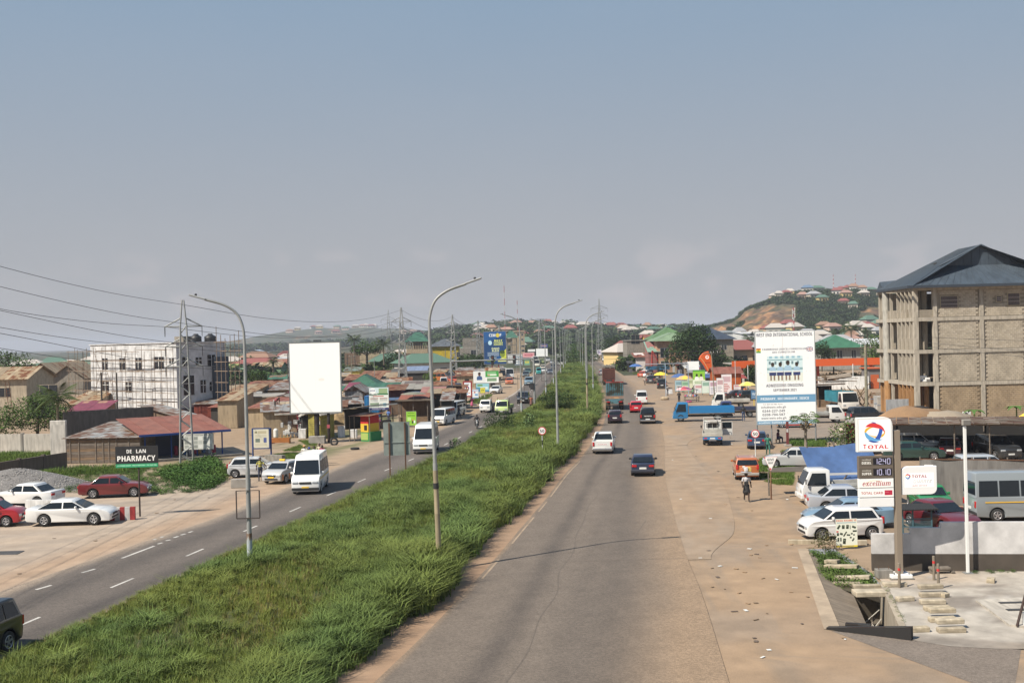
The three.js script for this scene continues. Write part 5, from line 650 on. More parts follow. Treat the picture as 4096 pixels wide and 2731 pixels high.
hut('shop','shop with pale grey roof and hung clothes behind the stalls','shop',[-16.11,-163.14],[-12.85,-166.24],6,3.2,{wall:mat([0.16,0.13,0.12],0.9,{t:'stain',side:2}),rm:[mat([0.36,0.34,0.3],0.8,{t:'conc',corr:1,side:2})],rh:0.9,ov:0.5,doors:[[1.4,1.5,2.3],[4.5,1.4,2.2]]});
{const p=[-13.25,-150.32],t=thing('parasol','wide grey green market parasol over a roadside stall','parasol',p[0],0,p[1]);part(t,'pole',[rod([0,0,0],[0,3,0],0.04)],steel);part(t,'canopy',new THREE.SphereGeometry(2.6,14,5,0,6.2832,0,0.75).scale(1,0.42,1).translate(0,2.25,0),mat([0.26,0.26,0.2],0.9,{side:2,t:'conc'}));}
// market roofs [eave left, eave right, depth, height, roof kind, material, label]
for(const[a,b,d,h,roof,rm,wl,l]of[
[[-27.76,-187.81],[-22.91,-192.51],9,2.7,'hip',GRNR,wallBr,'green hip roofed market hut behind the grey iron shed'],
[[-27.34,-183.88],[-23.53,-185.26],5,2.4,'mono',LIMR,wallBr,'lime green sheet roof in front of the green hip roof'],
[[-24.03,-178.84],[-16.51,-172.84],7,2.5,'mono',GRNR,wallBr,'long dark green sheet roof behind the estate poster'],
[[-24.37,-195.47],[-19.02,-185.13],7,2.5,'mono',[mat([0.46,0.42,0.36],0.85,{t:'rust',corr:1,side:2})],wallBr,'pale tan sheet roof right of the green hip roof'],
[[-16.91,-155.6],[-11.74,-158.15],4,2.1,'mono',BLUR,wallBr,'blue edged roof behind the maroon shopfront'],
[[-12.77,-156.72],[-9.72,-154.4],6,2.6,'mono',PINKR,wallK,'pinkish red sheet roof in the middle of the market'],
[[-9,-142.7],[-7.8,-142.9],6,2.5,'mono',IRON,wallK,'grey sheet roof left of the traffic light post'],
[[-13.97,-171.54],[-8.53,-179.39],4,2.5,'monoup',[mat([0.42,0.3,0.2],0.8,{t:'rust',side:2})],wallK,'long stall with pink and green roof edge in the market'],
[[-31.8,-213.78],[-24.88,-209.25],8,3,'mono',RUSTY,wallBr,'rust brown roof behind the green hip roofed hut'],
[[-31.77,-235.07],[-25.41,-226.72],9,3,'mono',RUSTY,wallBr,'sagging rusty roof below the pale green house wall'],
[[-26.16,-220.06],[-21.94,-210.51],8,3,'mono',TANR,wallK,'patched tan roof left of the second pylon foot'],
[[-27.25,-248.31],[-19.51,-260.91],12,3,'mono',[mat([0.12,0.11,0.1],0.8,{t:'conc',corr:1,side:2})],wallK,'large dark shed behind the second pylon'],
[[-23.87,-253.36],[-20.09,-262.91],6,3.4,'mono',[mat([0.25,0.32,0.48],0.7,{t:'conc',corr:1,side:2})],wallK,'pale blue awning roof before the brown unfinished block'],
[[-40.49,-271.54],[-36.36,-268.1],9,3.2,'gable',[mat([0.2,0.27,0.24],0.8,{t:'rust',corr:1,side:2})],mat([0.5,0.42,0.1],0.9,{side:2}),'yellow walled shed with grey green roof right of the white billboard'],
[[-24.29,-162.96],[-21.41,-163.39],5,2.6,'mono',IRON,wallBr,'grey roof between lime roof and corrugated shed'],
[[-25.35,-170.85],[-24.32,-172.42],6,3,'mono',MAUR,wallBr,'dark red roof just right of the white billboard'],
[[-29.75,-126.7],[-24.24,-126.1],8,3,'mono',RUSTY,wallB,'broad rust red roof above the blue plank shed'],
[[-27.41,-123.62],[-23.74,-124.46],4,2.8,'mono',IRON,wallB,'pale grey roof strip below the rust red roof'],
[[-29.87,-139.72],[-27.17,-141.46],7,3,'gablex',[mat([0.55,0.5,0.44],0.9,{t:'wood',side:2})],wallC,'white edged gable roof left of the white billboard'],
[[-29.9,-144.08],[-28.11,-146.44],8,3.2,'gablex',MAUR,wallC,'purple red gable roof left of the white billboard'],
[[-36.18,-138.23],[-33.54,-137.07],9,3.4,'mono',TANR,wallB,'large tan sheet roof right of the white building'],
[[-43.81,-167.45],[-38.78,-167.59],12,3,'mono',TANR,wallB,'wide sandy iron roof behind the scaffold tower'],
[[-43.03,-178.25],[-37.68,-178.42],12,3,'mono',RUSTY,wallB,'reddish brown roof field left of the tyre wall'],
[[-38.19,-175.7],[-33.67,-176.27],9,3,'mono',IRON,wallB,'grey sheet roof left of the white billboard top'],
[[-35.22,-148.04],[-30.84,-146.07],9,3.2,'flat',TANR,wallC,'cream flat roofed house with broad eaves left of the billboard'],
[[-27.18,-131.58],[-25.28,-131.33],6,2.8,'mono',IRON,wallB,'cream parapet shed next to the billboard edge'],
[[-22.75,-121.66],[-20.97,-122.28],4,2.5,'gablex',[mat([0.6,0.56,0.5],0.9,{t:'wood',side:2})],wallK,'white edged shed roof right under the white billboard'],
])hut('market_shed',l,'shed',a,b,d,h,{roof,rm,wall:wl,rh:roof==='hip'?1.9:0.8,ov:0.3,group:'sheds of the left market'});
// coloured cottages farther back
for(const[a,b,d,h,roof,rm,wl,o,l]of[
[[-90.08,-343.24],[-83.27,-338.63],10,3,'gable',LIMR,wallG,{},'green cottage with lime roof right of the white building'],
[[-83.41,-338.73],[-76.41,-327.6],9,3.2,'gablex',REDR,mat([0.4,0.62,0.4],0.9,{t:'stain',side:2}),{win:[[1.6,1.1,1.3,1.1]],doors:[[4.6,1,2]]},'mint green cottage with red gable edge behind the palms'],
[[-77.33,-334.62],[-67.21,-327.77],9,3.4,'gable',TANR,wallG,{win:[[3,1,1.2,1.2],[6.5,1.2,0.8,1]]},'long green cottage behind the two stub palms'],
[[-122.6,-520.13],[-111.68,-508.75],10,6.2,'gablex',[mat([0.45,0.52,0.6],0.5,{corr:1,side:2})],whiteW,{win:[[4,3.3,1.3,1.3],[7.5,3.3,1,1.2]]},'white two storey house with pale blue metal roof'],
[[-78.77,-375.9],[-75.17,-373.18],7,3.4,'gable',REDR,wallB,{},'small sandy block hut right of the stub palm'],
[[-71.2,-358.43],[-67.39,-355.63],8,3.8,'mono',IRON,whiteW,{win:[[2,1,1.6,1.2]]},'white cottage cut by the left edge of the billboard'],
[[-89.22,-425.62],[-83.46,-433.08],14,3.4,'gable',[mat([0.42,0.48,0.54],0.5,{corr:1,side:2})],whiteW,{},'low shed with silvery blue roof far left of the billboard'],
])hut('cottage',l,'house',a,b,d,h,{roof,rm,wall:wl,rh:1.3,ov:0.4,...o});
wallRun('garden_wall','pink plastered garden wall left of the white billboard',[[-64.19,-313.5],[-59.02,-310.13]],1.7,0.2,mat([0.55,0.38,0.28],0.95,{t:'stain'}));
for(const[x,z,l]of[[-65.35,-303.99,'first half buried tyre'],[-62.64,-302.28,'second half buried tyre'],[-60.45,-300.9,'third half buried tyre'],[-58.28,-299.53,'fourth half buried tyre']]){const t=thing('half_tyre',l + ' from the left in the row by the pink wall','tyre',x,0,z,0,'half buried tyres');part(t,'tyre',new THREE.TorusGeometry(0.62,0.18,7,14,Math.PI),rubber);}
// brick and plaster buildings right of the white billboard
hut('house','brown block house with four dark windows right of the white billboard','house',[-53.48,-360.37],[-43.07,-360.35],12,6.6,{wall:wallBr,roof:'none',win:[[6.2,4.3,1.3,1.4],[9,4.3,1.3,1.4],[11.7,4.3,1.3,1.4],[14.3,4.3,1.3,1.4]],frame:wallBr});
{const t=hut('unfinished_house','ochre block upper storey over a pale green ground floor','house',[-48.11,-356.25],[-39.73,-349.84],11,6.4,{wall:wallB,roof:'none'});const w=4.3916;part(t,'green_floor',[bbox(w,2.9,0.15,w/2,0,0.09)],mat([0.45,0.55,0.32],0.9,{t:'conc'}));part(t,'floor_slab',[box(w + 1,0.25,1.2,w/2,3.0,0.3)],concD);part(t,'column',[bbox(0.3,3.3,0.12,w*0.53,3.1,0.06)],conc);}
{const t=hut('unfinished_house','roofless brown block shell behind the second pylon','house',[-40.84,-358.61],[-29.08,-374.76],12,3.6,{wall:wallBr,roof:'none'});for(let i=0;i<6;i++)part(t,'wall_stub',[bbox(1.5 +(i % 3)*0.7,2.5 +(i % 2)*0.6,0.3,1.4 + i*3.6,3.6,-0.3)],i % 2?wallB:wallBr);for(let i=0;i<4;i++)part(t,'doorway',[box(1.6,2.1,0.05,2.5 + i*5,1.1,0.03)],i % 2?mat([0.04,0.06,0.2],0.8):darkIn);}
{const t=hut('house','tall unfinished house with green hip roof and open columned storey','house',[-39.97,-429.2],[-23.69,-413.91],16,5.2,{wall:wallBr,roof:'none'}),w=7.6921,z=0;part(t,'floor_slab',[box(w + 0.6,0.35,16.6,w/2,5.4,-8)],wallB);part(t,'balustrade',[bbox(w + 0.4,1.3,0.25,w/2,5.5,0.1),bbox(0.25,1.3,16,w + 0.1,5.5,-8)],wallB);for(let i=0;i<=9;i++)part(t,'column',[bbox(0.35,4.0,0.35,i*w/9,5.6,-0.1)],wallB);for(let i=1;i<5;i++)part(t,'column',[bbox(0.35,4.0,0.35,w,5.6,-i*3.8)],wallB);part(t,'inner_wall',[bbox(w - 4,4,0.3,w/2,5.6,-6)],wallGr);
const h=9.7,ov=0.9,r0=[w*0.32,h + 3.6,-8],r1=[w*0.6,h + 3.6,-8],B=[[-ov,h,ov],[w + ov,h,ov],[w + ov,h,-17],[-ov,h,-17]];for(const q of[[B[0],B[1],r1,r0],[B[1],B[2],r1],[B[2],B[3],r0,r1],[B[3],B[0],r0]])part(t,'roof_slope',polyG(q),GRNR[0]);part(t,'porch_roof',polyG([[w*0.55,h,ov],[w + ov,h,ov],[w*0.8,h + 2,-3]]),GRNR[1]);part(t,'soffit',[box(w + 1.6,0.2,17.6,w/2,h - 0.12,-8)],wallBr);}
hut('house','bright yellow house with grey hip roof behind the pylon','house',[-26.07,-358.03],[-16.77,-350.51],11,8,{wall:wallY,roof:'hip',rm:GREYR,rh:2.6,ov:0.7,win:[[9,4.6,0.9,1.5],[9,1,0.9,1.5]],frame:mat([0.3,0.3,0.28],0.8)});
hut('kiosk','yellow kiosk with painted panels in front of the yellow house','kiosk',[-24.31,-363.37],[-21.51,-364.53],3,3,{wall:mat([0.6,0.46,0.06],0.8,{side:2}),roof:'flat',ov:0.1,doors:[[2.8,0.9,2.3,mat([0.6,0.3,0.35],0.8)],[4.2,1,2.3,mat([0.1,0.05,0.05],0.8)]]});
hut('house','unfinished block house with white framed door behind the third pylon','house',[-21.2,-447.93],[-11.17,-450.97],10,6.6,{wall:wallGr,roof:'none',win:[[6,3.2,2.4,2.6]],frame:whiteW});
hut('house','upper grey block storey behind the third pylon','house',[-20.81,-475.54],[-11.71,-473.06],9,10.6,{wall:wallGr,roof:'none'});
{const p=[-2.78,-0.37],q=[2.35,-0.5],t=hut('unfinished_block','unfinished concrete frame with green roof behind the blue billboard','building',[p[0],-560],[q[0],-560],10,0.3,{wall:concD,roof:'none'}),w=q[0]- p[0],H=0.1237;for(let k=0;k<3;k++){part(t,'floor_slab',[box(w,0.3,10,w/2,3.3*(k + 1),-5)],concD);for(const x of[0.2,w/2,w - 0.2])for(const z of[-0.2,-9])part(t,'column',[bbox(0.4,3.1,0.4,x,3.3*k + 0.1,z)],concD);if(k>1)part(t,'infill',[bbox(w*0.5,2.9,0.2,w*0.3,3.3*k + 0.2,-0.3)],wallB);}for(const q2 of[[[-1,10.2,1],[w + 1,10.2,1],[w*0.6,13.6,-5],[w*0.3,13.6,-5]],[[w + 1,10.2,1],[w + 1,10.2,-11],[w*0.6,13.6,-5]]])part(t,'roof_slope',polyG(q2),GRNR[0]);for(let i=0;i<6;i++)part(t,'scaffold_pole',[rod([i*w/5,0,1.2],[i*w/5,10,1.2],0.07)],woodG);}
{const p=[-0.72,13.19],q=[6.75,13.01];hut('apartment_block','tall sandy apartment block with blue windows beyond the billboard','building',[p[0],-600],[q[0],-600],10,p[1],{wall:wallB,roof:'flat',parapet:0.5,win:[[6.2,p[1]- 2,1,1.2],[4,p[1]- 2,1,1.2],[1.6,p[1]- 2,1,1.2],[6.2,p[1]- 4.6,1,1.2],[6.4,p[1]- 8,1.6,1],[6.4,p[1]- 10.4,1.6,1]],frame:mat([0.6,0.58,0.55],0.8)});}
hut('factory_hall','white warehouse box beyond the blue billboard','building',[-1.96,-456.35],[4,-454.29],12,3.4,{wall:whiteW,roof:'flat',ov:0.05});

// small huts crowding the market, litter on the apron
{const KC={rusty:RUSTY,grey:IRON,tan:TANR,'faded red':REDR,'dark green':GRNR},ks=['rusty','grey','tan','rusty','grey','faded red','tan','dark green'],put=[];let n=0,tries=0;
while(n<44&&tries++<900){const z=rr(-310,-135),x=edgL(z)- rr(7,20 + -z*0.16);if(put.some(p=>Math.hypot(p[0]- x,p[1]- z)<5))continue;put.push([x,z]);const k=ks[n++ % 8],w=rr(2.6,5),a=rr(-0.25,0.25),s=rnd()>0.5;hut('market_hut',['brown','sandy','black','grey'][n % 4]+ ' hut with a ' + k +(s?' sloping':' gabled')+ ' sheet roof crowded in the left market','hut',[x,z],[x + w*Math.cos(a),z + w*Math.sin(a)],rr(2.6,4.5),rr(2,2.6),{turn:1,roof:s?'mono':'gable',rm:KC[k],rh:rr(0.4,0.8),ov:0.35,n:4,wall:[wallBr,wallB,wallK,wallGr][n % 4],open:n % 3===0?1:0,group:k + ' roofed market huts',doors:n % 3?[[w/2,0.9,1.8]]:[]});}
const L=new THREE.InstancedMesh(prep(new THREE.BoxGeometry(0.22,0.015,0.14)),mat([1,1,1],0.8),170),q=new THREE.Matrix4();for(let i=0;i<170;i++){const z=-28 - 95*Math.pow(rnd(),1.6),x=i % 3?rr(aspR(z)+ 0.5,apronEdge(Math.max(z,-100))- 0.6):edgL(z)- rr(0.5,12);q.makeRotationY(rnd()*6);q.setPosition(x,0.015,z);q.scale(V(rr(0.3,1.2),1,rr(0.4,1.2)));L.setMatrixAt(i,q);L.setColorAt(i,new THREE.Color().setRGB(...[[0.6,0.6,0.58],[0.12,0.09,0.07],[0.2,0.14,0.09],[0.3,0.2,0.12]][i % 4]));}L.name='litter';L.userData={kind:'stuff',label:'scraps of paper and dark litter on the dusty ground',category:'litter'};L.castShadow=true;scene.add(L);}

// =====================================================================  RIGHT SIDE
// four-storey block and frame building
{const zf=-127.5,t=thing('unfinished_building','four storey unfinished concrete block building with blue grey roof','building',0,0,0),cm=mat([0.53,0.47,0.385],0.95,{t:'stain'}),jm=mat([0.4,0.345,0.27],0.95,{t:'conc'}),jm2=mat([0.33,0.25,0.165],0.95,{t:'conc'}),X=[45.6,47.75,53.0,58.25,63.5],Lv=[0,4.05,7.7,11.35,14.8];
const bA=[mat([0.58,0.5,0.39],0.95,{t:'conc'}),mat([0.52,0.45,0.355],0.95,{t:'conc'}),mat([0.62,0.54,0.43],0.95,{t:'conc'})],bT=[mat([0.46,0.345,0.225],0.95,{t:'conc'}),mat([0.41,0.31,0.2],0.95,{t:'conc'}),mat([0.5,0.385,0.26],0.95,{t:'conc'})];
const bg=prep(new THREE.BoxGeometry(0.455,0.205,0.06)),rest=[[],[]];let made=0;
const wins=[[49.4,12.35,1.9,1.32],[55.0,12.95,0.5,0.6],[56.7,12.5,1.3,1.32]];
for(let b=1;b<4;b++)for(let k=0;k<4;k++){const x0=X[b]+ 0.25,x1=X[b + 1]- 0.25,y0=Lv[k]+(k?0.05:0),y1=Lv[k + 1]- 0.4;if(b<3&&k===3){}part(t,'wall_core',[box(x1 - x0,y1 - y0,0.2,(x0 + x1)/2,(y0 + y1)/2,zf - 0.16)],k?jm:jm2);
for(let r=0;y0 + r*0.225 + 0.2<y1;r++)for(let i=-1;i<(x1 - x0)/0.475;i++){const x=x0 +(i + 0.5 +(r % 2)*0.5)*0.475 + 0.1,y=y0 + 0.115 + r*0.225;if(x - 0.2<x0||x + 0.2>x1||wins.some(w=>k===3&&Math.abs(x - w[0])<w[2]/2 + 0.25&&y>w[1]- 0.1&&y<w[1]+ w[3]+ 0.1))continue;const m=(k?bA:bT)[Math.floor(rnd()*3)],zz=zf - 0.045 + rr(-0.012,0.012);if(b<3&&made<300&&(b===1?k>1:k===2)){const o=shared(t,'block',bg,m);o.position.set(x,y,zz);made++;}else{rest[k?0:1].push(bg.clone().translate(x,y,zz));}}}
rest.forEach((l,i)=>{const o=part(t,'block_courses',mergeGeometries(l),(i?bT:bA)[0]);o.userData.kind='stuff';});
for(const[x,y,w,h]of wins){const f=part(t,'window',[box(w + 0.1,h + 0.1,0.1,x,y + h/2,zf - 0.06)],mat([0.5,0.42,0.28],0.9));part(f,'opening',[box(w,h,0.02,x,y + h/2,zf - 0.004)],mat([0.02,0.02,0.022],0.9));for(let i=0;i<w/0.12;i++)part(f,'bar',[box(0.03,h,0.03,x - w/2 + 0.06 + i*0.12,y + h/2,zf + 0.02)],mat([0.35,0.28,0.26],0.8));for(let i=1;i<3;i++)part(f,'rail',[box(w,0.05,0.03,x,y + h*i/3,zf + 0.04)],mat([0.45,0.38,0.36],0.8));}
X.forEach((x,i)=>{for(let k=0;k<4;k++)part(t,'column',[bbox(i?0.44:0.52,Lv[k + 1]- Lv[k]- 0.42,0.5,x,Lv[k]+(k?0.02:0),zf - 0.15)],cm);});
for(let k=1;k<5;k++){part(t,'ring_beam',[box(18.5,0.42,0.44,54.55,Lv[k]- 0.2,zf - 0.13)],cm);part(t,'side_beam',[box(0.44,0.42,12.4,45.6,Lv[k]- 0.2,zf - 6.7)],cm);part(t,'floor_slab',[box(17.5,0.15,12,54.6,Lv[k]- 0.12,zf - 6.6)],cm);}
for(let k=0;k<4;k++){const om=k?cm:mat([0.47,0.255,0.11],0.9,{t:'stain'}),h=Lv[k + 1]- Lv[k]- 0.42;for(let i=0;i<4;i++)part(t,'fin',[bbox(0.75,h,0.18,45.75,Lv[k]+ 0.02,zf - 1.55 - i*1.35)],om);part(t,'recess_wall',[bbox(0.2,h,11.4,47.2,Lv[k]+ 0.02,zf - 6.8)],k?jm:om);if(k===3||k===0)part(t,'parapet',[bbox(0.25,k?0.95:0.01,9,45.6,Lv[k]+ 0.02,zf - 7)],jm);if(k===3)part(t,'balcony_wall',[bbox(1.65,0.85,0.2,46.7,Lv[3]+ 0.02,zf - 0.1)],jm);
for(const x of[46.4,46.95,47.4])part(t,'balcony_fin',[bbox(0.12,h,0.6,x,Lv[k]+ 0.02,zf - 2.6)],k?cm:om);part(t,'pillar',[bbox(0.36,h,0.36,45.75,Lv[k]+ 0.02,zf - 11.4)],k?cm:om);part(t,'pillar',[bbox(0.36,h,0.36,45.75,Lv[k]+ 0.02,zf - 12.6)],k?cm:om);part(t,'back_wall',[bbox(14,h,0.2,56,Lv[k]+ 0.02,zf - 12.8)],jm);part(t,'pillar',[bbox(0.3,h,0.3,45.6,Lv[k]+ 0.02,zf - 8.2)],cm);part(t,'pillar',[bbox(0.3,h,0.3,46.6,Lv[k]+ 0.02,zf - 8.2)],cm);}
part(t,'round_column',[rod([45.45,3.9,zf - 9.6],[45.45,14.6,zf - 9.6],0.42,0.42,18)],mat([0.5,0.48,0.43],0.9,{t:'stain'}));part(t,'round_column',[rod([45.45,0,zf - 9.6],[45.45,3.9,zf - 9.6],0.42,0.42,18)],mat([0.47,0.255,0.11],0.9,{t:'stain'}));
for(let k=1;k<4;k++)part(t,'landing',[box(0.9,0.42,3.4,45.7,Lv[k]- 0.2,zf - 11.2)],cm);
for(let i=0;i<8;i++)part(t,'sand_bag',[rbox(0.55,0.24,0.34,0.08,46.2 +(i % 3)*0.4 + rr(-0.1,0.1),4.2 + Math.floor(i/3)*0.23,zf - 0.6 + rr(-0.2,0.2))],mat([0.68,0.67,0.65],0.9));
const rm=mat([0.07,0.095,0.125],0.6,{t:'conc',side:2}),zr=-126.4;
const R={a:[44.9,14.9,zr],b:[64.6,14.9,zr],c:[49.3,17.25,-130],d:[58.7,17.25,-130],e:[54,19.55,-129.7],f:[54,19.55,-136],g:[45.2,14.9,-140],h:[64.6,14.9,-141.5]};
// standing-seam sheets
const seam=(p,q,r,s,n)=>{const L=(u,v,k)=>u.map((w,i)=>lerp(w,v[i],k));for(let i=0;i<n;i++)part(t,'roof_sheet',[quadG(L(p,q,i/n),L(p,q,(i + 1)/n),L(s,r,(i + 1)/n),L(s,r,i/n))],rm);for(let i=0;i<=n;i++){const u=L(p,q,i/n),v=L(s,r,i/n);part(t,'roof_seam',[rod([u[0],u[1]+ 0.02,u[2]],[v[0],v[1]+ 0.02,v[2]],0.03,0.03,4)],rm);}};
seam(R.a,R.b,R.d,R.c,22);seam(R.g,R.a,R.e,R.f,16);part(t,'roof_sheet',[polyG([R.b,R.h,R.f,R.e])],rm);part(t,'roof_sheet',[polyG([R.h,R.g,R.f])],rm);part(t,'gablet',[polyG([R.c,R.d,[54,19.4,-130]])],rm);for(let i=1;i<10;i++)part(t,'gablet_batten',[rod([49.3 + i*0.94,17.27,-129.97],[49.3 + i*0.94,17.27 + 2.1*(1 - Math.abs(i - 5)/5),-129.97],0.025,0.025,4)],rm);part(t,'barge_board',[rod(R.c,R.e,0.12,0.12,5)],rm);part(t,'barge_board',[rod(R.d,R.e,0.12,0.12,5)],rm);part(t,'gutter',[box(20.3,0.3,0.12,54.5,14.8,zr + 0.03)],mat([0.035,0.045,0.06],0.5));part(t,'gutter',[box(0.12,0.3,13.4,44.8,14.8,zr - 6.8,0,-0.058)],mat([0.035,0.045,0.06],0.5));
part(t,'wing_roof',[polyG([[45.8,14.62,-138.4],[48.4,14.9,-136],[48.4,16.2,-140],[45.8,16.0,-140.4]]),polyG([[45.8,14.62,-138.4],[45.8,16,-140.4],[45.8,14.6,-142]])],rm);part(t,'soffit',[box(18.6,0.08,13,55,14.72,-133.2)],wallGr);}
{const p=[50.5,17.8],t=thing('bird','dark bird perched on the blue grey roof','bird',p[0],p[1]- 0.05,-134.2);part(t,'body',[new THREE.SphereGeometry(0.2,10,8).scale(1.5,0.75,0.7),new THREE.SphereGeometry(0.1,8,6).translate(0.3,0.12,0),new THREE.ConeGeometry(0.05,0.12,6).rotateZ(-1.57).translate(0.42,0.12,0),box(0.35,0.04,0.14,-0.4,-0.03,0)],mat([0.03,0.03,0.032],0.8));}
// things in front of the block building
for(const[x,z,w,h,l,m]of[[46.71,-144.65,1.89,1.75,'white marble panel leaning behind the tile boards',whiteW],[46.47,-141.78,2.41,1.71,'pale panel leaning behind the patterned tile board',mat([0.6,0.57,0.52],0.6,{t:'conc'})],[43.11,-128.01,2.59,2.26,'large patterned tile board standing by the water tank',mat([0.5,0.5,0.5],0.5,{t:'stain'})],[50.43,-156.25,2.86,1.48,'chevron patterned board behind the white marble panels',mat([0.45,0.37,0.28],0.7,{t:'rust'})]]){const t=thing('tile_board',l,'panel',x,0,z + 1,0.05,'tile boards beside the block building');part(t,'board',[rbox(w,h,0.08,0.01,0,h/2,0)],m);part(t,'edge',[box(w,0.06,0.1,0,h*0.42,0.012)],mat([0.15,0.25,0.4],0.7));}
{const[x,z,w,h]=[45.11,-126.97,2.07,1.52],t=thing('water_tank','large black ribbed water tank beside the block building','tank',x,0,z + 1.2),pr=[[0,h],[w*0.2,h],[w*0.46,h - 0.1]];for(let i=0;i<10;i++)pr.push([w/2,h - 0.12 - i*h*0.088],[w/2 - 0.03,h - 0.16 - i*h*0.088]);pr.push([w/2,0],[0,0]);part(t,'tank',new THREE.LatheGeometry(pr.map(p=>new THREE.Vector2(...p)),26),mat([0.018,0.018,0.02],0.55));}
{const[x,z]=[50.31,-126.12],t=thing('air_conditioner','white air conditioner unit at the foot of the block wall','air conditioner',x,0,z + 0.5);part(t,'case',[rbox(0.85,0.55,0.3,0.02,0,0.5,0)],whiteW);part(t,'fan',[rod([-0.1,0.5,0.14],[-0.1,0.5,0.16],0.2,0.2,16)],blackP);part(t,'stand',[box(0.7,0.2,0.2,0,0.1,0)],rustM);}
// long shelter over parked cars
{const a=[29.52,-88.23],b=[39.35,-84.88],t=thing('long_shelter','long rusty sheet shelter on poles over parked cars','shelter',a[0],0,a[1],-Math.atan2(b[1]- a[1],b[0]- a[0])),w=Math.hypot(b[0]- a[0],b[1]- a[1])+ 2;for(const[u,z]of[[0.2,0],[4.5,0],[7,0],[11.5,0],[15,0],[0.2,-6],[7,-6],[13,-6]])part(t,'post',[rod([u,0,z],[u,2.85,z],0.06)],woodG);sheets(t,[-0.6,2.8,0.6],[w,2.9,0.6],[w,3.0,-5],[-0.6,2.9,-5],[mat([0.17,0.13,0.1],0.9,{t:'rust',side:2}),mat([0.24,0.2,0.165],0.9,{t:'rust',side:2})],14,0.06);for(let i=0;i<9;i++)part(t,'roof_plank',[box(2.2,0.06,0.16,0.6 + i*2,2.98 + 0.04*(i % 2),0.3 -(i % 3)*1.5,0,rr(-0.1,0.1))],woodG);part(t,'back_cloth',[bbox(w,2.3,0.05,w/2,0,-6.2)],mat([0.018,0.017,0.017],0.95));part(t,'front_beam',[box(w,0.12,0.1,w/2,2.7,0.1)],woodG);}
for(const[x,z,sx,sy,l,c]of[[38.26,-107.85,5,2.6,'brown earth heap behind the long shelter',[0.36,0.22,0.12]],[40.87,-106.53,4,2.4,'grey sand heap behind the long shelter',[0.4,0.33,0.25]]]){const g=new THREE.SphereGeometry(1,24,12,0,6.2832,0,1.57),p=g.attributes.position;for(let i=0;i<p.count;i++){const k=0.8 + 0.4*fbm(p.getX(i)*2 + x,p.getZ(i)*2,3,171);p.setXYZ(i,p.getX(i)*sx*k,Math.pow(Math.max(0,p.getY(i)),1.4)*sy*k,p.getZ(i)*3*k);}g.computeVertexNormals();const t=thing('earth_heap',l,'heap',x,0,z);part(t,'heap',g,mat(c,0.95,{t:'dirt'}));}
// grey tarpaulin fence
{const a=[23.44,-63.18],b=[28.74,-61.39],L=Math.hypot(b[0]- a[0],b[1]- a[1]),t=thing('tarpaulin_fence','grey tarpaulin fence behind the green hatchback','fence',a[0],0,a[1]- 2.2,-Math.atan2(b[1]- a[1],b[0]- a[0])),g=new THREE.PlaneGeometry(L,2.6,80,6).translate(L/2,1.3,0),p=g.attributes.position;for(let i=0;i<p.count;i++)p.setZ(i,0.12*Math.sin(p.getX(i)*2.1 + Math.sin(p.getX(i)*0.7)*2)*(1 - p.getY(i)/4)+ 0.05*fbm(p.getX(i),p.getY(i),2,4));g.computeVertexNormals();part(t,'tarpaulin',g,mat([0.23,0.215,0.2],0.85,{side:2,t:'stain'}));for(let i=0;i<7;i++)part(t,'post',[rod([i*L/6,0,-0.12],[i*L/6,2.75,-0.12],0.05)],woodG);part(t,'top_rail',[box(L,0.07,0.06,L/2,2.62,0.02)],rustM);panel(t,'poster',0.4714,0.5499,0.45,2.05,0.2,printed('food',128,160,(c,w,h)=>{fillR(c,'#f3eee8',0,0,w,h);for(const[x,y,r]of[[36,46,30],[92,60,28],[64,110,40]]){disc(c,'#c94434',x,y,r);disc(c,'#e8c8a0',x,y,r*0.6);disc(c,'#a8382c',x + 6,y + 3,r*0.32);}}));}
// blue steel rack and mesh before the wall
{const p=[19.14,-56.2],t=thing('mesh_gate','blue green steel mesh frame beside the tall sign','gate',p[0],0,p[1]+ 0.2),m=mat([0.06,0.13,0.16],0.6),w=1.4347,h=1.2158;for(const x of[0,w*0.35,w])part(t,'post',[bbox(0.06,h,0.06,x,0,0)],m);for(const y of[h,h*0.62,h*0.3])part(t,'rail',[box(w,0.05,0.05,w/2,y,0)],m);const l=[];for(let i=1;i<26;i++)l.push(box(0.012,h*0.6,0.012,i*w/26,h*0.31,0));for(let i=1;i<12;i++)l.push(box(w,0.012,0.012,w/2,i*h*0.05,0));part(t,'mesh',l,m).userData.kind='stuff';part(t,'roof_sheet',[box(w + 0.5,0.06,1.2,w/2,h + 0.08,-0.3,0.1)],mat([0.02,0.02,0.02],0.8,{corr:1}));}
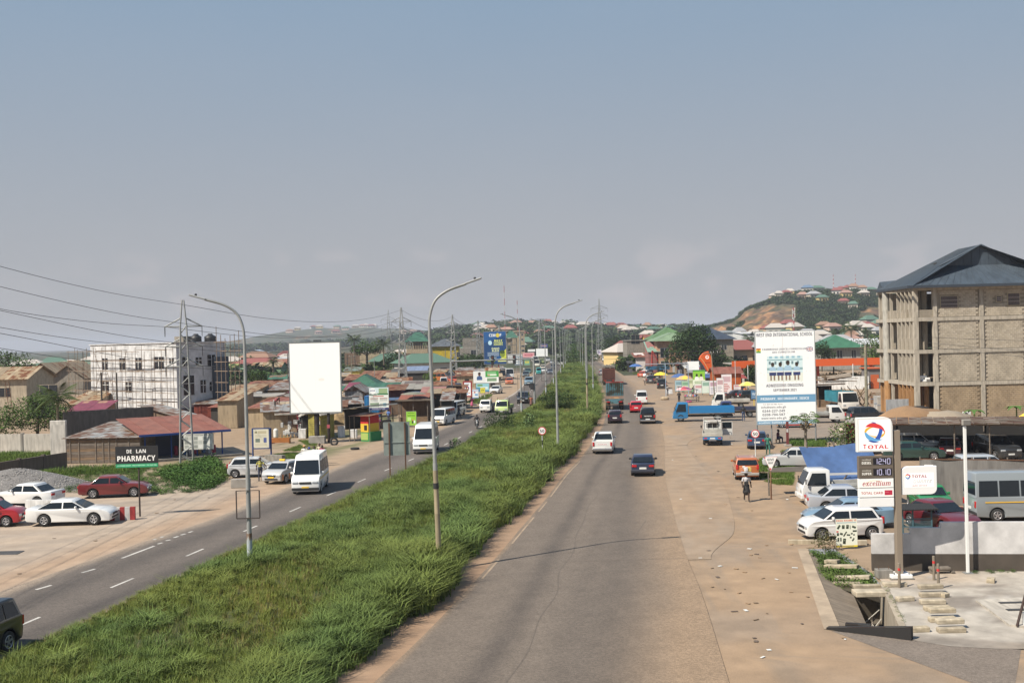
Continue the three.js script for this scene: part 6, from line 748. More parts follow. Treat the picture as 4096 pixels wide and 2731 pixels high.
// blue tarpaulin awning with a plank table
{const a=[17.97,-69.16],b=[20.73,-68.23],w=Math.hypot(b[0]- a[0],b[1]- a[1])+ 0.6,t=thing('awning_stall','stall under a slanting blue tarpaulin behind the white cab truck','stall',a[0],0,a[1]- 1.5,0.02),g=new THREE.PlaneGeometry(w + 1,3.4,24,8),p=g.attributes.position;g.rotateX(-Math.PI/2 + 0.55).translate(w/2 + 0.9,1.9,-0.8);for(let i=0;i<p.count;i++)p.setY(i,p.getY(i)+ 0.12*(fbm(p.getX(i)*0.9,p.getZ(i)*0.9,3,4)- 0.5)- 0.1*Math.sin((p.getX(i)/w)*Math.PI));g.computeVertexNormals();part(t,'tarpaulin',g,mat([0.075,0.15,0.34],0.7,{side:2,t:'conc'}));for(const x of[0,w/2,w]){part(t,'post',[rod([x,0,0.6],[x + 0.9,1.3,0.6],0.05)],woodG);part(t,'post',[rod([x + 0.9,0,-2.2],[x + 0.9,3,-2.2],0.05)],woodG);}part(t,'scalloped_edge',[box(w + 0.9,0.14,0.02,w/2 + 0.9,1.28,0.66)],mat([0.55,0.56,0.58],0.8));for(let i=0;i<4;i++)part(t,'plank',[box(3,0.07,0.3,-0.6,1.5 + i*0.03,0.4 - i*0.35,0,0.1*i - 0.1)],woodG);part(t,'table_leg',[rod([-2.2,0,0.2],[-2.2,1.5,0.2],0.05)],woodG);}
// red container shop and gate post behind the sign
hut('container','dark red container wall half hidden behind the tall sign','container',[27.12,-92.4],[28.92,-91.55],3,2.6,{wall:mat([0.2,0.035,0.025],0.8,{t:'rust',side:2}),planks:8,roof:'flat',ov:0.05});
{const p=[27.34,-94.49],t=thing('gate_pillar','small stone gate pillar among the frangipani bushes','pillar',p[0],0,p[1]);part(t,'pillar',[rbox(0.4,1.5,0.4,0.02,0,0.75,0)],conc);part(t,'cap',[new THREE.SphereGeometry(0.2,12,8).scale(1,1.3,1).translate(0,1.75,0)],mat([0.6,0.5,0.42],0.8));}
// school billboard
function billboard(name,label,x,z,w,h,y0,ry,posts,key,tw,th,fn,o={}){const t=thing(name,label,o.cat??'billboard',x,0,z,ry);for(const[px,r]of posts)part(t,'post',[rod([px,0,-0.08 - r],[px,y0 + h*(o.full??0.5),-0.08 - r],r,r,10)],o.pm??steel);const b=part(t,'board',[box(w +(o.rim??0.16),h +(o.rim??0.16),0.12,0,y0 + h/2,0)],o.fm??mat([0.2,0.2,0.2],0.6));panel(b,'print',w,h,0,y0 + h/2,0.064,printed(key,tw,th,fn));return t;}
const man=(c,x,y,s,shirt,skin='#5b3a28')=>{c.fillStyle=shirt;c.beginPath();c.ellipse(x,y + 46*s,34*s,26*s,0,3.14,6.3);c.fill();c.fillRect(x - 34*s,y + 44*s,68*s,30*s);disc(c,skin,x,y,17*s,22*s);disc(c,'#2a1c16',x,y - 12*s,17*s,12*s);};
{const[x,z]=[24.65,-102.19];billboard('school_billboard','tall white school billboard with blue bands beside the apron',x,z,5.32,8.32,1.85,0.02,[[-2.66,0.07],[-1.35,0.06],[2.66,0.07]],'school',768,1200,(c,W,h)=>{
fillR(c,'#f9fbfa',0,0,W,h);txt(c,'WEST END INTERNATIONAL SCHOOL',W/2 - 6,40,62,'#3a3850',{w:740});txt(c,'CAMBRIDGE (IGSCE) CURRICULUM',W/2 - 8,228,34,'#56566a',{w:590,stretch:1});txt(c,'GES CURRICULUM',W/2 - 20,266,32,'#56566a',{w:300,stretch:1});
for(const[k,col]of[[0,'#c86a3a'],[1,'#e9d04c'],[2,'#4f9a4c']])fillR(c,col,4,212 + k*20,60,20);fillR(c,'#2a2a20',26,236,14,10);fillR(c,'#5b5f8a',664,206,84,60);c.strokeStyle='#f0e8e8';c.lineWidth=12;c.beginPath();c.moveTo(664,206);c.lineTo(748,266);c.moveTo(748,206);c.lineTo(664,266);c.moveTo(706,206);c.lineTo(706,266);c.moveTo(664,236);c.lineTo(748,236);c.stroke();c.strokeStyle='#b8685c';c.lineWidth=6;c.beginPath();c.moveTo(706,206);c.lineTo(706,266);c.moveTo(664,236);c.lineTo(748,236);c.stroke();
fillR(c,'#d7ebee',140,320,470,330);fillR(c,'#7fa9b0',140,362,470,12);fillR(c,'#8fb0b4',140,470,470,30);for(let i=0;i<6;i++){fillR(c,'#9cc4d2',170 + i*74,318,40,30);fillR(c,'#6c8a92',165 + i*74,385,26,40);}fillR(c,'#e9ede2',140,540,470,110);[[215,1],[315,1],[415,1.1],[530,1]].forEach(([x0,s],i)=>{man(c,x0,430 -(i===2?20:0),1.25*s,'#a9c9de','#4c4238');fillR(c,'#34406e',x0 - 46,525,92,46);fillR(c,'#8a7460',x0 - 34,570,20,64);fillR(c,'#8a7460',x0 + 10,570,20,64);fillR(c,'#f2f2ea',x0 - 50,512,90,16);});
txt(c,'ADMISSIONS ONGOING',W/2 - 14,700,54,'#33324a',{w:490,stretch:1});txt(c,'SEPTEMBER 2021',W/2 - 14,762,46,'#33324a',{w:310,stretch:1});fillR(c,'#6f9fc1',0,822,W,100);txt(c,'PRIMARY, SECONDARY, IGSCE',W/2 - 20,872,42,'#f4f8fa',{w:640,stretch:1});
txt(c,'P.O. BOX AN 7882, Accra',205,944,22,'#8a8a92',{w:270});txt(c,'info@weis.edu.gh',215,982,36,'#66666e',{w:330,stretch:1});txt(c,'0244-227-249',215,1030,42,'#66666e',{w:300,stretch:1});txt(c,'0208-704-587',215,1078,42,'#66666e',{w:300,stretch:1});txt(c,'www.weis.edu.gh',215,1124,36,'#66666e',{w:330,stretch:1});fillR(c,'#7aa6c4',0,1158,W,42);txt(c,'ocation: Galilea-Amanfro, Kasoa Road',W/2,1180,32,'#eef4f7',{w:740,stretch:1});
c.strokeStyle='#8d6f6a';c.lineWidth=2;c.beginPath();c.moveTo(352,60);c.lineTo(352,900);c.stroke();for(let i=0;i<40;i++)disc(c,'#7d7a78',hash(i,1)*W,70 + hash(i,2)*1090,3);},{full:1,fm:mat([0.34,0.36,0.37],0.6),rim:0.14});}
// blank white billboard on the left
{const p=[-19.07,-114.55];const t=billboard('blank_billboard','large blank white billboard in a grey frame on two posts',p[0]- 0.95,p[1],5.05,7.0,3.15,0.03,[[0.0,0.26],[1.2,0.15]],'blank',256,360,(c,W,h)=>{fillR(c,'#fdfefb',0,0,W,h);disc(c,'#f1eeea',160,190,16,8);c.strokeStyle='#d8d6d2';c.lineWidth=1;for(let i=0;i<14;i++){c.beginPath();c.moveTo(127,20 + i*17);c.lineTo(128,26 + i*17);c.stroke();}},{fm:mat([0.17,0.18,0.185],0.6),pm:mat([0.05,0.045,0.045],0.8,{t:'rust'}),rim:0.26,full:0.3});part(t,'footing',[rbox(1.6,0.75,1.1,0.03,0.05,0.37,0)],conc);part(t,'top_lamp',[box(0.8,0.12,0.2,0.3,10.4,0)],blackP);part(t,'pasted_bill',[box(0.3,0.35,0.02,1.2,1.7,0.05)],mat([0.4,0.08,0.1],0.8));}
// other printed signs
const SG=[];
const sgn=(key,label,x,z,w,h,y0,fn,o={})=>billboard(o.name??'poster_sign',label,x,z,w,h,y0,o.ry??0,o.posts??[[-w*0.42,0.05],[w*0.42,0.05]],key,o.tw??256,Math.round((o.tw??256)*h/w),fn,{rim:0.08,full:0.9,cat:'sign',...o});
const strips=(c,W,h,bg,cols)=>{fillR(c,bg,0,0,W,h);cols.forEach(([col,x,y,w,hh])=>fillR(c,col,x*W,y*h,w*W,hh*h));};
sgn('estate','white estate advertising sign with blue foot strip beside the blue container',-17.7,-148.87,2.55,2.95,1.15,(c,W,h)=>{strips(c,W,h,'#e6e8e2',[['#cfe2e4',0,0,1,0.24],['#9ab286',0.5,0.04,0.45,0.24],['#3f7a4e',0.42,0.26,0.56,0.07],['#4e6a5a',0,0.28,0.4,0.06],['#b9402f',0.2,0.37,0.55,0.035],['#c45a50',0.06,0.47,0.4,0.03],['#c45a50',0.54,0.47,0.4,0.03],['#91a58c',0.04,0.68,0.46,0.18],['#b9c4c0',0.56,0.7,0.16,0.14],['#4f93ad',0.72,0.7,0.16,0.14],['#2c2f63',0,0.9,1,0.1]]);disc(c,'#f7f7f5',46,46,42);txt(c,'WEISE',46,40,26,'#2b3d74',{w:70});for(let i=0;i<5;i++){fillR(c,'#9a9c98',14,138 + i*9,100,4);fillR(c,'#9a9c98',140,138 + i*9,100,4);}txt(c,'024 336 4151  024 336 4229',120,h - 21,14,'#d8d8e8',{w:210});txt(c,'GALILEA MARKET, AMANFROM',120,h - 8,12,'#c8c8dc',{w:210});});
sgn('bet','lime green betting poster stand by the roadside stalls',-12.03,-132.59,1.15,1.6,0.25,(c,W,h)=>{fillR(c,'#8ec63a',0,0,W,h);txt(c,'betPower',W/2,34,40,'#1d3a16',{w:180});fillR(c,'#9fd24c',0,58,W,4);txt(c,'betPawa',W/2,100,50,'#1d3a16',{w:190});for(let i=0;i<4;i++)fillR(c,'#d5ecb0',30,150 + i*22,90,12);fillR(c,'#3c4a30',140,220,40,90);fillR(c,'#c98a5a',150,200,34,40);fillR(c,'#e8eef0',196,230,34,70);},{name:'poster_stand'});
{const p=[-8.89,-85.09],t=thing('road_sign','grey green back of a large road sign on two rusty posts','sign',p[0],0,p[1],0.08),gm=mat([0.32,0.37,0.34],0.6,{t:'conc'});for(const x of[-0.52,0.66])part(t,'post',[bbox(0.1,4.05,0.1,x,0,0.05)],rustM);for(const[x,w]of[[-0.75,0.42],[0.06,1.08],[0.83,0.38]])part(t,'sign_panel',[box(w,2.45,0.04,x,2.83,-0.04)],gm);part(t,'stiffener',[box(1.9,0.06,0.05,0.05,2.55,0.0)],gm);part(t,'frame',[box(1.98,0.05,0.05,0.05,4.06,-0.04),box(1.98,0.05,0.05,0.05,1.6,-0.04)],gm);}
{const p=[-21.59,-96.46];sgn('info','information board with photographs in a blue frame',p[0],p[1],1.3,1.6,1.35,(c,W,h)=>{strips(c,W,h,'#d2cdb8',[['#b8ae92',0.3,0.1,0.55,0.14],['#8a8468',0.08,0.12,0.16,0.1],['#6f7a70',0.12,0.5,0.3,0.2],['#505c92',0.66,0.46,0.2,0.26]]);for(let i=0;i<4;i++)fillR(c,'#a8a28e',30,h*0.3 + i*12,190,4);for(let i=0;i<6;i++)fillR(c,'#b0aa96',24,h*0.76 + i*9,200,3);},{posts:[[-0.78,0.07],[0.78,0.07]],pm:mat([0.025,0.05,0.16],0.6),fm:mat([0.025,0.05,0.16],0.6),rim:0.2,full:1.04});}
{const p=[-28.08,-100.51];sgn('notice','wide white notice board with faded clippings under the pylon',p[0],p[1],2.6,1.35,1.0,(c,W,h)=>{fillR(c,'#c9cac4',0,0,W,h);txt(c,'ADINKRA CHRISTIAN SCHOOL',W/2,10,16,'#5c5e5c',{w:220});for(let i=0;i<16;i++)fillR(c,['#9da19c','#b5b8b2','#8d918c','#d8d9d4'][i % 4],8 +(i % 6)*40,24 + Math.floor(i/6)*36,34,28);});}
{const[x]=[-4.21,7.3],z=-277;sgn('cimaf','tall blue awards billboard with a smiling woman in yellow',x,z,5.4,7.9,3.9,(c,W,h)=>{fillR(c,'#1b5590',0,0,W,h);c.fillStyle='#124070';c.beginPath();c.moveTo(0,h*0.35);c.lineTo(W,h*0.1);c.lineTo(W,h*0.7);c.lineTo(0,h*0.9);c.fill();txt(c,'CIM',150,62,70,'#f2f4f4',{w:120});disc(c,'#d8c23c',242,62,30,38);txt(c,'F',292,62,70,'#f2f4f4');disc(c,'#b8dcec',108,192,34,40);txt(c,'BEST',250,156,46,'#dfe67a',{w:150,stretch:1});txt(c,'CUSTOMER',250,192,36,'#dfe67a',{w:160});txt(c,'AWARDS',250,224,38,'#dfe67a',{w:160,stretch:1});txt(c,'DAAVI',200,292,46,'#e9efb4',{w:140});txt(c,'BLESS',200,332,46,'#e9efb4',{w:140});for(let i=0;i<4;i++)fillR(c,'#c8d8e4',60,360 + i*18,200,6);txt(c,'Ayekoo!',150,452,40,'#e9efc4',{style:'normal',w:130});fillR(c,'#6f8f3a',50,500,140,40);c.fillStyle='#c8cf4a';c.beginPath();c.moveTo(W,300);c.lineTo(330,360);c.lineTo(250,620);c.lineTo(W,620);c.fill();disc(c,'#7d8f34',320,390,46,58);disc(c,'#39501c',318,356,44,30);disc(c,'#e8ee9a',318,560,90,100);fillR(c,'#14406e',0,h - 40,W,40);},{tw:384,posts:[[-0.8,0.14],[0.8,0.14]],pm:mat([0.2,0.03,0.02],0.8),rim:0.2});}
{const[x,z]=[-5.32,-223.71];sgn('green','wide green and white political billboard by the left shoulder',x,z,5.0071,2.311,1.4443,(c,W,h)=>{strips(c,W,h,'#dfe3e2',[['#3d9a44',0.48,0,0.52,0.52],['#e9ecea',0.48,0.52,0.52,0.48],['#7c9a7a',0.54,0.6,0.38,0.28],['#d9b08a',0.56,0.3,0.1,0.1],['#e6f0e4',0.66,0.28,0.26,0.12]]);man(c,62,30,0.8,'#3d5a86');for(let i=0;i<3;i++)fillR(c,'#b6d8b4',140,12 + i*9,90,4);},{});sgn('blue2','turquoise advertising board below the green billboard',-5.56,-206.08,2.3542,1.494,0.5433,(c,W,h)=>strips(c,W,h,'#8fc3cf',[['#3a86a8',0,0.5,0.5,0.5],['#cfe4e4',0.3,0.4,0.6,0.3],['#6f9a6a',0.1,0.1,0.4,0.25],['#2f7fb0',0,0.85,1,0.15]]));}
sgn('crest','upright white school banner with a crest in a red frame',-7.81,-193.63,1.0852,2.2509,0.5,(c,W,h)=>{fillR(c,'#eceff2',0,0,W,h);txt(c,'INTERNATIONAL',W/2,30,26,'#5a78b0',{w:220});txt(c,'SCHOOL OF ...',W/2,62,26,'#5a78b0',{w:200});disc(c,'#39508c',W/2,h*0.45,70,90);disc(c,'#c34a44',W/2,h*0.45,36,80);disc(c,'#e8e4d0',W/2,h*0.47,34,34);fillR(c,'#b45a3c',30,h*0.78,60,24);fillR(c,'#b45a3c',160,h*0.78,60,24);fillR(c,'#3c84c0',100,h*0.82,50,40);},{fm:mat([0.28,0.03,0.03],0.7),rim:0.5});
sgn('coop','white and blue sculpted shop board right of the crest banner',-6.35,-189.97,1.0221,1.4938,0.2,(c,W,h)=>strips(c,W,h,'#dfe4ea',[['#b0452e',0.25,0.25,0.25,0.15],['#2f5fa8',0,0.1,1,0.06],['#6fa0d0',0.4,0.5,0.5,0.2],['#2f5fa8',0,0.92,1,0.08]]));
sgn('yell','small yellow poster on two white legs by the left verge',-5.2,-192.45,0.7951,0.8746,0.9541,(c,W,h)=>{fillR(c,'#d7cf4a',0,0,W,h);txt(c,'ITY',W/2,h/2,120,'#3b3b2a',{w:170});},{pm:whiteW});
sgn('polit','green political poster of two men on a steel frame',31.6,-192.09,2.0345,2.6157,1.3286,(c,W,h)=>{fillR(c,'#8cc63f',0,0,W,h);fillR(c,'#e8f2dc',0,h*0.62,W,h*0.38);fillR(c,'#4f9a3a',0,0,W,28);man(c,82,110,1.3,'#f2f2ee','#33241c');man(c,176,112,1.3,'#e6e0da','#4a3226');fillR(c,'#3b6a34',30,h*0.72,190,14);fillR(c,'#5a8a4a',30,h*0.82,190,14);},{});
for(const[k,x,z,w,h,y,l,c1,c2,c3]of[['b1',37.47,-234.66,2.4,2.2,2.2,'blank white board behind the green political poster','#f2f3f1','#f2f3f1','#e4e6e4'],['b2',28.83,-196,1.5,1.8,0.3,'pale blue poster board left of the political poster','#a8c4cc','#7d9ca8','#d9b9a8'],['b3',29.81,-195.51,1.3,1.7,0.3,'green and yellow poster board left of the political poster','#a9cbb0','#7da88c','#e6e2a8'],['b4',30.94,-197.53,1.0,2.0,0.3,'pale lime poster board beside the political poster','#d5dec0','#a8b890','#e8ead8'],['b5',30.44,-185.48,1.4,1.4,0.4,'white poster board under the political poster','#e4e4e0','#c89aa0','#9ab0c8'],['b6',31.53,-184.95,1.3,2.0,0.4,'pale green notice board right of the political poster','#cfe0d4','#8fb0a0','#e6e6e0'],['b7',32.03,-180.23,1.5,2.2,0.4,'white notice board with text lines beside the leaning pole','#e3e1e4','#b89aa8','#8a92a8'],['b8',32.93,-179.81,1.1,2.6,0.4,'tall white notice board left of the orange kiosk','#e6e2e2','#c0a0a4','#9a9aa8'],['b9',34.25,-181.39,1.6,3.0,0.5,'pale banner hanging on the orange kiosk front','#e6dde0','#c8a8b0','#b84a40'],['b10',36.42,-183.75,1.1,0.8,0.9,'small white board before the orange kiosk','#e4dede','#c88a90','#a89aa0']])sgn(k,l,x,z,w,h,y,(c,W,H2)=>{fillR(c,c1,0,0,W,H2);fillR(c,c2,W*0.1,H2*0.12,W*0.8,H2*0.28);for(let i=0;i<5;i++)fillR(c,c3,W*0.12,H2*(0.5 + i*0.09),W*(0.4 + 0.35*hash(i,w*9)),H2*0.035);},{tw:96});
for(const[k,x,z,w,h,y,l,c1,c2]of[['f1',42.39,-460.77,1.8,2.2,1.4,'green square advertising board far on the right roadside','#dfe6df','#2f9a50'],['f3',38.84,-394.67,1.7,2.4,0.4,'blue white shop board under the pharmacy sign','#c3d4da','#5f8898'],['f4',40.44,-383.33,1.8,2.4,0.4,'pale shop poster right of the far pharmacy','#c9d8d4','#8fa8a8'],['f5',41.97,-381.78,1.8,2.4,0.4,'white poster wall at the far stalls','#d6dde0','#a8b6bc'],['f6',41.28,-348.18,2.7,3.2,0.4,'big pale poster of a man at the far stalls','#c4d2d0','#5d6f70'],['f7',40.52,-356.88,1.1,2.5,0.5,'cream poster with orange text at the far stalls','#e6dcc0','#c8643a'],['f8',49.48,-671.94,2.8,2.2,2.6,'white and blue board above the far right road','#dfe6ee','#6f9ac4'],['f9',44.5,-578.69,2.2,2.6,0.4,'violet poster board at the far right road','#e0dce8','#6a4a98'],['g1',25.43,-646.68,2.7,4.2,0.6,'tall white poster far down the left road','#e4e8ea','#a8b0b8'],['g2',7.32,-510.85,5.2,2.1,1.2,'pink market billboard beyond the white warehouse','#d9a0a4','#b85a66'],['g3',14.95,-571.3,5.8,3.9,0.5,'large plain white billboard far down the left road','#f2f3f2','#eceeed'],['g5',10.5,-616.74,4,1.3,2.4,'second plain white board beside the large far billboard','#eef0ef','#e2e5e4'],['g4',16.96,-606.95,4.2,1.8,4.6,'blue billboard with a face far down the left road','#3a4a8a','#c89a86'],['g6',5.17,-401.7,1.9,2,0.4,'green and yellow shop board beyond the gantry post','#7aa88a','#d8c84a']])sgn(k,l,x,z,w,h,y,(c,W,H2)=>{fillR(c,c1,0,0,W,H2);fillR(c,c2,W*0.15,H2*0.3,W*0.7,H2*0.35);fillR(c,c1,W*0.3,H2*0.4,W*0.4,H2*0.08);},{tw:64});
sgn('ph2','black pharmacy sign far up the right roadside',40.73,-392.7,2.7,1.75,1.9,(c,W,h)=>{fillR(c,'#26262c',0,0,W,h);txt(c,'PHARMACY',W/2,h*0.42,46,'#f0f0f0',{w:236,stretch:1});fillR(c,'#8a3a40',20,h*0.66,216,14);});
// orange totem
{const p=[40.21,-227.49],t=thing('sail_totem','orange sail shaped filling station totem with white emblem','sign',p[0],0,p[1]),k=0.0145,s=new THREE.Shape(),P=[[860,1160],[838,1080],[800,985],[750,900],[690,822],[715,775],[760,735],[822,716],[846,770],[870,860],[884,960],[890,1160]].map(q=>[(q[0]- 880)*k,(1165 - q[1])*k]);s.moveTo(...P[0]);s.splineThru(P.slice(1,5).map(q=>new THREE.Vector2(...q)));s.splineThru(P.slice(5,8).map(q=>new THREE.Vector2(...q)));s.splineThru(P.slice(8).map(q=>new THREE.Vector2(...q)));part(t,'sail',new THREE.ExtrudeGeometry(s,{depth:0.5,bevelEnabled:true,bevelSize:0.04,bevelThickness:0.04,bevelSegments:1}),mat([0.62,0.1,0.015],0.5));const s2=new THREE.Shape();const Q=[[850,1150],[826,1080],[788,985],[742,905],[700,850],[712,960],[780,1010],[835,1150]].map(q=>new THREE.Vector2((q[0]- 880)*k,(1165 - q[1])*k));s2.setFromPoints(Q);part(t,'dark_panel',new THREE.ExtrudeGeometry(s2,{depth:0.3,bevelEnabled:false}).translate(0,0,0.08),mat([0.04,0.04,0.045],0.6));part(t,'edge_stripe',[tube([[-0.35,0.3,0.6],[-0.75,2.2,0.6],[-1.3,3.5,0.6],[-1.95,4.6,0.6],[-2.55,5.3,0.6]].map(q=>[q[0]*k*58/1.0/0.83,q[1]*k*58/0.83,q[2]]),0.05,20,5)],mat([0.7,0.5,0.25],0.6));panel(t,'emblem',62*k,72*k,(803 - 880)*k,(1165 - 797)*k,0.552,printed('goilg',128,148,(c,W,h)=>{fillR(c,'#d8581e',0,0,W,h);disc(c,'#f4ece8',64,70,54);disc(c,'#d8581e',72,66,28);fillR(c,'#f4ece8',66,66,50,16);}));panel(t,'lettering',82*k,30*k,(808 - 880)*k,(1165 - 868)*k,0.552,printed('goilt',128,48,(c,W,h)=>{fillR(c,'#cf531c',0,0,W,h);txt(c,'GOIL',64,26,44,'#6a2a18',{w:116,stretch:1});}));}
// orange station canopy
{const zc=-216,A=[41.9,4.62],B=[70.53,4.6],lo=[58.24,3.46],t=thing('station_canopy','long orange filling station canopy behind the school billboard','canopy',0,0,0),w=B[0]- A[0],y=(A[1]+ B[1])/2;part(t,'fascia',[box(w,y - lo[1]+ 0.2,0.25,(A[0]+ B[0])/2,(y + lo[1])/2,zc)],mat([0.6,0.1,0.02],0.5));part(t,'roof_deck',[box(w - 0.4,0.2,10,(A[0]+ B[0])/2,y - 0.5,zc - 5.2)],conc);for(const x of[0.08,0.56,0.59,0.95])part(t,'column',[bbox(0.5,lo[1],0.5,A[0]+ w*x,0,zc - 2)],mat([0.36,0.05,0.025],0.6));}
hut('kiosk','orange corrugated kiosk with red roof beside the sail totem','kiosk',[34.12,-190.84],[37.68,-186.65],5,3.4,{wall:mat([0.5,0.1,0.012],0.7,{t:'conc',corr:1,side:2}),planks:10,rm:REDR,roof:'gable',rh:0.9,ov:0.4,pm:[mat([0.58,0.125,0.015],0.7,{t:'conc'}),mat([0.52,0.105,0.015],0.7,{t:'conc'})]});
wallRun('rough_wall','rough white stone wall below the orange canopy',[[41.64,-214.86],[45.88,-212.43]],2.6,0.3,mat([0.5,0.48,0.45],0.95,{t:'stain'}),{seg:2.5});
wallRun('white_wall','low white station wall behind the turquoise lorry',[[52.73,-195.65],[60.77,-193.01]],2.2,0.2,whiteW,{seg:5});
wallRun('bamboo_fence','brown reed fence above the orange canopy end',[[70.48,-354.68],[75.29,-349.1]],3.4,0.2,woodM,{seg:1.2});
hut('booth','small orange and grey booth left of the block building','booth',[60.98,-193.7],[63.1,-193.96],4,3.4,{wall:mat([0.16,0.15,0.15],0.8,{side:2}),roof:'flat',ov:0.3,slab:mat([0.5,0.1,0.025],0.6),doors:[[1,1.4,2.4,mat([0.45,0.1,0.03],0.7)]]});
{const a=[40.43,-150.2],t=hut('wood_stall','timber stall stacked with planks beside the school billboard','stall',a,[41.89,-144.06],5,2.6,{open:1,wall:darkIn,rm:RUSTY,rh:0.5,roof:'monoup',counter:woodM,pmat:woodM});for(let i=0;i<16;i++)part(t,'plank',[box(3.6 + rr(-1,1),0.08,0.22,2.6 + rr(-1,1.5),3.2 + i*0.06,-1 - rr(0,3),rr(-0.1,0.1),rr(-0.25,0.25),rr(-0.08,0.04))],i % 2?woodM:mat([0.4,0.28,0.17],0.9,{t:'wood'}));for(let i=0;i<5;i++)part(t,'log',[rod([1.5,3.7 + 0.2*(i % 2),-0.6 - i*0.4],[4.8,4.0 + 0.15*(i % 3),-0.8 - i*0.4],0.17,0.14,8)],mat([0.5,0.42,0.34],0.9,{t:'wood'}));}
{const p=[43.82,-143.32],t=thing('timber_pile','heap of broken timber leaning by the wooden pole','timber',p[0],0,p[1]);for(let i=0;i<26;i++)part(t,'timber',[rod([rr(-2.6,1.6),0,rr(-1,1)],[rr(-3,2),rr(0.8,3.4),rr(-1.5,0.5)],0.07,0.06,5)],i % 2?woodM:mat([0.42,0.3,0.18],0.9,{t:'wood'}));}
// parasols and stalls of the right roadside
function parasol(x,z,r,h,cols,label){const t=thing('parasol',label,'parasol',x,0,z,rr(0,1),'parasols on the right roadside');part(t,'pole',[rod([0,0,0],[0,h,0],0.03)],steel);for(let i=0;i<8;i++){const a=i*Math.PI/4,b=a + Math.PI/4,q=(f,k)=>[Math.cos(f)*r*k,h - 0.42*r*k*k,Math.sin(f)*r*k];part(t,'canopy_panel',[polyG([[0,h,0],q(b,0.55),q(a,0.55)]),quadG(q(a,0.55),q(b,0.55),q(b,1),q(a,1))],cols[i % cols.length]);}return t;}
const clo=c=>mat(c,0.85,{side:2,transmission:0.12,thickness:0});
parasol(37.08,-178.95,1.5,2.4,[clo([0.72,0.56,0.1]),clo([0.7,0.58,0.2])],'yellow parasol left of the school billboard');parasol(26.06,-172.55,1.35,2.2,[clo([0.6,0.1,0.14]),clo([0.62,0.4,0.42]),clo([0.5,0.16,0.3])],'red and pink parasol over a fruit table');parasol(31.97,-217.17,1.7,2.6,[clo([0.05,0.11,0.28])],'dark blue parasol at the far stalls');parasol(32.26,-212.34,1.7,2.4,[clo([0.66,0.5,0.06]),clo([0.6,0.34,0.16])],'yellow and orange parasol beside the dark blue one');parasol(30.75,-235.04,1.6,2.4,[clo([0.7,0.56,0.05])],'bright yellow parasol behind the off road car');parasol(33.45,-307.22,1.9,2.4,[clo([0.04,0.12,0.34])],'blue parasol tent at the far stalls');parasol(46.8,-102.08,1.3,2.4,[clo([0.7,0.5,0.05])],'yellow parasol at the right picture edge behind the shelter');
{const p=[25.61,-168.88],t=thing('fruit_table','wooden vending table with goods under the pink parasol','table',p[0]+ 1,0,p[1]+ 0.4);part(t,'top',[box(2.2,0.06,1,0,0.8,0)],woodG);for(const[x,z]of[[-1,-0.4],[1,-0.4],[-1,0.4],[1,0.4]])part(t,'leg',[bbox(0.06,0.8,0.06,x,0,z)],woodG);for(let i=0;i<14;i++)part(t,'goods',[rbox(rr(0.15,0.3),rr(0.12,0.4),0.2,0.04,-0.95 + i*0.14,0.95,rr(-0.35,0.35))],mat([[0.6,0.1,0.2],[0.6,0.6,0.58],[0.2,0.3,0.6],[0.6,0.4,0.1]][i % 4],0.7));part(t,'basin',[new THREE.CylinderGeometry(0.45,0.35,0.2,14).translate(-0.6,0.12,0.9)],mat([0.6,0.12,0.3],0.6));part(t,'lean_to',[box(3,0.08,1.2,-0.6,2.05,-0.2,0,0,-0.18)],mat([0.05,0.045,0.04],0.9));for(const x of[-1.9,0.7])part(t,'pole',[rod([x,0,-0.2],[x,x<0?2.3:1.85,-0.2],0.035)],woodG);}
{const p=[23.71,-175.55],t=thing('gate_frame','pale blue pipe frame standing on the right apron','frame',p[0],0,p[1]);part(t,'post',[rod([0,0,0],[0,5.6,0],0.06)],mat([0.3,0.38,0.48],0.6));part(t,'post',[rod([4,0,-3],[4,5.4,-3],0.06)],mat([0.3,0.38,0.48],0.6));part(t,'beam',[rod([-3.2,5.6,0.5],[4,5.5,-3],0.06)],mat([0.4,0.44,0.5],0.6));part(t,'foot_stones',[new THREE.IcosahedronGeometry(0.45,1).scale(1.6,0.8,1).translate(-0.2,0.2,0)],wallB);}
{const p=[26.55,-192.12],t=thing('sign_slab','white sheet propped up on the right apron','panel',p[0],0,p[1],0.3);part(t,'slab',[box(1.1,0.8,0.06,0,0.42,0,-0.3)],whiteW);part(t,'prop',[rod([0,0,-0.5],[0,0.7,-0.1],0.03)],woodG);}
{const p=[31.49,-148.05],t=thing('small_sign','small blue sign with white letter on a post left of the school billboard','sign',p[0],0,p[1]);part(t,'post',[bbox(0.1,2,0.1,0,0,0)],mat([0.6,0.45,0.06],0.7));const b=part(t,'board',[box(0.75,1.15,0.06,0,2.0,0.06)],mat([0.09,0.2,0.34],0.6));panel(b,'print',0.72,1.1,0,2.0,0.095,printed('wsign',64,96,(c,w,h)=>{fillR(c,'#52779c',0,0,w,h);txt(c,'W',30,40,44,'#c8d4de');fillR(c,'#8fa8c0',10,70,44,8);}));}
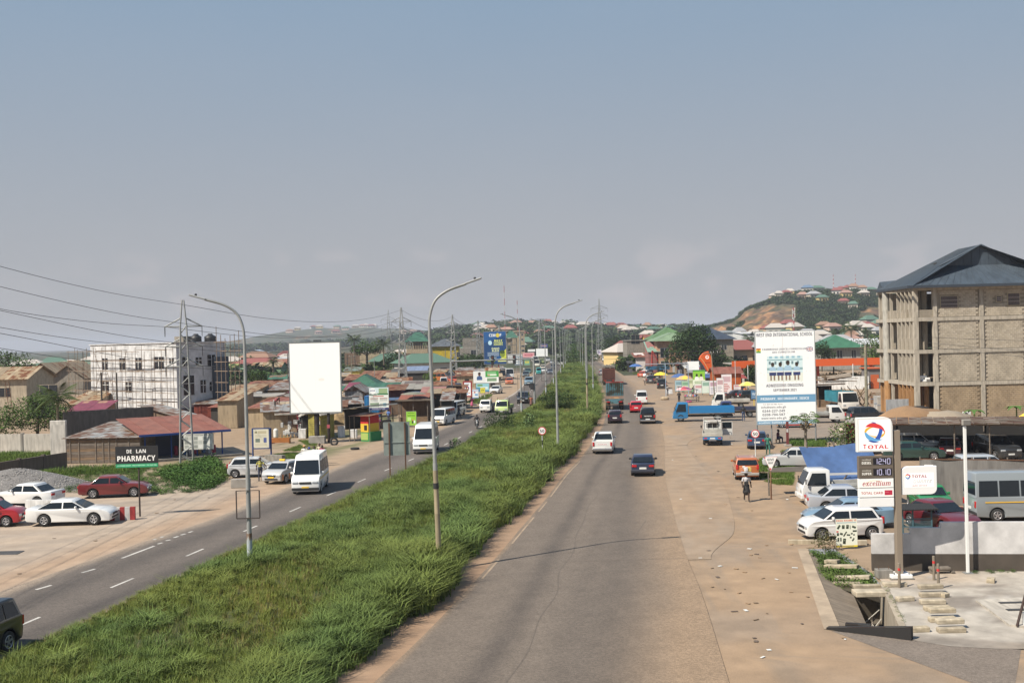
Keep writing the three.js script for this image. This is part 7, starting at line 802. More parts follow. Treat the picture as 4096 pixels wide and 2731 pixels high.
// houses on the right
function farHouse(label,depth,L,R,eave,rise,d,o){const e=L[1];return hut(o.name??'house',label,'house',[L[0],-depth],[R[0],-depth -(o.skew??0)],d,e,{rh:rise,...o});}
farHouse('peach building with pale green roof behind the large tree',300,[38.37,8.33],[47.21,8.12],0,2.2,14,{wall:mat([0.6,0.35,0.22],0.9,{t:'conc',side:2}),roof:'hip',rm:PGRN,ov:1,hk:0.5,win:[[2,4,2.2,2.5],[2,1,2,2]],frame:whiteW});
farHouse('green gabled rear roof above the peach building',318,[39.37,8.66],[50.06,8.7],0,3.4,16,{wall:wallO,roof:'hip',rm:[mat([0.13,0.24,0.10],0.6,{t:'conc',side:2})],ov:0.6});
farHouse('building with big dark blue hip roof right of the large tree',320,[48.74,8.32],[62.63,7.98],0,4.1,22,{wall:mat([0.38,0.32,0.25],0.9,{t:'stain',side:2}),roof:'hip',rm:NAVR,ov:0.9,win:[[11.2,5.4,1.5,1.3]],frame:whiteW});
farHouse('long white warehouse behind the dark blue roof',430,[79.19,10.2],[86.27,10.03],0,0.8,20,{wall:whiteW,roof:'mono',rm:[mat([0.2,0.22,0.22],0.6,{side:2})]});
farHouse('white warehouse with dark gable edge left of the school billboard',400,[81.26,9.64],[86.85,10.01],0,0.6,16,{wall:whiteW,roof:'mono',rm:[mat([0.5,0.5,0.5],0.6,{side:2})]});
farHouse('house with large green hip roof behind the orange canopy',290,[79.55,5.57],[89.28,5.79],0,3.3,12,{wall:mat([0.42,0.4,0.36],0.9,{t:'stain',side:2}),roof:'hip',rm:[mat([0.06,0.2,0.11],0.5,{t:'conc',side:2})],ov:1.2,win:[[4.4,3,1.3,1.9],[8,3,1.1,1.9],[1.4,3,1,1.6]],frame:whiteW});
farHouse('white long roofed hall left of the block building',340,[102.87,5.7],[111.25,5.74],0,1.6,10,{wall:wallGr,roof:'gable',rm:[mat([0.5,0.51,0.53],0.5,{side:2})]});
farHouse('unfinished grey block house left of the peach building',330,[33.52,8.48],[38.89,8.54],0,0.1,12,{wall:wallGr,roof:'flat',ov:0.3,win:[[2.5,7.6,2.4,2.6],[8.8,9,2,1.8],[17,8.8,3.2,2]],frame:wallGr});
farHouse('small yellow house with red roof left of the peach building',335,[39.59,8.91],[41.37,9.07],0,1.2,8,{wall:mat([0.6,0.4,0.06],0.8,{side:2}),roof:'gable',rm:REDR});
farHouse('mint roofed shop below the yellow house',300,[36.17,5.66],[38.74,5.77],0,2.6,8,{wall:mat([0.36,0.16,0.14],0.9,{t:'stain',side:2}),roof:'mono',rm:[mat([0.3,0.48,0.38],0.6,{t:'conc',corr:1,side:2})],doors:[[3,1.5,2.4],[7,1.5,2.4,mat([0.4,0.4,0.4],0.7)]]});
farHouse('red and white fronted shop at the far right stalls',320,[34.95,3.93],[37.7,4.24],0,1,7,{wall:mat([0.6,0.56,0.55],0.8,{side:2}),roof:'mono',rm:REDR,ov:0.6});
for(const[a,b,l,rm]of[[[37.4,-351.77],[40.41,-348.99],'dark stall with piled goods at the far right roadside',RUSTY],[[40.12,-320.51],[42.84,-318.2],'stall with blue cloth at the far right roadside',BLUR],[[31.69,-308.63],[32.7,-307.82],'black covered heap stall at the far right roadside',[mat([0.03,0.03,0.03],0.9,{side:2})]],[[40.56,-300.09],[43.29,-297.92],'stall with pale blue roof left of the large tree',BLUR],[[42.39,-286.78],[45.47,-290.19],'grey roofed stall under the large tree',IRON]])hut('market_stall',l,'stall',a,b,4,2.5,{open:1,wall:darkIn,rm,rh:0.5,counter:mat([0.3,0.3,0.34],0.9),group:'stalls on the right roadside'});
{const p=[36.14,-293.69],t=thing('crane_arm','red loading crane arm over the blue truck bed at the far stalls','crane',p[0],0,p[1]);const m=mat([0.32,0.03,0.02],0.6);part(t,'mast',[rod([0,0,0],[0.2,6,0],0.3,0.2)],m);part(t,'jib',[rod([0.2,6,0],[1.6,3.2,0],0.2,0.16)],m);part(t,'truck_bed',[box(6,1,2.4,1.5,1.5,0)],mat([0.04,0.16,0.3],0.7,{t:'rust'}));part(t,'wheel',[rod([-0.6,0.5,1.1],[-0.6,0.5,1.3],0.5,0.5,12)],rubber);part(t,'wheel',[rod([3.4,0.5,1.1],[3.4,0.5,1.3],0.5,0.5,12)],rubber);}

// more roadside stalls up the right side
{const cols=[['red',[0.34,0.06,0.05]],['blue',[0.06,0.12,0.3]],['white',[0.6,0.6,0.58]],['yellow',[0.55,0.4,0.07]],['grey',[0.28,0.28,0.28]]];for(let i=0;i<22;i++){const z=-196 - i*9.5 + rr(-2,2),x=aspR(z)+ rr(11,15 + i*0.5),[n,c]=cols[i % 5],w=rr(2.6,4.4);const t=hut('roadside_stall','small roadside stall with a ' + n + ' awning among the far right stalls','stall',[x,z],[x + w,z],3,2.2,{open:1,wall:[darkIn,wallB,wallGr][i % 3],rm:[mat(c,0.8,{side:2,t:'conc'})],rh:0.5,n:2,ov:0.3,counter:i % 2?woodM:mat([0.35,0.36,0.4],0.8),group:'far right stalls with ' + n + ' awnings'});for(let k=0;k<4;k++)part(t,'goods',[rbox(rr(0.3,0.6),rr(0.2,0.5),0.4,0.04,0.4 + k*w/4.6,1.15,-0.45)],mat(cols[(i + k)% 5][1],0.8));}}

// =====================================================================  POLES, PYLONS, WIRES, ROAD SIGNS
const galv=mat([0.42,0.43,0.42],0.5,{metalness:0.25,t:'conc'}),paintT=mat([0.42,0.34,0.22],0.7,{t:'stain'}),paintB=mat([0.5,0.56,0.58],0.8,{t:'rust'});
const lampG={};
{const arm=tube([[0,10.9,0],[0.05,11.7,0],[0.3,12.35,0],[0.8,12.75,0],[1.7,13.06,0]],0.06,26,8);lampG.arm=prep(arm);lampG.pole=prep(mg([rod([0,0,0],[0,5.2,0],0.115,0.1,12),rod([0,5.2,0],[0,10.95,0],0.085,0.07,12)]));lampG.head=prep(rbox(0.78,0.09,0.26,0.04).rotateZ(0.3).translate(2.02,13.17,0));lampG.cell=prep(new THREE.SphereGeometry(0.06,8,6).translate(2.1,13.28,0));lampG.low=prep(rod([0,0.4,0],[0,4.9,0],0.122,0.108,12));lampG.band=prep(rod([0,4.1,0],[0,4.35,0],0.124,0.122,12));lampG.patch=prep(rod([0,0.5,0],[0,2.2,0],0.125,0.12,12));}
function lamp(x,z,side,label,o={}){const t=thing('street_lamp',label,'street lamp',x,o.y??0,z,side>0?(o.ry??0.06):Math.PI +(o.ry??0.05),'street lamps on the central reservation');shared(t,'pole',lampG.pole,galv);shared(t,'arm',lampG.arm,galv);shared(t,'lamp_head',lampG.head,mat([0.3,0.31,0.31],0.5));shared(t,'light_sensor',lampG.cell,blackP);if(o.low){shared(t,'painted_foot',lampG.low,paintT);shared(t,'black_band',lampG.band,blackP);}if(o.patch)shared(t,'peeling_paint',lampG.patch,paintB);if(o.frame){const[y,w,h]=o.frame,f=part(t,'banner_frame',[box(w,0.05,0.05,0,y,0.13),box(0.05,h,0.05,-w/2,y + h/2,0.13),box(0.05,h,0.05,w/2,y + h/2,0.13),box(w,0.03,0.03,0,y + h,0.13)],mat([0.06,0.045,0.04],0.8));f.rotation.y=side>0?0:Math.PI;}if(o.lean)t.rotation.z=o.lean;if(o.sy)t.scale.y=o.sy;return t;}
lamp(-3.43,-49.81,1,'tall street lamp nearest the camera in the middle of the grass',{low:1,lean:0.018,y:-0.45});
lamp(3.7,-96.31,1,'second street lamp on the right side of the grass',{low:0});lamp(9.24,-141.51,1,'third street lamp on the right side of the grass',{low:1});lamp(13.81,-194.93,1,'fourth street lamp on the right side of the grass',{patch:1});
lamp(-11.96,-50.55,-1,'street lamp with an empty banner frame nearest on the left',{y:-0.35,sy:0.965,patch:1,frame:[2.9,1.02,1.28]});lamp(1,-143.46,-1,'second street lamp of the left row with a narrow banner frame',{patch:1,frame:[2.6,0.8,2.8]});lamp(5.4,-185.99,-1,'third street lamp of the left row with a square banner frame',{patch:1,frame:[3,1.4,2.2]});lamp(8.16,-227.46,-1,'fourth street lamp of the left row',{patch:1});
for(let i=0;i<7;i++){const z=-245 - i*47;lamp(medR(z)- 1.6,z,1,['fifth','sixth','seventh','eighth','ninth','tenth','farthest'][i]+ ' street lamp on the right side of the grass',{y:0.2});const z2=-290 - i*42;lamp(medL(z2)+ 1.2,z2,-1,['fifth','sixth','seventh','eighth','ninth','tenth','farthest'][i]+ ' street lamp of the left row',{y:0.2,patch:1});}
function pylon(x,z,h,label,o={}){// lattice mast with three pairs of cross-arms
const t=thing('pylon',label,'pylon',x,o.y??0,z,o.ry??0.25,'power line pylons'),b=o.b??0.55,k=h/14.2,tw=0.2,m=o.m??galv,r=o.r??0.07,hw=y=>y>12*k?lerp(0.26,0.07,(y - 12*k)/(2.2*k)):lerp(b,0.26,y/(12*k));
for(const[sx,sz]of[[-1,-1],[1,-1],[1,1],[-1,1]])part(t,'leg',[rod([sx*b,0,sz*b],[sx*0.26,12*k,sz*0.26],r*1.3,r),rod([sx*0.26,12*k,sz*0.26],[sx*0.07,h,sz*0.07],r)],m);
const l=[],n=o.n??16;for(let i=0;i<n;i++){const y0=12*k*i/n,y1=12*k*(i + 1)/n,a=hw(y0),c=hw(y1),e=i % 2?1:-1;for(const s of[-1,1]){l.push(rod([-e*a,y0,s*a],[e*c,y1,s*c],r*0.6,r*0.6,4));l.push(rod([s*a,y0,-e*a],[s*c,y1,e*c],r*0.6,r*0.6,4));}}part(t,'lattice',l,m).userData.kind='stuff';
const A=o.arm??1.56;o.tips=[];for(const y of[11.9*k,10.15*k,8.4*k])for(const s of[-1,1]){part(t,'cross_arm',[rod([s*0.26,y + 0.7*k,0],[s*A,y,0],r),rod([s*0.3,y,-0.25],[s*A,y,0],r*0.8),rod([s*0.3,y,0.25],[s*A,y,0],r*0.8)],m);part(t,'jumper_loop',[tube([[s*A,y,-0.5],[s*A,y - 0.75*k,-0.3],[s*A,y - 0.85*k,0.2],[s*A,y - 0.05,0.5]],0.02,10,4)],blackP);}
const c=Math.cos(t.rotation.y),s=Math.sin(t.rotation.y);return[[x,13.8*k +(o.y??0),z],...[11.9,10.15,8.4].flatMap(y=>[-1,1].map(e=>[x + e*A*c,y*k +(o.y??0),z - e*A*s]))];}
const T1=pylon(-28.69,-98.86,14.2,'lattice power pylon before the white building'),T2=pylon(-21.39,-219.6,16.6,'second lattice pylon behind the market roofs',{arm:1.9,r:0.085,b:0.9}),T3=pylon(-15.44,-295.53,16.6,'third lattice pylon before the yellow house',{arm:1.9,r:0.1,b:0.9}),T4=pylon(-11.1,-373.21,16.2,'fourth lattice pylon left of the blue billboard',{arm:2.2,r:0.12,b:0.9}),T5=pylon(-5.12,-462.75,15.5,'fifth lattice pylon behind the blue billboard',{arm:2.2,r:0.13});
pylon(-42.95,-394.74,21,'tall pale lattice tower left of the second pylon',{arm:2.6,r:0.06,b:1.4,n:20});pylon(14.13,-579.34,19,'twin lattice tower above the far left lorries',{arm:3,r:0.09,b:1});pylon(40.09,-515.27,27,'tall lattice tower above the far right road',{arm:4,r:0.09,b:1.6,n:20});
const cable=mat([0.06,0.06,0.062],0.7);
function wire(name,label,pts,r,grp){const o=part(scene,name,tube(pts,r,28,4),cable);o.name=numbered(name);o.userData={label,category:'wire',group:grp};}
const sag=(a,b,s)=>[a,...[0.2,0.4,0.6,0.8].map(k=>[lerp(a[0],b[0],k),lerp(a[1],b[1],k)- s*4*k*(1 - k),lerp(a[2],b[2],k)]),b];
const WN=['top earth wire','upper left conductor','upper right conductor','middle left conductor','middle right conductor','lower left conductor','lower right conductor'],EH=[15.2,12.8,13.8,11.7,12.4,10.45,11.06];
T1.forEach((a,i)=>{const e=EH[i],x=-30.3 +(i?(i % 2?-0.7:0.7):0);wire('power_wire',WN[i]+ ' crossing the sky left of the first pylon',[a,[lerp(a[0],x,0.5),lerp(a[1],e,0.5)- 0.25,-83],[x,e,-67],[x - 2.4,e + 2.9,-38],[x - 4.5,e + 6.5,-12]],0.017,'power wires');});
[[T1,T2,'first and second',1.9,0.022],[T2,T3,'second and third',1.6,0.028],[T3,T4,'third and fourth',1.5,0.034],[T4,T5,'fourth and fifth',1.5,0.036]].forEach(([p,q,n,s,r])=>p.forEach((a,i)=>wire('power_wire',WN[i]+ ' between the ' + n + ' pylons',sag(a,q[i],s),r,'power wires')));
for(const[a,b,l,r]of[[[-60,9.6,-150],[-23,9.2,-180],'thin service wire at the left edge',0.02],[[1.5,6.1,-200],[40,6.6,-205],'lower overhead wire crossing the median',0.025],[[-4,6.3,-218],[42,6.9,-222],'upper overhead wire crossing the median',0.025],[[43.5,8.2,-118],[70,5.2,-100],'lower service wire before the block building',0.018],[[43.5,8.6,-118],[70,6.2,-98],'middle service wire before the block building',0.018],[[43.5,9.2,-118],[75,8.2,-112],'upper service wire before the block building',0.018]])wire('service_wire',l,sag(a,b,0.35),r,'service wires');
// wooden and steel poles
for(const[x,z,w,h,l,k,m]of[[-54.45,-149.53,0.27,6.93,'left one of two dark poles before the white building',1,0],[-53.31,-152.08,0.27,6.82,'right one of two dark poles before the white building',0,0],[-46.48,-318.22,0.25,6.63,'dark timber pole right of the white billboard',0,0],[-37.33,-262.16,0.21,7.01,'pale timber pole with cross bar right of the white billboard',1,1],[-25.76,-210.66,0.12,7,'thin steel pole above the green market hut',0,2],[-35.12,-331.39,0.26,6.35,'pole with a lamp left of the second pylon',1,1],[-19.93,-282.14,0.25,7.71,'timber pole left of the yellow house',0,1],[-18.92,-319.53,0.25,7.29,'timber pole before the yellow house',0,1],[-114.28,-469.47,0.4,6.78,'far timber pole left of the white two storey house',1,0],[-40.89,-205.68,0.17,8.33,'thin timber pole left of the billboard frame',1,0],[-51.54,-208.3,0.21,3.78,'crooked pole on the tan roofs',0,0],[40.21,-128.75,0.39,8.38,'thick pale timber pole before the block building',1,1],[30.87,-173.41,0.18,7.36,'leaning timber pole beside the sail totem',1,1],[36.82,-187.07,0.12,5.51,'white thin pole left of the school billboard',0,3],[41.09,-197.58,0.15,4.45,'white lamp pole before the reed fence',0,3],[62.7,-208.36,0.2,3.86,'pale pole under the orange canopy',0,3],[-229.24,-557.31,0.24,5.82,'distant pole on the far left roofs',0,0],[-172.45,-402.06,0.22,6.89,'pole beside the far left tree',0,0],[-67.87,-178.65,0.1,9.75,'scaffold mast at the left of the white building',0,0]]){const t=thing('utility_pole',l,'pole',x,0,z,0,'poles');part(t,'shaft',[rod([0,0,0],[l.includes('leaning')?-0.35:0,h,0],Math.max(0.05,w/2),Math.max(0.04,w/2.4),8)],m===3?whiteW:m===2?steel:m?mat([0.36,0.33,0.24],0.9,{t:'wood'}):mat([0.1,0.085,0.075],0.9,{t:'wood'}));if(k){part(t,'cross_arm',[box(1.5,0.1,0.1,l.includes('leaning')?-0.8:0.1,h - 0.25,0)],woodG);for(const e of[-0.5,0,0.6])part(t,'insulator',[rod([e,h - 0.2,0],[e,h + 0.03,0],0.04)],mat([0.5,0.5,0.5],0.4));}}
// signal gantry
{const a=[-9.1,-167.87],b=[3.16,-169.06],t=thing('signal_gantry','steel gantry with hanging traffic signals over the left carriageway','gantry',0,0,0),ya=6.9,yb=7.0;part(t,'post',[rod([a[0],0,a[1]],[a[0],ya,a[1]],0.16,0.13,10)],galv);part(t,'post',[rod([b[0],0,b[1]],[b[0],yb,b[1]],0.17,0.15,10)],galv);part(t,'beam',[rod([a[0],ya,a[1]],[b[0],yb,b[1]],0.13,0.13,10)],galv);for(const[k,y]of[[0.5,0],[0.765,0]]){const s=part(t,'signal_head',[rbox(0.45,1.35,0.3,0.05,lerp(a[0],b[0],k),6.95,lerp(a[1],b[1],k)- 0.1)],blackP);part(s,'lamp_cowl',[rod([lerp(a[0],b[0],k),7.3,lerp(a[1],b[1],k)+ 0.05],[lerp(a[0],b[0],k),7.3,lerp(a[1],b[1],k)+ 0.3],0.14)],mat([0.12,0.03,0.03],0.7));}for(const p of[a,b])part(t,'signal_head',[rbox(0.6,1.0,0.4,0.05,p[0]- 0.3,2.9,p[1]+ 0.1),rbox(0.35,0.6,0.4,0.05,p[0]- 0.6,3,p[1]- 0.2)],blackP);}
{const[x,z]=[5.72,-305.61],t=thing('road_sign','blue grey road sign on two posts beyond the gantry','sign',x - 4,0,z);part(t,'board',[box(2.2,2.4,0.08,0,4,0)],mat([0.25,0.31,0.37],0.6));for(const e of[-0.6,0.6])part(t,'post',[rod([e,0,-0.08],[e,4,-0.08],0.06)],steel);panel(t,'print',2,2.2,0,4,0.045,printed('rs',64,64,(c,w,h)=>{fillR(c,'#7f8d98',0,0,w,h);for(let i=0;i<3;i++){fillR(c,'#dfe4e6',8,8 + i*19,20,10);fillR(c,'#dfe4e6',36,8 + i*19,20,10);}}));}
function disc50(x,z,h,label,bands){const t=thing('speed_sign',label,'sign',x,0,z);for(let i=0;i<(bands?6:1);i++)part(t,'post',[rod([0,i*h/(bands?6:1),0],[0,(i + 1)*h/(bands?6:1),0],0.04,0.04,8)],bands&&i % 2?blackP:whiteW);part(t,'disc',[rod([0,h,0.03],[0,h,0.06],0.34,0.34,28)],mat([0.6,0.6,0.6],0.5));const g=new THREE.CircleGeometry(0.335,32).translate(0,h,0.064);const o=new THREE.Mesh(g,printed('d50',128,128,(c,w)=>{fillR(c,'#c7353a',0,0,w,w);disc(c,'#f6f4f2',64,64,51);txt(c,'50',64,68,70,'#1c1c1e');}));o.name='print';t.add(o);}
disc50(2.32,-94.25,2.4,'round 50 speed limit sign on a banded post in the grass',1);disc50(19.18,-90.05,2.1,'round 50 speed limit sign before the dark blue saloon',0);
{const[x,z]=[15.54,-68.76],t=thing('give_way_sign','white triangular give way sign on a rusty post','sign',x,0,z);part(t,'post',[rod([0,0,0],[0,1.7,0],0.045)],mat([0.26,0.15,0.08],0.9,{t:'rust'}));const s=new THREE.Shape([[-0.42,2.6],[0.42,2.6],[0,1.72]].map(p=>new THREE.Vector2(...p)));part(t,'plate',new THREE.ExtrudeGeometry(s,{depth:0.02,bevelEnabled:false}).translate(0,0,0.04),mat([0.55,0.1,0.1],0.6));const s2=new THREE.ShapeGeometry(new THREE.Shape([[-0.4,2.585],[0.4,2.585],[0,1.75]].map(p=>new THREE.Vector2(...p)))).translate(0,0,0.064),uv=s2.attributes.uv,p=s2.attributes.position;for(let i=0;i<p.count;i++)uv.setXY(i,(p.getX(i)+ 0.4)/0.8,(p.getY(i)- 1.75)/0.835);const o=new THREE.Mesh(s2,printed('gw',160,160,(c,w)=>{fillR(c,'#eceae6',0,0,w,w);txt(c,'GIVE',80,32,38,'#2a2a2a',{w:84,stretch:1});txt(c,'WAY',80,70,36,'#2a2a2a',{w:62,stretch:1});disc(c,'#c8444c',74,140,12);disc(c,'#c8444c',8,10,10);}));o.name='print';t.add(o);}
{const[x,z]=[24.21,-100.19],t=thing('marker_post','dark red steel post on a concrete foot by the papaya tree','post',x,0,z);part(t,'post',[bbox(0.22,2.2,0.12,0,0,0)],mat([0.14,0.03,0.03],0.7));part(t,'white_mark',[box(0.16,0.3,0.02,-0.02,1.4,0.07)],whiteW);part(t,'foot',[rbox(0.6,0.2,0.5,0.03,0,0.08,0)],conc);}
for(const[x,y,z,h,l]of[[-5.6,16.05,-950,38,'red and white radio mast on the far centre hill'],[5.37,16.08,-1000,27,'pale radio mast right of the red and white one'],[285.42,47.05,-1000,12,'red and white mast on top of the right hill'],[304.93,46.92,-1000,12,'second mast on top of the right hill'],[154.67,10.23,-620,13,'telecom lattice mast with dishes behind the school billboard']]){const t=thing('radio_mast',l,'mast',x,y,z);const r=l.includes('telecom')?0.5:0.45;for(let i=0;i<7;i++)part(t,'section',[0,1,2].map(k=>{const a=k*2.09;return rod([Math.cos(a)*r*(1 - i/9),i*h/7,Math.sin(a)*r*(1 - i/9)],[Math.cos(a)*r*(1 -(i + 1)/9),(i + 1)*h/7,Math.sin(a)*r*(1 -(i + 1)/9)],0.12);}),i % 2?mat([0.62,0.6,0.58],0.7):mat([0.42,0.06,0.06],0.7)).userData.kind='stuff';if(l.includes('telecom'))for(let i=0;i<8;i++)part(t,'antenna',[bbox(0.35,1.1,0.35,(i % 2?0.6:-0.6),h*(0.5 + 0.055*i),0.3)],mat([0.6,0.6,0.58],0.7));}
// roadside bits on the left
for(const[x,z,w,h,d,ry,l,m]of[[-19.6,-80.69,1.35,0.62,0.5,0.1,'pale concrete block beside the lamp post foot',conc],[-20.39,-96.16,1.9,0.75,0.5,-0.5,'long concrete trough by the blue framed board',concD],[-17.05,-119.88,0.75,0.9,0.6,0,'white block standing left of the striped kiosk',whiteW],[-22.69,-121.31,0.8,1.0,0.8,0,'white freezer box beside the maroon kiosk',whiteW],[-20.36,-132.62,1.6,0.45,0.9,0.2,'low wooden bench before the straw heap',woodM]]){const t=thing('block',l,'block',x,0,z,ry);part(t,'body',[rbox(w,h,d,0.03,0,h/2,0)],m);}
{const[x,z]=[-18.58,-121.47],t=thing('sandwich_board','white sandwich board standing on the earth verge','sign',x,0,z,0.2);for(const e of[-1,1])part(t,'leaf',[box(0.75,1.25,0.03,0,0.6,e*0.2,-e*0.3)],e>0?whiteW:woodG);}
{const[x,z]=[-24.25,-115.91],t=thing('bed_frame','orange wooden bed frame lying outside the shop','furniture',x,0,z,0.1),m=mat([0.4,0.15,0.04],0.5);part(t,'side_rail',[bbox(2.4,0.5,0.08,0,0.1,0.6)],m);part(t,'side_rail',[bbox(2.4,0.4,0.08,0,0.1,-0.5)],m);part(t,'headboard',[bbox(0.1,1.1,1.3,-1.25,0,0)],mat([0.2,0.06,0.03],0.6));part(t,'footboard',[bbox(0.1,0.55,1.2,1.2,0,0)],m);for(let i=0;i<5;i++)part(t,'leg',[bbox(0.09,0.3,0.09,0.2 + i*0.35,0.5,-0.7)],mat([0.5,0.33,0.16],0.7));}
for(const[x,z,l]of[[-17.91,-112.26,'motor tyre leaning on the billboard post'],[-15.12,-107.03,'old tyre lying on the verge before the kiosk']]){const t=thing('old_tyre',l,'tyre',x,0.34,z,0.4);part(t,'tyre',new THREE.TorusGeometry(0.34,0.1,8,18).rotateX(l.includes('lying')?1.57:-0.3).translate(0,l.includes('lying')?-0.24:0,0),rubber);}
{const[x,z]=[-20.52,-136.65],g=new THREE.SphereGeometry(1,30,14,0,6.2832,0,1.57),p=g.attributes.position;for(let i=0;i<p.count;i++){const k=0.8 + 0.5*fbm(p.getX(i)*3,p.getZ(i)*3 + 5,4,181);p.setXYZ(i,p.getX(i)*2.7*k,Math.pow(Math.max(0,p.getY(i)),1.2)*2.0*k,p.getZ(i)*2.2*k);}g.computeVertexNormals();const t=thing('straw_heap','tan heap of straw and sacks beside the billboard posts','heap',x,0,z - 1.5);part(t,'heap',g,mat([0.44,0.31,0.16],0.95,{t:'wood'}));part(t,'sheet',[box(1.6,0.05,1,1.6,1.15,0.7,0.5,0,-0.5)],mat([0.5,0.48,0.45],0.9));}
{const[x,z]=[-23.66,-122.23],t=thing('scrap_pile','pile of machine scrap and sacks before the workshop','scrap',x,0,z);for(let i=0;i<22;i++)part(t,'scrap_piece',[rbox(rr(0.25,0.6),rr(0.25,0.55),rr(0.2,0.5),0.04,rr(-1.6,0.5),0.25 + rr(0,1.5)*(i>8?1:0.2),rr(-0.5,0.2))],mat([[0.4,0.4,0.4],[0.1,0.1,0.11],[0.25,0.24,0.23],[0.55,0.54,0.52]][i % 4],0.6));part(t,'sack',[new THREE.CapsuleGeometry(0.26,0.6,4,10).translate(-2.1,0.5,0.1)],mat([0.62,0.61,0.58],0.9));}

// =====================================================================  PLANTS
const leafM=new THREE.MeshPhysicalMaterial({vertexColors:true,roughness:0.7,side:2,specularIntensity:0.4});
const leafI=(c,r=0.75)=>mat(c,r,{side:2,specularIntensity:0.35});
// one grass tuft: n bent blades
function tuft(n,h,w,spread,bend){const P=[],N=[];for(let i=0;i<n;i++){const a=rnd()*6.28,r=Math.sqrt(rnd())*spread,x=Math.cos(a)*r,z=Math.sin(a)*r,hh=h*rr(0.55,1.15),b=bend*hh*rr(0.3,1.2),d=rnd()*6.28,dx=Math.cos(d),dz=Math.sin(d),ww=w*rr(0.7,1.2),ox=-dz*ww,oz=dx*ww;const p0=[x,0,z],p1=[x + dx*b*0.3,hh*0.6,z + dz*b*0.3],p2=[x + dx*b,hh*(1 - 0.25*b/hh),z + dz*b];P.push(p0[0]- ox,0,p0[2]- oz,p0[0]+ ox,0,p0[2]+ oz,p1[0]+ ox*0.8,p1[1],p1[2]+ oz*0.8,p0[0]- ox,0,p0[2]- oz,p1[0]+ ox*0.8,p1[1],p1[2]+ oz*0.8,p1[0]- ox*0.8,p1[1],p1[2]- oz*0.8,p1[0]- ox*0.8,p1[1],p1[2]- oz*0.8,p1[0]+ ox*0.8,p1[1],p1[2]+ oz*0.8,...p2);}const g=new THREE.BufferGeometry();g.setAttribute('position',new THREE.Float32BufferAttribute(P,3));g.computeVertexNormals();return prep(g);}
const m4=new THREE.Matrix4(),qt=new THREE.Quaternion(),eu=new THREE.Euler(),cl=new THREE.Color();
function scatter(name,label,category,g,m,list,hue){const o=new THREE.InstancedMesh(g,m,list.length);list.forEach(([x,y,z,s,sy],i)=>{qt.setFromEuler(eu.set(rr(-0.15,0.15),rnd()*6.28,rr(-0.15,0.15)));m4.compose(V(x,y,z),qt,V(s,sy??s,s));o.setMatrixAt(i,m4);const n=fbm(x*0.35,z*0.18,3,191),k=rr(0.7,1.25);o.setColorAt(i,cl.setRGB(k*lerp(0.7,1.35,n),k*lerp(0.88,1.12,n),k*lerp(1,0.9,n)));});o.name=name;o.castShadow=o.receiveShadow=true;o.userData={kind:'stuff',label,category};scene.add(o);}
{const short=[],tall=[],broad=[],dry=[];
for(const[z0,z1,den,sc]of[[-18,-46,46,0.85],[-46,-75,34,0.95],[-75,-120,20,1.15],[-120,-200,9,1.5],[-200,-330,3.6,2],[-330,-620,1.3,2.6]]){const A=(z0 - z1)*10.5;for(let i=0;i<A*den;i++){const z=rr(z1,z0),xl=medL(z)- 0.2,xr=medR(z)+ 0.1,x=rr(xl,xr);if(x<-0.46*-z - 2)continue;const f=(x - xl)/(xr - xl),gap=z<-146&&z>-152&&f<0.75;if(gap)continue;const n=fbm(x*0.3,z*0.14,4,201),edge=sstep(0.72,0.95,f)*0.75,y=medY(x,z)- 0.03,s=sc*(0.55 + 0.85*n + edge*rr(0.2,1))*(f<0.1?0.6:1);const r=rnd(),fy=Math.min(1,1.15/sc);const bare=sstep(0.56,0.68,fbm(x*0.35 + 9,z*0.16,4,207));if((f>0.94&&rnd()<0.5)||rnd()<bare*0.22)continue;if(rnd()<bare*0.4){dry.push([x,y,z,s,s*fy*0.9]);continue;}if(r<0.10 + 0.5*sstep(0.55,0.7,n)+ edge*0.5)tall.push([x,y,z,s*1.15,s*fy*rr(0.7,1.05)]);else if(r>0.93&&n>0.4)broad.push([x,y + 0.1*s,z,s*0.8]);else if(r>0.9||(f<0.12&&r>0.6))dry.push([x,y,z,s,s*fy]);else short.push([x,y,z,s,s*fy]);}}
for(let z=-20;z>-140;z -=rr(0.9,2.2))for(let j=0;j<2;j++){const cx=lerp(medL(z),medR(z),j?rr(0.15,0.9):rr(0.86,0.97)),R=rr(0.35,0.75),n=j?(rnd()>0.4?0:14):18;for(let i=0;i<n;i++){const a=rnd()*6.28,r=R*Math.sqrt(rnd()),x=cx + Math.cos(a)*r,zz=z + Math.sin(a)*r*1.3;tall.push([Math.min(x,medR(zz)+ 0.15),medY(x,zz)- 0.02,zz,rr(0.9,1.35),rr(0.75,1.1)*(1 - 0.35*r/R)]);}}
scatter('grass','short green grass covering the central reservation','grass',tuft(15,0.5,0.011,0.2,0.5),leafI([0.128,0.168,0.036]),short);scatter('tall_grass','clumps of tall arching grass on the central reservation','grass',tuft(26,0.85,0.013,0.22,0.75),leafI([0.122,0.165,0.044]),tall);scatter('dry_grass','thin yellowish grass stalks on the central reservation','grass',tuft(10,0.6,0.006,0.16,0.4),leafI([0.2,0.18,0.07]),dry);
globalThis.broadList=broad;}
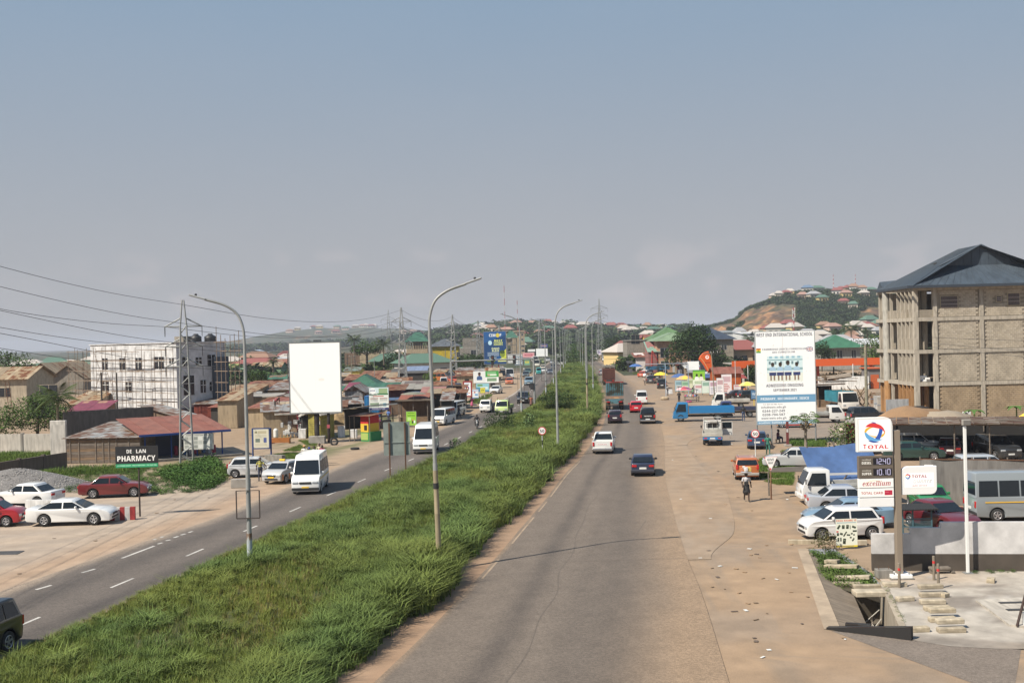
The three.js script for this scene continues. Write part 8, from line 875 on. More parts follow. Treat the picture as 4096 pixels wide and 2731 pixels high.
// leafy crown: n leaf quads through blobs [x,y,z,rx,ry,rz]
function crown(blobs,n,size,base,o={}){const P=[],C=[],w=blobs.map(b=>b[3]*b[4]*(b[5]??b[3])),tot=w.reduce((a,b)=>a + b);for(let i=0;i<n;i++){let r=rnd()*tot,k=0;while(r>w[k]&&k<blobs.length - 1)r -=w[k++];const b=blobs[k],u=rr(-1,1),a=rnd()*6.28,q=Math.sqrt(1 - u*u),rad=Math.pow(rnd(),o.shell??0.4)*(0.82 + 0.36*vn(Math.cos(a)*q*2.2 + b[0]+ 9,u*2.2 + Math.sin(a)*q*2.2 + b[1],13)),c=[b[0]+ Math.cos(a)*q*b[3]*rad,b[1]+ u*b[4]*rad,b[2]+ Math.sin(a)*q*(b[5]??b[3])*rad];const s=size*rr(0.6,1.3);eu.set(rr(-0.9,0.9),rnd()*6.28,rr(-0.9,0.9));qt.setFromEuler(eu);const t=rr(0.7,1.3),cc=[base[0]*t*rr(0.85,1.25),base[1]*t,base[2]*t];const L=[[-s,0,0],[0,0.12*s,-s*0.45],[s,0,0],[0,0.12*s,s*0.45]].map(p=>V(...p).applyQuaternion(qt));for(const j of[0,1,2,0,2,3]){P.push(c[0]+ L[j].x,c[1]+ L[j].y,c[2]+ L[j].z);C.push(...cc);}}const g=new THREE.BufferGeometry();g.setAttribute('position',new THREE.Float32BufferAttribute(P,3));g.setAttribute('color',new THREE.Float32BufferAttribute(C,3));g.computeVertexNormals();return prep(g);}
const bark=mat([0.16,0.12,0.085],0.95,{t:'wood'});
function tree(label,x,z,blobs,n,size,base,trunk,o={}){const t=thing(o.name??'tree',label,o.cat??'tree',x,o.y??0,z,0,o.group);shared(t,'crown',crown(blobs,n,size,base,o),leafM);if(trunk){const[h,r]=trunk;part(t,'trunk',[rod([0,0,0],[0.1,h,0],r,r*0.7,9)],bark);blobs.slice(0,5).forEach(b=>part(t,'limb',[rod([0.08,h*0.85,0],[b[0]*0.8,b[1],b[2]*0.8],r*0.45,r*0.15,6)],bark));}return t;}
const GD=[0.028,0.055,0.014],GM2=[0.045,0.085,0.018],GL=[0.075,0.13,0.028],GY=[0.1,0.13,0.03];
scatter('weeds','low leafy weeds among the grass of the central reservation','weeds',crown([[0,0.12,0,0.28,0.16]],26,0.075,[1,1,1]),leafI([0.07,0.135,0.028]),globalThis.broadList);
{const clump=crown([[0,0.25,0,0.5,0.36]],70,0.08,[1,1,1]),L=[],G=[],R=[];const poly=(pts,n,out,s0,s1,ex=0)=>{const xs=pts.map(p=>p[0]),zz=pts.map(p=>p[1]);let k=0,tries=0;while(k<n&&tries++<n*20){const x=rr(Math.min(...xs),Math.max(...xs)),z=rr(Math.min(...zz),Math.max(...zz));let ins=false;for(let i=0,j=pts.length - 1;i<pts.length;j=i++)if((pts[i][1]>z)!==(pts[j][1]>z)&&x<(pts[j][0]- pts[i][0])*(z - pts[i][1])/(pts[j][1]- pts[i][1])+ pts[i][0])ins=!ins;if(ins&&fbm(x*0.5,z*0.5,3,221)>ex){out.push([x,-0.05,z,rr(s0,s1)]);k++;}}};
poly([[-33.05,-80.75],[-37.39,-91.46],[-33.41,-96.95],[-27.5,-95.68],[-21.7,-84.59],[-21.7,-79.08],[-23.91,-77.7],[-30.1,-79.07]],900,L,0.35,0.8,0.3);poly([[-38.73,-90.99],[-37.77,-95.41],[-30.54,-96.34],[-32.53,-91.22]],300,G,0.8,1.3);poly([[-28.34,-89.66],[-26.84,-100.23],[-21.91,-87.25],[-21.89,-78.8]],420,L,0.6,1.4);poly([[-46.39,-101.96],[-42.58,-102.49],[-44.89,-109.93],[-50.6,-111.29]],500,G,0.8,1.2);
scatter('verge_weeds','dense green weeds behind the cars in the left lot','weeds',clump,leafI([0.06,0.115,0.024]),L);
poly([[16.86,-78.32],[19.1,-88.91],[22.3,-96.39],[25.79,-94.08],[20.26,-82.25],[18.08,-73.95],[17.26,-75.88]],2600,G,0.35,0.7,0.38);poly([[-22.27,-102.12],[-21.6,-112.77],[-18.22,-109.23],[-19.36,-98.54]],1200,G,0.3,0.55,0.42);poly([[-22.61,-118.16],[-20.5,-118.82],[-19.58,-111.58],[-20.57,-112.39]],420,G,0.3,0.5,0.4);poly([[-7.68,-181.02],[-4.63,-205.65],[-3.77,-202.57],[-5.16,-175.91]],500,G,0.5,0.9);poly([[31.56,-297.22],[33.9,-303.92],[32.62,-290.98]],160,G,0.5,0.9);poly([[24.43,-100.54],[27.16,-99.04],[28.45,-103.72],[25.7,-105.35]],500,G,0.6,1);
scatter('verge_grass','patchy green grass on the roadside verges','grass',tuft(16,0.5,0.014,0.3,0.5),leafI([0.095,0.15,0.03]),G);
poly([[12.7,-47.4],[13.4,-45.4],[14.5,-45.6],[14.85,-47.4],[14.85,-53],[13.7,-53],[13.4,-51]],150,R,0.35,0.75);for(const r of R)r[1]=-0.3;for(let i=0;i<40;i++){const k=rnd();R.push([lerp(14.65,13.25,k)+ rr(-0.05,0.1),0.0,lerp(-45.4,-39,k),rr(0.1,0.2)]);}for(let i=0;i<26;i++)R.push([rr(18.7,20.6),0,-46.9 + rr(-0.1,0.2),rr(0.12,0.3)]);
scatter('drain_weeds','green weeds overgrowing the sunken bed behind the drain','weeds',clump,leafI([0.075,0.125,0.03]),R);}
tree('large dark green tree before the peach building on the right',43.62,-269.78,[[0,7.5,0,5.6,4.2,5],[-4.2,5.4,1,3.4,2.6,3],[3.6,5.2,1,3.6,3],[1,10.2,0,3,2.2],[-2.2,8.6,0,3,2.4],[5,4,0.5,2.6,2],[-6,3.6,0.5,2,1.5],[-0.6,12.2,0,1.1,1.1]],7000,0.32,GD,[5,0.45],{shell:0.33});
tree('round dark green tree above the far right roadside',41.97,-468.25,[[0,6,0,4.3,3.8,4],[-2.2,4.6,0,3,2.6],[2.4,5,0,2.8,2.8],[0.8,8.6,0,2.2,1.6]],2600,0.36,[0.024,0.048,0.014],[4,0.4]);
{const[x]=[-84.06,8.29];tree('dark tree at the far left edge of the sky',x,-190,[[0,7.2,0,4.4,2.6,3],[-3.5,6.4,0,3,2.2],[2.6,6.2,0,2.6,1.6],[-1,9.3,0,1.8,1.1]],2200,0.26,GM2,[5,0.35]);}
tree('broad green tree at the left edge behind the streaked wall',-54.71,-129.7,[[0,3.0,0,3.6,2.2,2.6],[-3.6,2.2,0,2.8,1.8],[-6,1.6,0,2.4,1.5],[2.6,2.2,0,2.2,1.6],[0.8,4.4,0,2,1.2]],7500,0.15,[0.05,0.095,0.016],[2,0.2]);
tree('small leafy tree before the tan roofs right of the white building',-51,-224.76,[[0,4.2,0,2.2,1.2],[-1.2,3.6,0,1.3,0.9],[1.5,3.5,0,1.3,0.9]],800,0.24,GM2,[3,0.12]);
tree('green bush tree in the middle of the market car park',-17.29,-233.52,[[0,2.2,0,1.5,1.4],[0.7,1.5,0,1.1,1],[-0.7,1.4,0,1,0.9]],900,0.17,GL,[1.5,0.1]);
tree('dark green tree behind the wide green billboard',-11.82,-346.52,[[0,3,0,4.4,2.4,3],[-3.4,2.2,0,2.6,1.7],[2.6,3.8,0,2.6,2.2]],2200,0.28,GD,[2,0.25]);
{const[x]=[-43.8,8.32];tree('wide crowned tree behind the brown block house',x,-340,[[0,8.3,0,4.2,2,3],[2.6,7.6,0,2.4,1.5],[-2.8,7.5,0,2.2,1.4]],1500,0.32,GM2,[7,0.4]);const[x2]=[-33.49,6.66];tree('leafy tree right of the far palm before the hills',x2,-320,[[0,5.5,0,2.6,1.8],[-2,4.5,0,1.6,1.2]],800,0.28,GD,[4,0.3]);}
for(const[x,z,bl,l,c]of[[95.42,-314.37,[[0,5,0,3.2,2.6],[-2,4,0,2,1.8]],'tree over the orange canopy right of the green roofed house',GM2],[86.67,-271.54,[[0,6,0,2.6,3],[0,3.5,0,2.6,2]],'bright green tree left of the block building',GL],[78.28,-378.9,[[0,5,0,4,2],[-3,4.4,0,2.4,1.6]],'green trees above the reed fence',GL],[76.53,-279.87,[[0,5.5,0,2.4,2.4],[1.5,4,0,2,2]],'dark tree behind the right edge of the school billboard',GD],[54.29,-289.16,[[0,2.6,0,3,1.8],[-2.5,2,0,1.8,1.3]],'low dark tree behind the sail totem',GD],[44.92,-212.98,[[0,2.2,0,1.3,2]],'tall dark hedge left of the school billboard',GD],[62.64,-220.97,[[0,1,0,4,0.9],[5,1,0,3,0.8]],'low hedge under the orange canopy',GM2]])tree(l,x,z,bl,1300,0.26,c,[3,0.2]);
for(const[x,z,bl,n,s,l,c]of[[-1.55,-120.43,[[0,0.9,0,1.7,1.0],[0.8,0.7,0,1,0.7],[-0.9,0.6,0,0.9,0.6]],1300,0.1,'dark round bush on the left side of the grass',GD],[6.03,-152.47,[[0,1.2,0,2.2,1.3],[1.6,0.8,0,1.6,0.9],[-1.4,1,0,1.4,1]],1500,0.13,'wide dark bush in the grass behind the second lamp',GD],[-5.59,-106.01,[[0,0.5,0,0.55,0.55]],160,0.13,'pale broad leaved plant at the road side of the grass',[0.11,0.17,0.07]],[1.55,-115.95,[[0,0.8,0,0.6,0.95]],260,0.14,'upright broad leaved plant behind the speed sign',[0.1,0.16,0.06]],[22.41,-402.43,[[0,2.4,0,5.2,2.6,5],[5,1.8,0,4,1.9],[-6,1.6,0,3.4,1.7]],2600,0.3,'large bushes far down the central reservation',GM2],[29.58,-517.69,[[0,3.4,0,6,3.4,8]],1800,0.4,'farthest bushes on the central reservation',GM2],[26.76,-92.06,[[0,1.7,0,1.1,1.1],[-0.6,1.1,0,0.9,0.8],[0.7,2.3,0,0.9,0.8],[0.4,0.9,0,1,0.7]],760,0.13,'leafy frangipani bush left of the tall price sign',[0.09,0.14,0.04]],[14.25,-52.41,[[0,0.5,0,0.55,0.45]],420,0.06,'brownish shrub at the kerb below the key poster',[0.09,0.085,0.035]]])tree(l,x,z,bl,n,s,c,null,{name:'bush',cat:'bush',y:x>medL(z)&&x<medR(z)?medY(x,z)+ 0.3:0});
// bare shrub by the white building
{const[x,z]=[-51.74,-158.83],t=thing('bare_shrub','leafless grey shrub before the white building','shrub',x,0,z);for(let i=0;i<26;i++){const a=rr(-1.3,1.3),l=rr(2,4.2),d=V(Math.sin(a)*l,Math.cos(a)*l*0.9 + 0.3,rr(-1,1));part(t,'branch',[rod([0,0,0],d,0.05,0.015,5),rod(d.clone().multiplyScalar(0.55),d.clone().multiplyScalar(0.55).add(V(rr(-1,1),rr(0.5,1.2),rr(-0.5,0.5))),0.025,0.01,4)],mat([0.3,0.24,0.19],0.9));}}
// palms: fronds with leaflets
function frond(L,droop,wd){const P=[],n=13;for(let i=1;i<=n;i++){const t=i/n,x=L*t*(1 - 0.15*t),y=L*(0.45*t - droop*t*t),w=wd*Math.sin(Math.PI*Math.min(1,t*0.9 + 0.1))+ 0.08;for(const s of[-1,1]){const bx=x,by=y;P.push(bx - 0.03*L,by,0,bx + 0.03*L,by,0,bx + 0.12*L,by - w*0.55,s*w);}}const g=new THREE.BufferGeometry();g.setAttribute('position',new THREE.Float32BufferAttribute(P,3));g.computeVertexNormals();return g;}
function palm(label,x,z,h,L,n,c,o={}){const t=thing('palm_tree',label,'palm',x,o.y??0,z,rnd()*6,'palm trees'),m=leafI(c);part(t,'trunk',[rod([0,0,0],[0.15,h,0],o.r??0.22,(o.r??0.22)*0.75,9)],mat([0.2,0.155,0.115],0.95,{t:'stain'}));for(let i=0;i<n;i++){const up=i/n,f=part(t,'frond',frond(L*rr(0.85,1.1),0.25 + 0.75*rr(0.5,1)*(1 - up*0.8),L*0.26),m);f.position.set(0.15,h,0);f.rotation.y=i*2.4 + rr(-0.2,0.2);f.rotation.order='YXZ';f.rotation.z=(up - 0.35)*1.1;}return t;}
palm('coconut palm at the left before the white building',-50.72,-125.81,4.6,3.0,17,[0.06,0.085,0.026],{r:0.18});
palm('left one of two stub palms before the white house',-88.11,-378.84,5,2.4,18,[0.05,0.07,0.028],{r:0.5});palm('right one of two stub palms before the green cottage',-69.77,-329.5,4.8,2.5,18,[0.05,0.07,0.028],{r:0.45});
{for(const[x,y,d,L,l]of[[-46.06,10.79,330,3.4,'tall coconut palm just right of the white billboard'],[-35.22,9.24,310,3.6,'second coconut palm right of the white billboard'],[80.33,7.42,380,4.4,'coconut palm left of the school billboard'],[125.97,10.2,420,5,'tall coconut palm above the green roofed house'],[132.5,9.06,460,4,'dark palm right of the school billboard'],[125.87,9.31,400,3,'palm beside the block building among hill houses']])palm(l,x,-d,y,L,17,[0.05,0.07,0.026]);}
// papaya and banana
{const[x,z]=[23.66,-91.96],t=thing('papaya_tree','papaya tree with umbrella crown under the school billboard','tree',x,0,z);part(t,'trunk',[rod([0,0,0],[0.06,2.9,0],0.13,0.09,9)],mat([0.33,0.28,0.21],0.9,{t:'stain'}));for(let i=0;i<26;i++){const a=i*2.4,r=0.5 + 0.75*((i*7)% 13)/13,y=3.1 + 0.75*(1 - r/1.3)+ rr(-0.35,0.1),e=V(Math.cos(a)*r,y,Math.sin(a)*r),l=[];for(let k=0;k<7;k++){const b=a +(k - 3)*0.42,s=0.42;l.push(polyG([[e.x,e.y,e.z],[e.x + Math.cos(b - 0.2)*s*0.55,e.y - 0.03,e.z + Math.sin(b - 0.2)*s*0.55],[e.x + Math.cos(b)*s,e.y - 0.16,e.z + Math.sin(b)*s],[e.x + Math.cos(b + 0.2)*s*0.55,e.y - 0.03,e.z + Math.sin(b + 0.2)*s*0.55]]));}part(t,'leaf',l,leafI([0.07,0.12,0.03]));part(t,'leaf_stalk',[rod([0.06,2.85,0],e,0.015,0.01,4)],leafI([0.14,0.18,0.06]));}part(t,'dry_skirt',[crown([[0,2.45,0,0.45,0.4]],60,0.16,[0.16,0.13,0.07])],leafM);}
for(const[x,z,h,l]of[[54.22,-121.91,1.6,'banana plant at the right edge before the block wall'],[43.43,-105.24,1.4,'banana plant behind the long shelter posts'],[50.21,-123.25,1.1,'young banana plant beside the air conditioner'],[-53.55,-118.83,0.9,'banana leaves at the left picture edge']]){const t=thing('banana_plant',l,'plant',x,0,z,rnd()*3,'banana plants');part(t,'stem',[rod([0,0,0],[0,h*0.8,0],0.1,0.07)],leafI([0.15,0.18,0.06]));for(let i=0;i<7;i++){const a=i*0.9,P=[];for(let k=0;k<=6;k++){const u=k/6,r=1.5*u,y=h*0.8 + 1.1*u - 1.3*u*u,w=0.26*Math.sin(Math.PI*(0.1 + 0.9*u));P.push([[Math.cos(a)*r - Math.sin(a)*w,y,Math.sin(a)*r + Math.cos(a)*w],[Math.cos(a)*r + Math.sin(a)*w,y,Math.sin(a)*r - Math.cos(a)*w]]);}part(t,'leaf',P.slice(1).map((p,k)=>quadG(P[k][0],P[k][1],p[1],p[0])),leafI([0.07,0.14,0.035]));}}

// =====================================================================  PEOPLE: joints with radii, one continuous surface each
const POSE={// arms: shoulder-elbow-hand, legs: knee-ankle, per side (left first); forward is -z
stand:{el:[[-0.27,1.13,0.02],[0.27,1.13,0.02]],ha:[[-0.27,0.86,-0.06],[0.27,0.86,-0.06]],kn:[[-0.1,0.5,-0.02],[0.11,0.5,-0.02]],an:[[-0.11,0.09,0.02],[0.12,0.09,0.02]]},
walk:{el:[[-0.26,1.14,0.1],[0.27,1.14,-0.08]],ha:[[-0.29,0.9,0.06],[0.26,0.93,-0.26]],kn:[[-0.1,0.51,-0.18],[0.1,0.5,0.06]],an:[[-0.1,0.1,-0.24],[0.1,0.14,0.3]]},
reach:{el:[[-0.34,1.2,-0.05],[0.27,1.13,0.04]],ha:[[-0.5,1.02,-0.12],[0.28,0.87,-0.04]],kn:[[-0.09,0.5,0.02],[0.1,0.5,-0.1]],an:[[-0.1,0.1,0.16],[0.1,0.09,-0.14]]},
fold:{el:[[-0.28,1.14,-0.06],[0.28,1.14,-0.06]],ha:[[-0.08,1.1,-0.28],[0.08,1.16,-0.28]],kn:[[-0.1,0.5,-0.02],[0.1,0.5,0]],an:[[-0.1,0.09,0.02],[0.12,0.09,0.02]]},
sit:{dy:-0.5,el:[[-0.27,1.13,-0.1],[0.27,1.13,-0.1]],ha:[[-0.16,1.02,-0.36],[0.16,1.02,-0.36]],kn:[[-0.14,0.98,-0.4],[0.14,0.98,-0.4]],an:[[-0.13,0.57,-0.42],[0.13,0.57,-0.42]],lean:-0.08},
bend:{el:[[-0.24,1.0,-0.5],[0.24,1.0,-0.5]],ha:[[-0.15,0.72,-0.5],[0.15,0.72,-0.5]],kn:[[-0.12,0.5,-0.02],[0.12,0.5,-0.02]],an:[[-0.13,0.09,0.04],[0.13,0.09,0.04]],fold:1.15},
ride:{dy:-0.12,el:[[-0.32,1.14,-0.2],[0.32,1.14,-0.2]],ha:[[-0.3,1.06,-0.48],[0.3,1.06,-0.48]],kn:[[-0.2,0.92,-0.36],[0.2,0.92,-0.36]],an:[[-0.2,0.5,-0.14],[0.2,0.5,-0.14]],lean:-0.12}};
const bodyCache=new Map();
function bodyGeo(pose,skirt){
const key=pose + skirt;if(bodyCache.has(key))return bodyCache.get(key);
const q=POSE[pose],up=p=>{let[x,y,z]=p;const a=q.fold??-(q.lean??0),c=Math.cos(a),s=Math.sin(a),dy=y - 0.95;return[x,0.95 + dy*c - z*s*0,z - dy*s];};
const B=[['skin',up([0,1.62,-0.02]),up([0,1.6,-0.035]),0.1,0.085],['skin',up([0,1.56,-0.05]),up([0,1.54,-0.06]),0.055,0.05],['hair',up([0,1.66,0.02]),up([0,1.64,0.04]),0.098,0.09],['skin',up([0,1.5,0]),up([0,1.42,0.01]),0.05,0.06],['top',up([0,1.33,0]),up([0,1.06,0]),0.145,0.125],['top',up([-0.15,1.39,0]),up([0.15,1.39,0]),0.07,0.07],['low',[-0.06,0.95,0],[0.06,0.95,0],0.125,0.125]];
for(const i of[0,1]){const e=i?1:-1,sh=up([e*0.19,1.385,0]),el=q.el[i],ha=q.ha[i],wr=el.map((v,k)=>lerp(v,ha[k],0.75)),mid=sh.map((v,k)=>lerp(v,el[k],0.6)),hp=[e*0.085,0.92,0],kn=q.kn[i],an=q.an[i];B.push(['top',sh,mid,0.062,0.056],['skin',mid,el,0.05,0.043],['skin',el,wr,0.042,0.031],['skin',wr,ha,0.034,0.03],[skirt?'skin':'low',hp,kn,0.088,0.062],[skirt?'skin':'low',kn,an,0.058,0.042],['shoe',an.map((v,k)=>v -(k===1?0.03:0)),[an[0],an[1]- 0.045,an[2]- 0.15],0.045,0.036]);}
if(skirt)B.push(['low',[0,0.9,0],[0,0.6,-0.02],0.16,0.23]);
const N=60,S=1.02,cy=0.92,mc=new MarchingCubes(N,leafM,false,false,60000);mc.isolation=0;
const seg=(p,b)=>{const[,a,c,r0,r1]=b,dx=c[0]- a[0],dy=c[1]- a[1],dz=c[2]- a[2],t=clamp(((p[0]- a[0])*dx +(p[1]- a[1])*dy +(p[2]- a[2])*dz)/(dx*dx + dy*dy + dz*dz||1));return Math.hypot(p[0]- a[0]- dx*t,p[1]- a[1]- dy*t,p[2]- a[2]- dz*t)- lerp(r0,r1,t);};
const K=0.03;for(let z=0;z<N;z++)for(let y=0;y<N;y++)for(let x=0;x<N;x++){const p=[(x - N/2)/(N/2)*S,(y - N/2)/(N/2)*S + cy,(z - N/2)/(N/2)*S];let d=9;if(Math.abs(p[0])<0.62&&Math.abs(p[2])<0.9)for(const b of B){const e=seg(p,b),h=clamp(0.5 + 0.5*(d - e)/K);d=d>8?e:lerp(d,e,h)- K*h*(1 - h);}mc.field[x + y*N + z*N*N]=-d;}
mc.update();const n=mc.count??mc.geometry.drawRange.count,P=new Float32Array(n*3),tags=[];
for(let i=0;i<n;i++){const v=[mc.positionArray[i*3]*S,mc.positionArray[i*3 + 1]*S + cy,mc.positionArray[i*3 + 2]*S];P.set([v[0],v[1]+(q.dy??0),v[2]],i*3);let bd=9,bt='top';for(const b of B){const e=seg(v,b);if(e<bd){bd=e;bt=b[0];}}tags.push(bt);}
const g=new THREE.BufferGeometry();g.setAttribute('position',new THREE.BufferAttribute(P,3));g.setAttribute('normal',new THREE.BufferAttribute(new Float32Array(mc.normalArray.slice(0,n*3)),3));if(!(g.attributes.normal.array.some(v=>v)))g.computeVertexNormals();g.computeVertexNormals();
const ext=[];const X=(tag,ge)=>{const e=prep(ge);e.deleteAttribute('uv');ext.push(e);for(let i=0;i<e.attributes.position.count;i++)tags.push(tag);},off=(p,y=q.dy??0)=>[p[0],p[1]+ y,p[2]];
for(const i of[0,1]){const h=q.ha[i],el=q.el[i],d=V(h[0]- el[0],h[1]- el[1],h[2]- el[2]).normalize(),s=V(0,0,1).cross(d).normalize(),H0=V(...off(h));if(s.length()<0.1)s.set(1,0,0);for(let f=0;f<4;f++){const a=H0.clone().addScaledVector(s,(f - 1.5)*0.019),b=a.clone().addScaledVector(d,0.05 - 0.006*Math.abs(f - 1.4)),c=b.clone().addScaledVector(d,0.03).add(V(0,0,-0.012));X('skin',rod(a,b,0.01,0.009,5));X('skin',rod(b,c,0.009,0.007,5));}const th=H0.clone().addScaledVector(s,i?-0.03:0.03).addScaledVector(d,-0.03);X('skin',rod(th,th.clone().addScaledVector(d,0.045).addScaledVector(s,i?-0.025:0.025),0.011,0.008,5));}
const fc=(x,y,z)=>V(...off(up([x,y,z])));X('skin',new THREE.SphereGeometry(0.018,6,5).translate(...fc(0,1.595,-0.128).toArray()));for(const e of[-1,1]){X('eye',new THREE.SphereGeometry(0.012,6,5).translate(...fc(e*0.035,1.625,-0.116).toArray()));X('skin',new THREE.SphereGeometry(0.022,6,5).scale(0.5,1,0.7).translate(...fc(e*0.1,1.61,0).toArray()));}X('mouth',new THREE.SphereGeometry(0.02,6,4).scale(1,0.35,0.5).translate(...fc(0,1.555,-0.11).toArray()));
const out={g:mergeGeometries([g,...ext.map(e=>e)]),tags};bodyCache.set(key,out);return out;
}
const seat=(x,z,h,l)=>{const t=thing('stool',l,'stool',x,0,z);part(t,'seat',[rbox(0.4,0.06,0.36,0.02,0,h - 0.03,0)],woodM);for(const[a,b]of[[-0.16,-0.14],[0.16,-0.14],[-0.16,0.14],[0.16,0.14]])part(t,'leg',[bbox(0.05,h - 0.06,0.05,a,0,b)],woodM);};
seat(24.19,-103.81,0.32,'low stool under the person by the marker post');seat(-22.56,-157.61,0.36,'low stool under the person at the corrugated shed');seat(-24.84,-124.55,0.36,'low stool under the person at the workshop');
const SK=[0.055,0.03,0.02];
function person(x,z,heading,pose,col,label,o={}){
const b=bodyGeo(pose,!!o.skirt),g=b.g.clone(),C=new Float32Array(b.tags.length*3),M={skin:SK,hair:[0.01,0.009,0.009],top:col[0],low:col[1],shoe:o.shoe??[0.03,0.025,0.02],eye:[0.5,0.48,0.45],mouth:[0.08,0.03,0.025]},p=g.attributes.position;b.tags.forEach((t,i)=>{let c=M[t];if(t==='top'&&o.stripe&&Math.floor(p.getY(i)/0.06)% 2)c=o.stripe;C.set(c,i*3);});g.setAttribute('color',new THREE.BufferAttribute(C,3));
const t=thing('person',label,'person',x,o.y??0.01,z,-deg(heading),o.group);shared(t,'body',g,mat([1,1,1],0.75,{vertexColors:true}));t.scale.setScalar(o.s??1);if(o.cap)part(t,'headwear',[new THREE.SphereGeometry(0.118,12,8,0,6.2832,0,1.7).translate(0,1.64 +(POSE[pose].dy??0),0)],mat(o.cap,0.8));return t;
}
const GP2='pedestrians';
{const p=person(13.91,-68.11,184,'walk',[[0.42,0.41,0.42],[0.014,0.013,0.014]],'person in grey shirt and black skirt walking with a load on the head',{skirt:1,group:GP2});part(p,'crossbody_bag',[rbox(0.24,0.18,0.09,0.03,0.02,1.14,-0.17),tube([[-0.16,1.4,0.02],[0,1.28,-0.17],[0.14,1.1,-0.1]],0.012,8,4)],mat([0.02,0.02,0.022],0.7));const q=p.position,h=thing('head_load','tray of packed goods carried on the head of the walking person','tray',q.x,1.76,q.z);part(h,'tray',[new THREE.CylinderGeometry(0.34,0.28,0.06,18)],mat([0.5,0.5,0.52],0.4));for(let i=0;i<12;i++)part(h,'packet',[rbox(0.16,0.22,0.1,0.03,rr(-0.22,0.22),0.16 + rr(0,0.1),rr(-0.18,0.18))],mat([[0.6,0.58,0.55],[0.5,0.2,0.1],[0.62,0.6,0.62],[0.55,0.4,0.12]][i % 4],0.5));}
person(-18.99,-84.23,172,'reach',[[0.55,0.5,0.1],[0.02,0.025,0.05]],'person in yellow and black striped shirt before the silver hatchback',{stripe:[0.03,0.03,0.03],group:GP2});
person(-17.41,-93.57,175,'stand',[[0.6,0.58,0.52],[0.1,0.09,0.08]],'person in a cream top with tan headscarf behind the white minibus',{cap:[0.5,0.28,0.12],group:GP2});person(-16.92,-93.08,180,'stand',[[0.45,0.45,0.5],[0.1,0.1,0.12]],'person with a blue headscarf behind the white minibus',{cap:[0.03,0.06,0.3],s:0.92,group:GP2});person(-16.58,-93.39,176,'fold',[[0.6,0.6,0.6],[0.1,0.1,0.12]],'short person in white behind the white minibus',{s:0.95,group:GP2});person(-15.95,-93.64,182,'stand',[[0.3,0.02,0.09],[0.1,0.02,0.03]],'person in a crimson top behind the minibus roof',{s:0.98,group:GP2});person(-16.38,-94.92,178,'stand',[[0.45,0.4,0.28],[0.08,0.07,0.06]],'person in beige half hidden by the one in crimson',{group:GP2});
person(20.85,-93,186,'walk',[[0.03,0.16,0.11],[0.03,0.13,0.1]],'person in a green outfit walking beside the dark blue saloon',{group:GP2});person(26.3,-129.5,8,'stand',[[0.015,0.015,0.017],[0.04,0.06,0.12]],'person in black shirt and jeans behind the blue truck',{group:GP2,s:1.05});person(24.4,-166.5,190,'fold',[[0.02,0.02,0.022],[0.02,0.02,0.024]],'person in black standing by the pink parasol',{group:GP2});
person(24.19,-103.81,100,'sit',[[0.09,0.02,0.03],[0.03,0.04,0.09]],'person in a dark red shirt sitting on the kerb by the marker post',{y:-0.02,group:GP2});
{const p=person(26.32,-225.53,185,'walk',[[0.4,0.32,0.28],[0.12,0.1,0.09]],'person carrying a white sack overhead beside the far stalls',{group:GP2}),h=thing('white_sack','white sack on the head of the person at the far stalls','sack',p.position.x,1.72,p.position.z);part(h,'sack',[new THREE.SphereGeometry(0.5,12,9).scale(0.8,0.75,0.7).translate(0,0.36,0)],mat([0.68,0.68,0.67],0.9));}
person(-6.08,-165.1,15,'walk',[[0.5,0.1,0.2],[0.48,0.1,0.2]],'person in a pink dress walking by the left stalls',{skirt:1,group:GP2});person(-7.07,-145.81,80,'walk',[[0.16,0.12,0.11],[0.05,0.07,0.12]],'person in jeans stepping out beside the cream van',{group:GP2});person(2.47,-158.53,185,'stand',[[0.28,0.09,0.05],[0.14,0.06,0.05]],'person in a rust brown dress on the path across the grass',{skirt:1,y:0.3,group:GP2});
person(-25.05,-118.53,120,'bend',[[0.24,0.05,0.06],[0.3,0.28,0.27]],'person bending over on the red roof of the plank shed',{y:3.25,group:GP2});person(-22.56,-157.61,160,'sit',[[0.04,0.045,0.07],[0.03,0.03,0.04]],'person in dark clothes sitting before the corrugated shed',{group:GP2});person(-24.84,-124.55,20,'sit',[[0.34,0.34,0.33],[0.05,0.05,0.06]],'person in grey sitting on a bench at the workshop',{group:GP2});person(36.07,-159.84,0,'stand',[[0.03,0.03,0.03],[0.03,0.03,0.035]],'person in black left of the school billboard',{group:GP2});
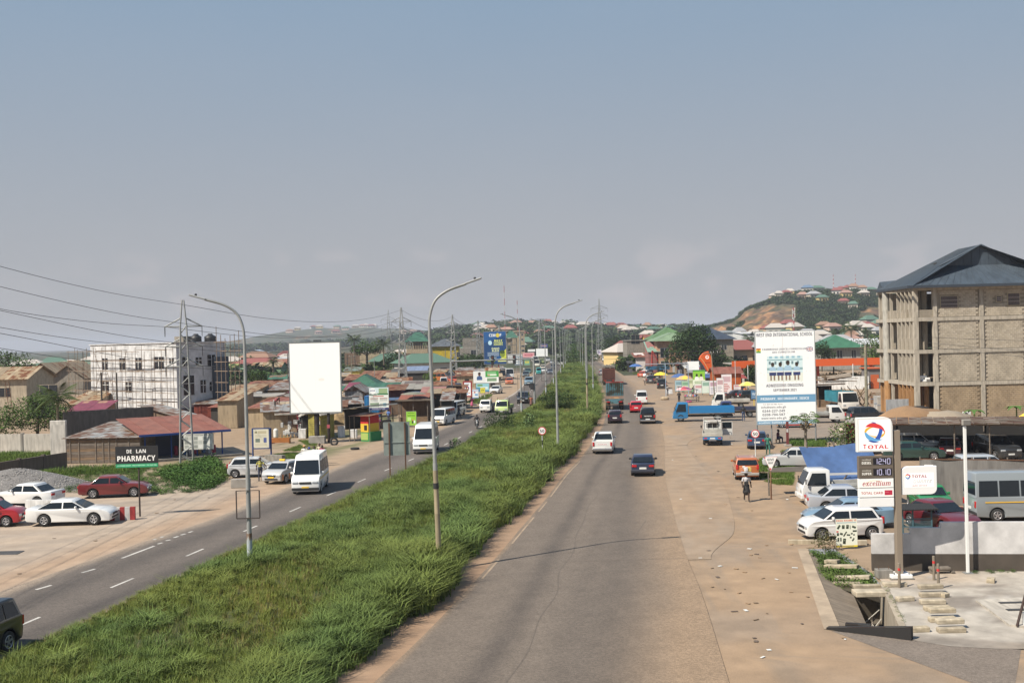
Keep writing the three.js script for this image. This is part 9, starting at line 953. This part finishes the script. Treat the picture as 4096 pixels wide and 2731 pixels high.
// motorcyclist
{const[x,z]=[-4.21,-128.35],hd=178,t=thing('motorcycle','silver and black motorcycle on the left carriageway','motorcycle',x,0.02,z,-deg(hd));for(const s of[-0.65,0.62]){const w=part(t,'wheel',[new THREE.TorusGeometry(0.27,0.06,8,20).rotateY(Math.PI/2).translate(0,0.33,s)],rubber);part(w,'spokes',[rod([-0.03,0.33,s],[0.03,0.33,s],0.2,0.2,14)],mat([0.2,0.2,0.21],0.4));}part(t,'frame',[rod([0,0.4,0.6],[0,0.75,-0.3],0.05),rod([0,0.35,0],[0,0.75,-0.35],0.06),rbox(0.28,0.34,0.45,0.06,0,0.42,0)],blackP);part(t,'fuel_tank',[rbox(0.26,0.22,0.46,0.08,0,0.82,-0.2)],mat([0.4,0.4,0.42],0.3));part(t,'seat',[rbox(0.26,0.1,0.7,0.04,0,0.8,0.36)],blackP);for(const e of[-0.06,0.06])part(t,'fork',[rod([e,0.33,-0.65],[e,0.98,-0.42],0.025)],chrome);part(t,'handlebar',[rod([-0.36,1.05,-0.42],[0.36,1.05,-0.42],0.018)],blackP);part(t,'headlight',[new THREE.SphereGeometry(0.1,10,8).translate(0,0.92,-0.55)],lampM);part(t,'front_fairing',[rbox(0.16,0.4,0.1,0.04,0,0.7,-0.58)],mat([0.5,0.5,0.5],0.4));person(x,z + 0.02,hd,'ride',[[0.015,0.015,0.018],[0.02,0.02,0.022]],'person in black with a blue helmet riding the motorcycle',{cap:[0.05,0.16,0.26],group:GP2});}
for(const[x,z,h,po,c,l]of[[-11.59,-148.54,150,'stand',[[0.3,0.05,0.04],[0.05,0.05,0.07]],'person in red at the roadside stall behind the green poster'],[-11.79,-146.85,200,'fold',[[0.5,0.45,0.2],[0.1,0.08,0.06]],'person in a yellow top at the roadside stall'],[-15.5,-139.84,30,'stand',[[0.08,0.16,0.4],[0.05,0.05,0.08]],'person in blue at the stall with the white signboard'],[-15.19,-126.54,170,'stand',[[0.45,0.12,0.25],[0.2,0.1,0.1]],'person in pink cloth beside the striped kiosk'],[3.26,-322.19,180,'walk',[[0.55,0.55,0.55],[0.04,0.05,0.1]],'person in white on the far left shoulder'],[25.64,-187.78,120,'stand',[[0.5,0.48,0.45],[0.1,0.1,0.12]],'person in pale clothes near the propped white sheet'],[28.2,-177.71,200,'stand',[[0.12,0.3,0.16],[0.08,0.08,0.1]],'person in green at the poster boards'],[36.11,-176.18,170,'fold',[[0.5,0.15,0.06],[0.06,0.06,0.08]],'person in orange under the yellow parasol']])person(x,z,h,po,c,l,{group:GP2});

// =====================================================================  FAR HOUSES AND WOODS
{const RC={red:[0.22,0.07,0.06],green:[0.08,0.15,0.11],grey:[0.3,0.3,0.31],brown:[0.26,0.15,0.1],pale:[0.42,0.38,0.34],pink:[0.32,0.19,0.15],blue:[0.1,0.16,0.25]},WC=[[0.5,0.43,0.34],[0.62,0.58,0.52],[0.45,0.34,0.24],[0.6,0.45,0.2],[0.55,0.4,0.33]];
const wg=prep(bbox(1,1,1)),rg=prep(mg([polyG([[-0.58,1,0.6],[0.58,1,0.6],[0.25,1.5,0],[-0.25,1.5,0]]),polyG([[0.58,1,0.6],[0.58,1,-0.6],[0.25,1.5,0]]),polyG([[-0.58,1,-0.6],[-0.58,1,0.6],[-0.25,1.5,0]]),polyG([[0.58,1,-0.6],[-0.58,1,-0.6],[-0.25,1.5,0],[0.25,1.5,0]]),box(1.16,0.02,1.2,0,0.995,0)])),pg=prep(bbox(0.14,0.26,0.02));
const put=(x,z,w,h,d,k,zone,y)=>{const wi=Math.floor(rnd()*5),t=thing('hill_house',(w>12?'broad ':w>9.5?'':'small ')+['tan','white','brown','yellow','pinkish'][wi]+ ' walled house with a ' + k + ' roof ' + zone,'house',x,(y??height(x,z))- 0.6,z,rr(-0.4,0.4),'houses ' + zone);t.scale.set(w,h,d);shared(t,'wall',wg,mat(WC[wi],0.9,{side:2}));shared(t,'roof',rg,mat(RC[k],0.8,{side:2}));for(const e of[-0.3,0,0.3]){const p=shared(t,'window',pg,pane);p.position.set(e,0.42,0.505);}};
const KS=['red','green','grey','brown','pale','pink','red','pale'],K=()=>KS[Math.floor(rnd()*KS.length)];
const tap=(px,depth)=>(px - 2048)/4528*depth;
for(let i=0;i<36;i++){const d=rr(680,775),px=rr(2850,3530);put(tap(px,d),-d,rr(7,12),rr(4,6),rr(7,9),K(),'on the lower slope of the right hill');}
for(const[px,d,k,w]of[[3105,985,'pale',14],[3120,975,'pale',10],[3150,985,'red',12],[3165,990,'pale',12],[3235,1000,'blue',15],[3275,1000,'green',18],[3370,1000,'red',12],[3400,995,'red',14],[3420,990,'brown',12],[3490,1000,'green',14],[3455,985,'brown',12]])put(tap(px,d),-d,w*0.62,rr(4,5.4),7,k,'along the top of the right hill');
for(let i=0;i<8;i++){const d=rr(860,960),px=rr(3180,3500);put(tap(px,d),-d,rr(7,11),rr(4,5),8,K(),'scattered high on the right hill');}
for(let i=0;i<75;i++){const d=rr(620,1500),px=rr(1900,2720);if(Math.abs(tap(px,d)-(aspL(-740)+(d - 740)*0.07))<30&&d<900)continue;put(tap(px,d),-d,rr(8,13),rr(4,6.5),rr(8,10),K(),'in the far town beyond the road');}
for(let i=0;i<40;i++){const d=rr(300,620),px=rr(60,1900);put(tap(px,d),-d,rr(9,16),rr(3.5,5.2),rr(8,12),K(),'among the far roofs on the left');}
for(let i=0;i<26;i++){const d=rr(330,620),px=rr(2480,3550);put(tap(px,d),-d,rr(8,13),rr(3.5,6.5),rr(8,12),K(),'behind the right roadside buildings');}
for(let i=0;i<18;i++){const d=rr(2600,3000),px=rr(1150,1700);put(tap(px,d),-d,rr(14,20),6,12,K(),'on the hazy far left ridge');}
const L=[];const add=(n,d0,d1,p0,p1,s0,s1,rock)=>{for(let i=0;i<n;i++){const d=rr(d0,d1),x=tap(rr(p0,p1),d),z=-d;if(rock&&rockAt(x,z)>0.2)continue;L.push([x,height(x,z)- 0.3,z,rr(s0,s1)]);}};
add(8000,700,1040,2750,3700,1.3,3,1);add(1500,620,1500,1700,2750,3,6.5,0);add(500,290,620,100,1900,2,4.5,0);add(380,320,660,2480,3700,2,4.5,0);add(900,1500,2400,900,2300,6,11,0);
scatter('hill_woods','dark scrub and trees covering the far hillsides','woods',crown([[0,0.5,0,1,0.75],[0.5,0.3,0.3,0.6,0.5]],90,0.3,[1,1,1]),leafI([0.04,0.066,0.02]),L);}

renderer.render(scene,camera);
